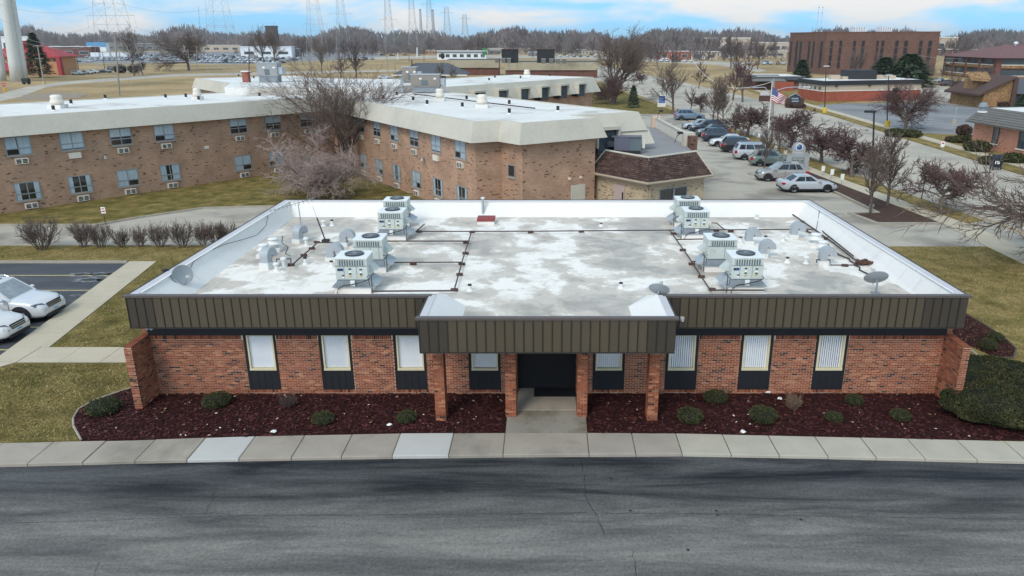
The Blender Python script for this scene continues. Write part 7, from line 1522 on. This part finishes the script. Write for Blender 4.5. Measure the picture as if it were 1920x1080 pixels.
for k, (u, v, w, h) in enumerate(((930, 99, 14, 8), (985, 100, 16, 7), (1060, 100, 22, 8), (300, 92, 20, 6), (140, 92, 22, 6), (1240, 90, 30, 7), (1820, 92, 24, 7), (560, 95, 16, 6), (1500, 92, 20, 8), (645, 92, 26, 7), (880, 92, 18, 6), (410, 91, 24, 6))): farbox('distant_house', ['tiny pale building by the middle traffic poles', 'tiny pale building right of the left penthouse', 'tiny pale building right of the right penthouse', 'tiny pale building behind the forked field tree', 'tiny pale building above the brick warehouse', 'tiny pale building above the long low grey shop', 'tiny pale building above the hipped offices', 'tiny pale building right of the grey pavilion', 'tiny pale building left of the office block roof', 'tiny pale building below the skyline works', 'tiny pale building behind the white hall', 'tiny pale building above the pale store'][k], u, u + w, v, v - h, 8, m_tanp if k % 2 else m_farwhite, m_farwhite if k % 3 else m_dkroof, 3)
rb = random.Random(12)
for k in range(34):
    u0, u1, va, vb_ = ((560, 820, 97, 103), (820, 1010, 99, 106), (1040, 1180, 98, 106), (1180, 1330, 98, 104), (1340, 1480, 100, 112), (1760, 1960, 97, 106), (100, 440, 92, 95))[k % 7]; u = rb.uniform(u0, u1); v = rb.uniform(va, vb_); w = rb.uniform(14, 36)
    farbox('roadside_building', 'small low building along the far roads below the skyline woods', u, u + w, v, v - rb.uniform(5, 8), 14, rb.choice((m_tanp, m_maroon, m_farwhite, m_greysh, m_ochre)), rb.choice((m_farwhite, m_farwhite, m_dkroof, m_galv)), rb.randint(2, 5))[0]['group'] = 'small buildings along the far roads'
# ---- red roofed hall
a, b = G(-20, 141), G(118, 141); t = thing('red_roofed_hall', 'ochre hall with red metal roof, cupola and canopies behind the water tower', 'building', ((a.x + b.x) / 2, a.y, 0)); ez = P(100, 106, a.y).z; wb(MB().box(a.x, b.x, a.y, a.y + 10, 0, ez), 'wall', m_ochre, t); X0, X1, Y0, Y1 = a.x - 1, b.x + 1.2, a.y - 1.2, a.y + 11; rz_ = ez + 4.6
for q in ([(X0, Y0, ez), (X1, Y0, ez), (X1 - 11, Y0 + 6, rz_), (X0 + 11, Y0 + 6, rz_)], [(X1, Y0, ez), (X1, Y1, ez), (X1 - 11, Y0 + 6, rz_)], [(X1, Y1, ez), (X0, Y1, ez), (X0 + 11, Y0 + 6, rz_), (X1 - 11, Y0 + 6, rz_)]): g = MB(); g.add(q, [list(range(len(q)))]); wb(g, 'roof_slope', m_redroof, t)
c = P(50, 92, a.y + 8); cu = wb(MB().box(c.x - 3.2, c.x + 3.2, a.y + 2, a.y + 6, ez + 1.0, ez + 5.6), 'cupola', m_redroof, t)
for dx in (-1.6, 1.6): g = MB(); g.tube([(c.x + dx, a.y + 1.99, ez + 4.0), (c.x + dx, a.y + 1.9, ez + 4.0)], .8, 12); wb(g, 'round_window', m_whitep, cu)
for u0, u1 in ((-5, 24), (46, 62)): p, q = P(u0, 124, a.y), P(u1, 124, a.y); g = MB(); g.add([(p.x, a.y - 2.5, p.z - 1.6), (q.x, a.y - 2.5, p.z - 1.6), (q.x, a.y - .01, p.z + 1.2), (p.x, a.y - .01, p.z + 1.2)], [(0, 1, 2, 3)]); wb(g, 'canopy', m_redroof, t)
p = P(107, 110, a.y); wb(MB().box(p.x - 1.6, p.x + 1.6, a.y - .15, a.y - .01, p.z - .9, p.z + .5), 'sign_board', m_winglass, t); wb(MB().box(b.x - .6, b.x + .8, a.y - 1.5, a.y - .01, 0, ez), 'corner_frame', m_redroof, t); wb(MB().box(X0, X1, Y0 - .05, Y0 - .001, ez - .5, ez + .05), 'gutter', m_redroof, t)
# ================================================================ TOWERS, POLES, SIGNS, SMALL THINGS
m_sg0 = mat('pale_stack_concrete', srgb(186, 182, 180), .9, var=.05, scale=.02, fine=.2)
# water tower legs: tapered white tubes in pairs
t = thing('water_tower', 'pale steel water tower legs, thick tubes rising out of the left corner', 'tower', tuple(G(38, 153)))
o = Vector(t.location); Y = o.y
def leg(u0, v0, u1, v1, w0, w1, dy=0):
    a, b = P(u0, v0, Y + dy) - o, P(u1, v1, Y + dy) - o; a.z = 0; d = (b - a); e = a + d * 1.6; sc = 1400 / (Y * _c + 12 * _s); g = MB(); g.tube([a, a + d * .25, a + d * .5, b, e], [w0 / sc / 2, (w0 * .75 + w1 * .25) / sc / 2, (w0 + w1) / 2 / sc / 2, w1 / sc / 2, w1 / sc / 2], 20); g.build('leg', m_water, t, smooth=True)
leg(32, 153, 9, 0, 20, 17); leg(44, 154, 21, 0, 18, 13, 3); leg(5, 153, -8, 60, 14, 13, 6)
g = MB()
for (ua, va, ub, vb) in ((5, 105, 27, 140), (12, 100, 32, 134), (30, 128, 5, 95)): g.tube([P(ua, va, Y + 1) - o, P(ub, vb, Y + 1) - o], .09, 4)
g.build('tie_rod', m_steel, t)
# lattice pylons
def pylon(u, v, half, arms, label, H_=44, th=.16, top=.22):
    p = G(u, v); t = thing('lattice_pylon', label, 'pylon', (p.x, p.y, 0), 0, 'lattice power pylons'); hw = half; zs = [0, .12, .24, .36, .48, .6, .7, .8, .9, 1.0]; w = lambda f: hw * (1 - f) + hw * top * f if f < .6 else hw * (.4 + .6 * top) * 1.0 * (1 - (f - .6) * .9)
    legs = {}
    for sx, sy in ((-1, -1), (1, -1), (1, 1), (-1, 1)): MB().tube([(sx * w(f), sy * w(f), f * H_) for f in zs], th, 4).build('leg', m_steel, t)
    g = MB(); cs = ((-1, -1), (1, -1), (1, 1), (-1, 1))
    for f0, f1 in zip(zs, zs[1:]):
        for k in range(4):
            a, b = cs[k], cs[(k + 1) % 4]; g.tube([(a[0] * w(f0), a[1] * w(f0), f0 * H_), (b[0] * w(f1), b[1] * w(f1), f1 * H_)], th * .45, 3); g.tube([(b[0] * w(f0), b[1] * w(f0), f0 * H_), (a[0] * w(f1), a[1] * w(f1), f1 * H_)], th * .55, 3); g.tube([(a[0] * w(f1), a[1] * w(f1), f1 * H_), (b[0] * w(f1), b[1] * w(f1), f1 * H_)], th * .5, 3)
    o_ = g.build('bracing', m_steel, t); o_['kind'] = 'stuff'
    for za, L_ in arms:
        ar = MB().tube([(-L_, 0, za), (L_, 0, za)], th * .9, 4).tube([(-L_, 0, za), (0, 0, za + 2.2), (L_, 0, za)], th * .5, 4).build('cross_arm', m_steel, t)
        for s in (-1, 1): MB().tube([(s * L_, 0, za), (s * L_ * 1.03, 0, za - 3.4)], th * .6, 4).build('insulator', m_steel, ar)
    return t
def zat(u, v, vb): return P(u, v, G(u, vb).y).z
pylon(230, 160, 4.6, [(zat(212, 29, 160), 6.6), (34, 5.4)], 'nearest lattice pylon, left of the forked field tree', 46, .045)
pylon(424, 138, 5.2, [(zat(415, 48, 138), 5.4), (34, 4.6)], 'second lattice pylon, above the white roof of the far left wing', 48, .052)
pylon(597, 118, 5.5, [(zat(597, 45, 118), 7)], 'third lattice pylon, pale, right of the field trees', 50, .075)
pylon(646, 106, 5.5, [(zat(646, 26, 106), 10)], 'fourth lattice pylon, over the skyline works', 56, .09)
pylon(732, 100, 6, [(zat(732, 37, 100), 9)], 'fifth lattice pylon, near the little water tower', 60, .13); pylon(776, 97, 6, [(66, 9)], 'sixth lattice pylon, left of the first tall stack', 72, .15); pylon(808, 96, 6, [(58, 9)], 'slim lattice pylon between the two stacks', 64, .15); pylon(840, 94, 7, [(52, 9)], 'lattice pylon right of the second stack', 60, .18); pylon(873, 93, 7, [(46, 9)], 'small lattice pylon above the middle woods', 52, .2)
for u, v0, v1, r, l in ((791, 87, 19, 6, 'left one of two tall slim power station stacks'), (814, 87, 20, 6.5, 'right one of two tall slim power station stacks')):
    p = G(u, v0); h = P(u, v1, p.y).z; t = thing('power_stack', l, 'chimney', (p.x, p.y, 0), 0, 'power station stacks'); MB().cyl(0, 0, 0, h, r * .8, r * .42, 14).build('shaft', m_sg0, t); MB().cyl(0, 0, h + .01, h + 2, r * .46, r * .46, 14).build('rim', m_blackp, t)
p = G(746, 88.5); t = thing('far_water_tower', 'tiny funnel topped water tower on the skyline', 'tower', (p.x, p.y, 0)); h = P(746, 58, p.y).z; MB().cyl(0, 0, 0, h - 8, 2.2, 1.6, 10).build('stem', m_farwhite, t); MB().lathe([(1.6, 0), (8, 8), (8.4, 11), (7, 13), (1, 14)], 0, 0, h - 8, 16).build('tank', m_farwhite, t)
for u, l in ((1527, 'left thin radio mast above the office block'), (1534, 'right thin radio mast above the office block')): p = G(u, 96); h = P(u, 13, p.y).z; t = thing('radio_mast', l, 'mast', (p.x, p.y, 0)); MB().tube([(0, 0, 0), (0, 0, h)], .18, 4).build('mast', m_steel, t); [MB().lathe([(.3, 0), (.9, .3), (.3, .9)], 0, 0, z, 8).build('beacon', m_brownw, t) for z in (h - 1, h * .86)]
# utility poles and lamp posts
def pole(name, u, v, vt, r, m, label, arms=(), cat='pole', lean=0, group=None, base=None):
    p = G(u, v); h = P(u + lean, vt, p.y).z; t = thing(name, label, cat, (p.x, p.y, 0), 0, group); tx = P(u + lean, vt, p.y).x - p.x; MB().tube([(0, 0, 0), (tx, 0, h)], [r, r * .75], 8).build('shaft', m, t)
    for f, w in arms: MB().rbox((tx * f, -r, h * f), (w, .12, .14)).build('cross_arm', m, t); [MB().cyl(tx * f + s * w * .42, -r, h * f + .08, h * f + .3, .06, n=6).build('insulator', m_blackp, t) for s in (-1, 1)]
    if base: MB().cyl(0, 0, 0, .9, .38, n=12).build('base', base, t)
    return t, h, tx
pole('utility_pole', 224, 179, 60, .22, m_pole, 'tall grey utility pole standing in the dry field', ((.985, 1.6),), lean=-9); pole('utility_pole', 83, 159, 84, .2, m_pole, 'leaning utility pole with two cross arms and yellow foot', ((.97, 2.6), (.66, 2.4)), lean=-13, base=m_yellow)
pole('utility_pole', 148, 135, 100, .14, m_blkpole, 'thin black lamp pole beside the parked grey cars', lean=-5); pole('utility_pole', 197, 135, 98, .14, m_blkpole, 'thin black lamp pole left of the nearest pylon', lean=-5); pole('utility_pole', 467, 137, 84, .2, m_blkpole, 'black pole at the field edge before the white low building', ((.99, 1.5),)); pole('utility_pole', 358, 138, 92, .16, m_pole, 'short grey pole before the forked tree', lean=-6); pole('utility_pole', 369, 139, 86, .16, m_pole, 'grey pole with drop bracket before the forked tree')
pole('utility_pole', 728, 141, 85, .14, m_pole, 'thin pale pole left of the charcoal hipped house', lean=-5); pole('utility_pole', 767, 117, 93, .16, m_brownw, 'thin brown pole above the charcoal roof'); pole('utility_pole', 795, 116, 92, .16, m_brownw, 'second thin brown pole above the charcoal roof'); pole('utility_pole', 782, 107, 89, .5, m_farwhite, 'short thick white column by the service road'); pole('utility_pole', 746, 112, 98, .3, m_farwhite, 'short pale post by the service road'); pole('utility_pole', 378, 92, 13, .35, m_pole, 'very tall thin floodlight mast behind the forked tree', ((.998, 4),), lean=-6)
pole('utility_pole', 1885, 141, 102, .22, m_pole, 'grey utility pole before the hipped offices', ((.96, 3),), lean=-10); pole('utility_pole', 905, 139, 127, .12, m_galv, 'short lamp pole before the banded building')
t, h, tx = pole('utility_pole', 1447, 268, 147, .17, m_pole, 'grey utility pole right behind the flag', (), lean=4)
g = MB(); g.tube([(tx, 0, h * .80), (tx + 1.6, 0, h * .86), (tx + 3.6, 0, h * .875)], .05, 6); g.build('lamp_arm', m_galv, t); MB().rbox((tx + 4.1, 0, h * .87), (.95, .32, .16)).build('lamp_head', m_cope, t)
MB().tube([(tx, 0, h * .72), (tx - 1.0, 0, h * .865), (tx - 2.5, 0, h * .86)], .06, 6).build('bracket', m_galv, t)
t, h, tx = pole('lamp_post', 1634, 390, 208, .085, m_blkpole, 'tall black lamp post at the edge of the mulch strip', (), 'lamp post', lean=5); MB().rbox((tx - .28, 0, h - .04), (.75, .32, .16)).build('lamp_head', m_blkpole, t); MB().cyl(0, 0, 0, .3, .2, n=10).build('base', m_kerb, t)
for u, v, vt, l in ((1546, 212, 124, 'grey lamp post on yellow foot near the restaurant'), (1663, 239, 141, 'grey lamp post on yellow foot beside the spreading tree'), (1774, 152, 118, 'lamp post behind the spreading tree crown')):
    t, h, tx = pole('lamp_post', u, v, vt, .09, m_blkpole, l, (), 'lamp post', lean=3, group='lot lamp posts'); MB().rbox((tx, -.2, h), (.9, .5, .18)).build('lamp_head', m_cope, t); MB().cyl(0, 0, 0, 1.0, .36, n=12).build('base', mat('yellow_base', srgb(214, 182, 62), .7, var=.1), t)
p = G(1788, 233); t = thing('bollard_post', 'broken post on a conical concrete foot in the far lot', 'post', (p.x, p.y, 0)); MB().cyl(0, 0, 0, .7, .45, .28, 12).build('base', m_kerb, t); MB().tube([(0, 0, .7), (.1, 0, 2.6)], .05, 6).build('shaft', m_galv, t)
# flag
p = G(1436, 300); h = P(1448, 153, p.y).z; t = thing('flagpole', 'white flagpole beside the parked cars', 'flagpole', (p.x, p.y, 0)); tx = P(1448, 153, p.y).x - p.x; MB().tube([(0, 0, 0), (tx, 0, h)], [.06, .04], 8).build('shaft', m_whitep, t); MB().lathe([(.02, 0), (.09, .05), (.09, .12), (.02, .17)], tx, 0, h, 8).build('finial', m_chrome, t); MB().cyl(0, 0, 0, .25, .16, n=10).build('base', m_kerb, t)
fl = thing('flag', 'red, white and blue striped flag with starred canton, blowing right', 'flag', (p.x + tx, p.y, h)); nx, ny = 26, 13; A, B, C_, D = Vector((.05, 0, -.55)), Vector((1.75, 0, -1.55)), Vector((1.35, 0, -2.35)), Vector((-.02, 0, -1.95)); mr_, mw_, mb_ = mat('flag_red', srgb(178, 36, 52), .8, var=.06), mat('flag_white', srgb(232, 230, 230), .8, var=.05), mat('flag_blue', srgb(40, 62, 124), .8, var=.06)
def fp_(u, v): q = A.lerp(B, u).lerp(D.lerp(C_, u), v); return q + Vector((0, .14 * math.sin(u * 7 + v * 2) * (.3 + u), .05 * math.sin(u * 9)))
red, wht, blu = MB(), MB(), MB()
for i in range(nx):
    for j in range(ny):
        can = i < nx * .42 and j < 7; m_ = blu if can else (red if j % 2 == 0 else wht); m_.quad(fp_(i / nx, (j + 1) / ny), fp_((i + 1) / nx, (j + 1) / ny), fp_((i + 1) / nx, j / ny), fp_(i / nx, j / ny))
for m_, mm, nm in ((red, mr_, 'red_stripes'), (wht, mw_, 'white_stripes'), (blu, mb_, 'canton')): m_.build(nm, mm, fl)
st = MB()
for r_ in range(5):
    for c_ in range(6):
        q = fp_(.035 + c_ * .066, .06 + r_ * .1)
        for s in (-1, 1): st.add([(q.x + (.035 if k % 2 == 0 else .014) * math.cos(math.pi / 2 + k * math.pi / 5), q.y + s * .012, q.z + (.035 if k % 2 == 0 else .014) * math.sin(math.pi / 2 + k * math.pi / 5)) for k in range(10)], [list(range(10))])
so = st.build('stars', mw_, fl); so['kind'] = 'stuff'
# street wires
def wire(pts, label, r=.03, sag=0, m=None):
    res = []
    a, b = Vector(pts[0]), Vector(pts[1])
    for k in range(21): f = k / 20; q = a.lerp(b, f); q.z -= sag * 4 * f * (1 - f); res.append(q)
    tag(MB().tube(res, r, 4).build('overhead_wire', m or m_steel), label, 'wire', 'overhead wires')
pe = P(1451, 152, G(1447, 268).y); wire([P(1296, 107, 185), pe], 'pale sagging wire running from the far street to the pole by the flag', .045, 3.2, m_whitep)
pl_ = G(224, 179); wire([P(0, 60, 250), P(83, 86, G(83, 159).y)], 'wire reaching the leaning pole from the left', .03, 1); wire([P(83, 86, G(83, 159).y), P(215, 62, pl_.y)], 'wire between the leaning pole and the tall field pole', .03, 2); wire([P(40, 68, 240), P(215, 78, pl_.y)], 'lower wire toward the tall field pole', .03, 2); wire([P(215, 66, pl_.y), P(470, 86, G(467, 137).y)], 'wire from the tall field pole to the black pole', .03, 3); wire([P(1700, 100, 262), P(1876, 103, G(1885, 141).y)], 'wire from the left to the pole at the hipped offices', .04, 1.5); wire([P(1876, 103, G(1885, 141).y), P(1990, 122, 240)], 'wire from the pole at the hipped offices to the right', .04, 1.5)
for k, (ua, va, ub, vb, ya, yb) in enumerate(((0, 36, 171, 50, 200, 223), (0, 8, 197, 3, 200, 223), (252, 50, 392, 58, 223, 310), (216, 4, 403, 12, 223, 310))): wire([P(ua, va, ya), P(ub, vb, yb)], 'power line %s the nearest pylon' % ('running left from the arm of', 'running left from the head of', 'running right from the arm of', 'running right from the head of')[k], .025, 2.5)
# ---- monument sign with globe
p = G(1493, 320); t = thing('monument_sign', 'grey arched monument sign with a round blue globe emblem', 'sign', (p.x, p.y, 0), R(-4)); m_sg = mat('grey_sign_stucco', srgb(158, 162, 166), .8, var=.06); m_sp = mat('sign_panel', srgb(112, 120, 124), .7, var=.05); sc = 1400 / (p.y * _c + 12 * _s * .9)
n = 20; zb, rr_ = 1.75, .62; sec = [(-rr_, .0)] + [(-rr_ * math.cos(math.pi * k / n), zb + .35 + rr_ * 1.05 * math.sin(math.pi * k / n)) for k in range(n + 1)] + [(rr_, .0)]; g = MB()
for y_ in (-.2, .2): g.add([(x, y_, z) for x, z in sec], [list(range(len(sec))) if y_ > 0 else list(range(len(sec)))[::-1]])
for i in range(len(sec)): j = (i + 1) % len(sec); g.quad((sec[i][0], -.2, sec[i][1]), (sec[j][0], -.2, sec[j][1]), (sec[j][0], .2, sec[j][1]), (sec[i][0], .2, sec[i][1]))
g.build('arched_slab', m_sg, t)
for s in (-1, 1): MB().box(s * .84 - .21, s * .84 + .21, -.24, .24, 0, 1.55).build('pillar', m_sg, t); MB().box(s * .84 - .23, s * .84 + .23, -.26, .26, 1.551, 1.6).build('pillar_cap', m_kerb, t)
MB().box(-.58, .58, -.215, -.201, .75, 1.32).build('name_panel', m_sp, t)
em = MB().tube([(0, -.2, 2.32), (0, -.25, 2.32)], .36, 24).build('emblem_ring', m_whitep, t); gl = MB(); gl.tube([(0, -.251, 2.32), (0, -.28, 2.32)], .27, 24); gl.build('emblem_globe', mat('globe_blue', srgb(48, 92, 148), .4, var=.5, scale=3, fine=9), em)
sw_ = MB(); sw_.add([(.27 * math.cos(a), -.285, 2.32 + .27 * math.sin(a)) for a in (2.9, 2.5, 2.1)] + [(-.02, -.285, 2.44), (.1, -.285, 2.5), (-.06, -.285, 2.36)], [(0, 5, 4, 3, 2, 1)]); sw_.build('emblem_highlight', m_sg, em)
RX = (R(90), 0, 0)
text('lettering', 'THE PEARL', .17, m_whitep, t, (0, -.205, 1.78), RX); text('lettering', 'OF JOLIET', .085, m_whitep, t, (0, -.205, 1.63), RX); text('lettering', 'POST ACUTE', .17, m_whitep, t, (0, -.22, 1.15), RX); text('lettering', 'CARE CENTER', .10, m_whitep, t, (0, -.22, .93), RX)
# ---- white and blue clinic sign
p = G(1240, 201); t = thing('clinic_sign', 'white upright sign with blue square panel on the far lawn', 'sign', (p.x, p.y, 0), R(3)); h = P(1240, 178, p.y).z; w = 1.5; MB().box(-w / 2, w / 2, -.25, .25, .05, h).build('cabinet', m_whitep, t); m_bp = mat('sign_blue', srgb(24, 86, 168), .5, var=.05); MB().box(-w * .42, w * .42, -.27, -.251, h * .36, h * .93).build('blue_panel', m_bp, t)
text('lettering', 'vca', .55, m_whitep, t, (-.12, -.275, h * .72), RX); text('lettering', 'Joliet', .2, m_whitep, t, (-.28, -.275, h * .56), RX); text('lettering', 'Animal Hospital', .17, m_whitep, t, (-.02, -.275, h * .47), RX)
# ---- dark sign before the restaurant
p = G(1489, 201); t = thing('board_sign', 'dark slate sign board with gabled top between brick piers', 'sign', (p.x, p.y, 0)); h = P(1489, 176, p.y).z; m_sl = mat('slate_board', srgb(48, 58, 72), .7, var=.12); g = MB(); g.add([(x, y, z) for y in (-.2, .2) for x, z in ((-.95, .6), (.95, .6), (.95, h - .5), (0, h), (-.95, h - .5))], [(0, 1, 2, 3, 4), (9, 8, 7, 6, 5), (2, 7, 8, 3), (3, 8, 9, 4), (1, 6, 7, 2), (4, 9, 5, 0)]); g.build('board', m_sl, t)
for k in range(4): z = h - .85 - k * .5; MB().box(-.72 + .08 * (k % 2), .72 - .12 * ((k + 1) % 2), -.215, -.201, z - .14, z + .12).build('letter_row', mat('faded_letters', srgb(150, 160, 166), .7, var=.35, scale=5, fine=9), t)
for s in (-1, 1): MB().box(s * 1.35 - .35, s * 1.35 + .35, -.35, .35, 0, 1.7).build('pier', m_brownw, t)
MB().box(-1.0, 1.0, -.3, .3, 0, .59).build('footing', m_brownw, t); g = MB(); g.tube([(-1.05, 0, h - .5), (0, 0, h + .06), (1.05, 0, h - .5)], .07, 4); g.build('gable_trim', m_galv, t)
p = G(1433, 190); t = thing('board_sign', 'pale sign board on a brown base left of the flag', 'sign', (p.x, p.y, 0)); h = P(1433, 170, p.y).z; MB().box(-1.1, 1.1, -.3, .3, 0, h * .55).build('base', m_brownw, t); MB().box(-1.0, 1.0, -.2, .2, h * .551, h).build('board', m_cope, t)
# ---- small sign posts
def post(u, v, vt, w, hh, m, label, group=None, lean=0, name='sign_post', pm=None, extra=None):
    p = G(u, v); h = P(u + lean, vt, p.y).z; tx = P(u + lean, vt, p.y).x - p.x; t = thing(name, label, 'sign', (p.x, p.y, 0), 0, group); MB().tube([(0, 0, 0), (tx, 0, h)], .025, 6).build('post', pm or m_galv, t); MB().rbox((tx * .9, -.04, h - hh / 2), (w, .012, hh)).build('plate', m, t); return t, h, tx
for u, v, vt, l in ((1541, 330, 311, 'small white parking sign nearest the monument'), (1558, 337, 317, 'small white parking sign, second from the monument'), (1577, 348, 326, 'small white parking sign nearest the lamp post'), (1512, 316, 291, 'small white parking sign behind the monument pillar'), (1470, 297, 281, 'small white parking sign left of the monument'), (1452, 288, 272, 'small white parking sign by the sage crossover'), (1421, 262, 250, 'small white parking sign by the flagpole'), (1411, 258, 246, 'small white parking sign by the minivan'), (1369, 236, 229, 'small white parking sign by the far crossovers'), (1361, 232, 226, 'small white parking sign at the far end of the row')): post(u, v, vt, .32, .5, m_label, l, 'parking signs beside the lot', lean=3)
m_signred = mat('sign_red', srgb(188, 60, 66), .6, var=.06)
t, h, tx = post(197, 419, 388, .3, .45, m_label, 'red and white parking sign on the lawn behind the shrubs', None, -4, pm=m_wood); MB().rbox((tx * .9, -.05, h - .3), (.22, .006, .1)).build('red_print', m_signred, t); MB().rbox((tx * .9, -.05, h - .12), (.2, .006, .06)).build('red_print', m_signred, t)
t, h, tx = post(1767, 293, 265, .42, .62, m_label, 'white and red road sign on the far verge', None, 1); MB().rbox((tx * .9, -.05, h - .2), (.26, .006, .14)).build('red_print', m_signred, t)
p = G(10, 172); t = thing('stop_sign', 'red stop sign on a post with yellow foot at the left edge', 'sign', (p.x, p.y, 0)); h = P(10, 158, p.y).z; MB().tube([(0, 0, 0), (0, 0, h)], .04, 6).build('post', m_galv, t); g = MB(); g.tube([(0, -.05, h - .1), (0, -.08, h - .1)], .48, 8); g.build('plate', m_signred, t); text('lettering', 'STOP', .3, m_label, t, (0, -.09, h - .1), RX); MB().cyl(0, 0, 0, .9, .3, n=10).build('base', mat('orange_base', srgb(216, 160, 70), .7, var=.1), t)
p = G(50, 158); t = thing('dumpster', 'small black utility cabinet beside the water tower foot', 'cabinet', (p.x, p.y, 0), R(-10)); MB().box(-1, 1, -.6, .6, .4, 1.7).build('cabinet', m_blkpole, t); [MB().box(x - .08, x + .08, -.5, .5, 0, .4).build('leg', m_blkpole, t) for x in (-.8, .8)]
p = G(1866, 318); t = thing('mail_box', 'dark blue street mail box by the far walk', 'mail box', (p.x, p.y, 0), R(-10)); MB().box(-.4, .4, -.35, .35, .25, 1.15).build('box', m_navy, t); g = MB(); g.tube([(-.4, 0, 1.15), (.4, 0, 1.15)], .35, 14); g.build('rounded_top', m_navy, t); [MB().box(x - .04, x + .04, y - .04, y + .04, 0, .25).build('leg', m_navy, t) for x in (-.35, .35) for y in (-.3, .3)]; MB().box(-.25, .15, -.36, -.351, .6, .9).build('notice', m_label, t)
p = G(1650, 372); pole('bollard_post', 1727, 375, 330, .045, m_blkpole, 'slanted dark post at the street kerb before the crab tree', (), 'post', lean=9)
p = G(909, 112); t = thing('fuel_sign', 'small green price sign on a pole in the middle distance', 'sign', (p.x, p.y, 0)); h = P(909, 90, p.y).z; MB().box(-1.6, 1.6, -.3, .3, h * .42, h).build('board', mat('sign_green', srgb(50, 128, 78), .6, var=.15), t); [MB().box(x - .2, x + .2, -.2, .2, 0, h * .42).build('post', m_galv, t) for x in (-1.2, 1.2)]
# litter: paper scraps
for k, (u, v, l) in enumerate(((513, 810, 'crumpled white paper scrap on the left mulch by the pavement'), (731, 797, 'small white paper scrap left of the porch on the mulch'), (1393, 810, 'crumpled white paper scrap at the right pavement edge'), (1440, 736, 'flat white scrap against the right wall foot'), (1462, 748, 'white paper ball behind the leafless shrub'))):
    p = G(u, v, .15); rr = random.Random(k); g = MB(); g.lathe([(.02, 0), (.09, .03), (.07, .07), (.01, .09)], 0, 0, 0, 7); g.v = [(x * rr.uniform(.6, 1.4), y * rr.uniform(.5, 1.2), z) for x, y, z in g.v]; tag(g.build('paper_scrap', m_label, loc=(p.x, p.y, .13)), l, 'litter', 'paper scraps')
# vans beyond the crossing
for u, v, l, mm in ((1318, 112, 'white cargo van before the beige store', pw), (1437, 120, 'blue and white van near the office block', pbl), (1247, 112, 'white van by the red store', pw)): car('van', mm, l, at(u, v), R(0))

# lettering becomes plain mesh
dg = bpy.context.evaluated_depsgraph_get()
for o in TEXTS:
    me = bpy.data.meshes.new_from_object(o.evaluated_get(dg)); n_ = bpy.data.objects.new('letters', me); link(n_, o.parent); n_.location = o.location; n_.rotation_euler = o.rotation_euler; bpy.data.objects.remove(o)
# ================================================================ AIR
hz = MB(); hz.box(-4600, 4600, -450, 8100, -1.2, 112)
ho = hz.build('haze', []); ho['kind'] = 'stuff'; ho['label'] = 'thin pale winter haze over the whole town'; ho['category'] = 'haze'
m, nt, b = newmat('thin_haze'); nt.nodes.remove(b); v = nd(nt, 'ShaderNodeVolumePrincipled'); v.inputs['Density'].default_value = .00010; v.inputs['Color'].default_value = (.9, .92, .94, 1); v.inputs['Anisotropy'].default_value = .2
nt.links.new(v.outputs[0], nt.nodes['Material Output'].inputs['Volume']); ho.data.materials.clear(); ho.data.materials.append(m)
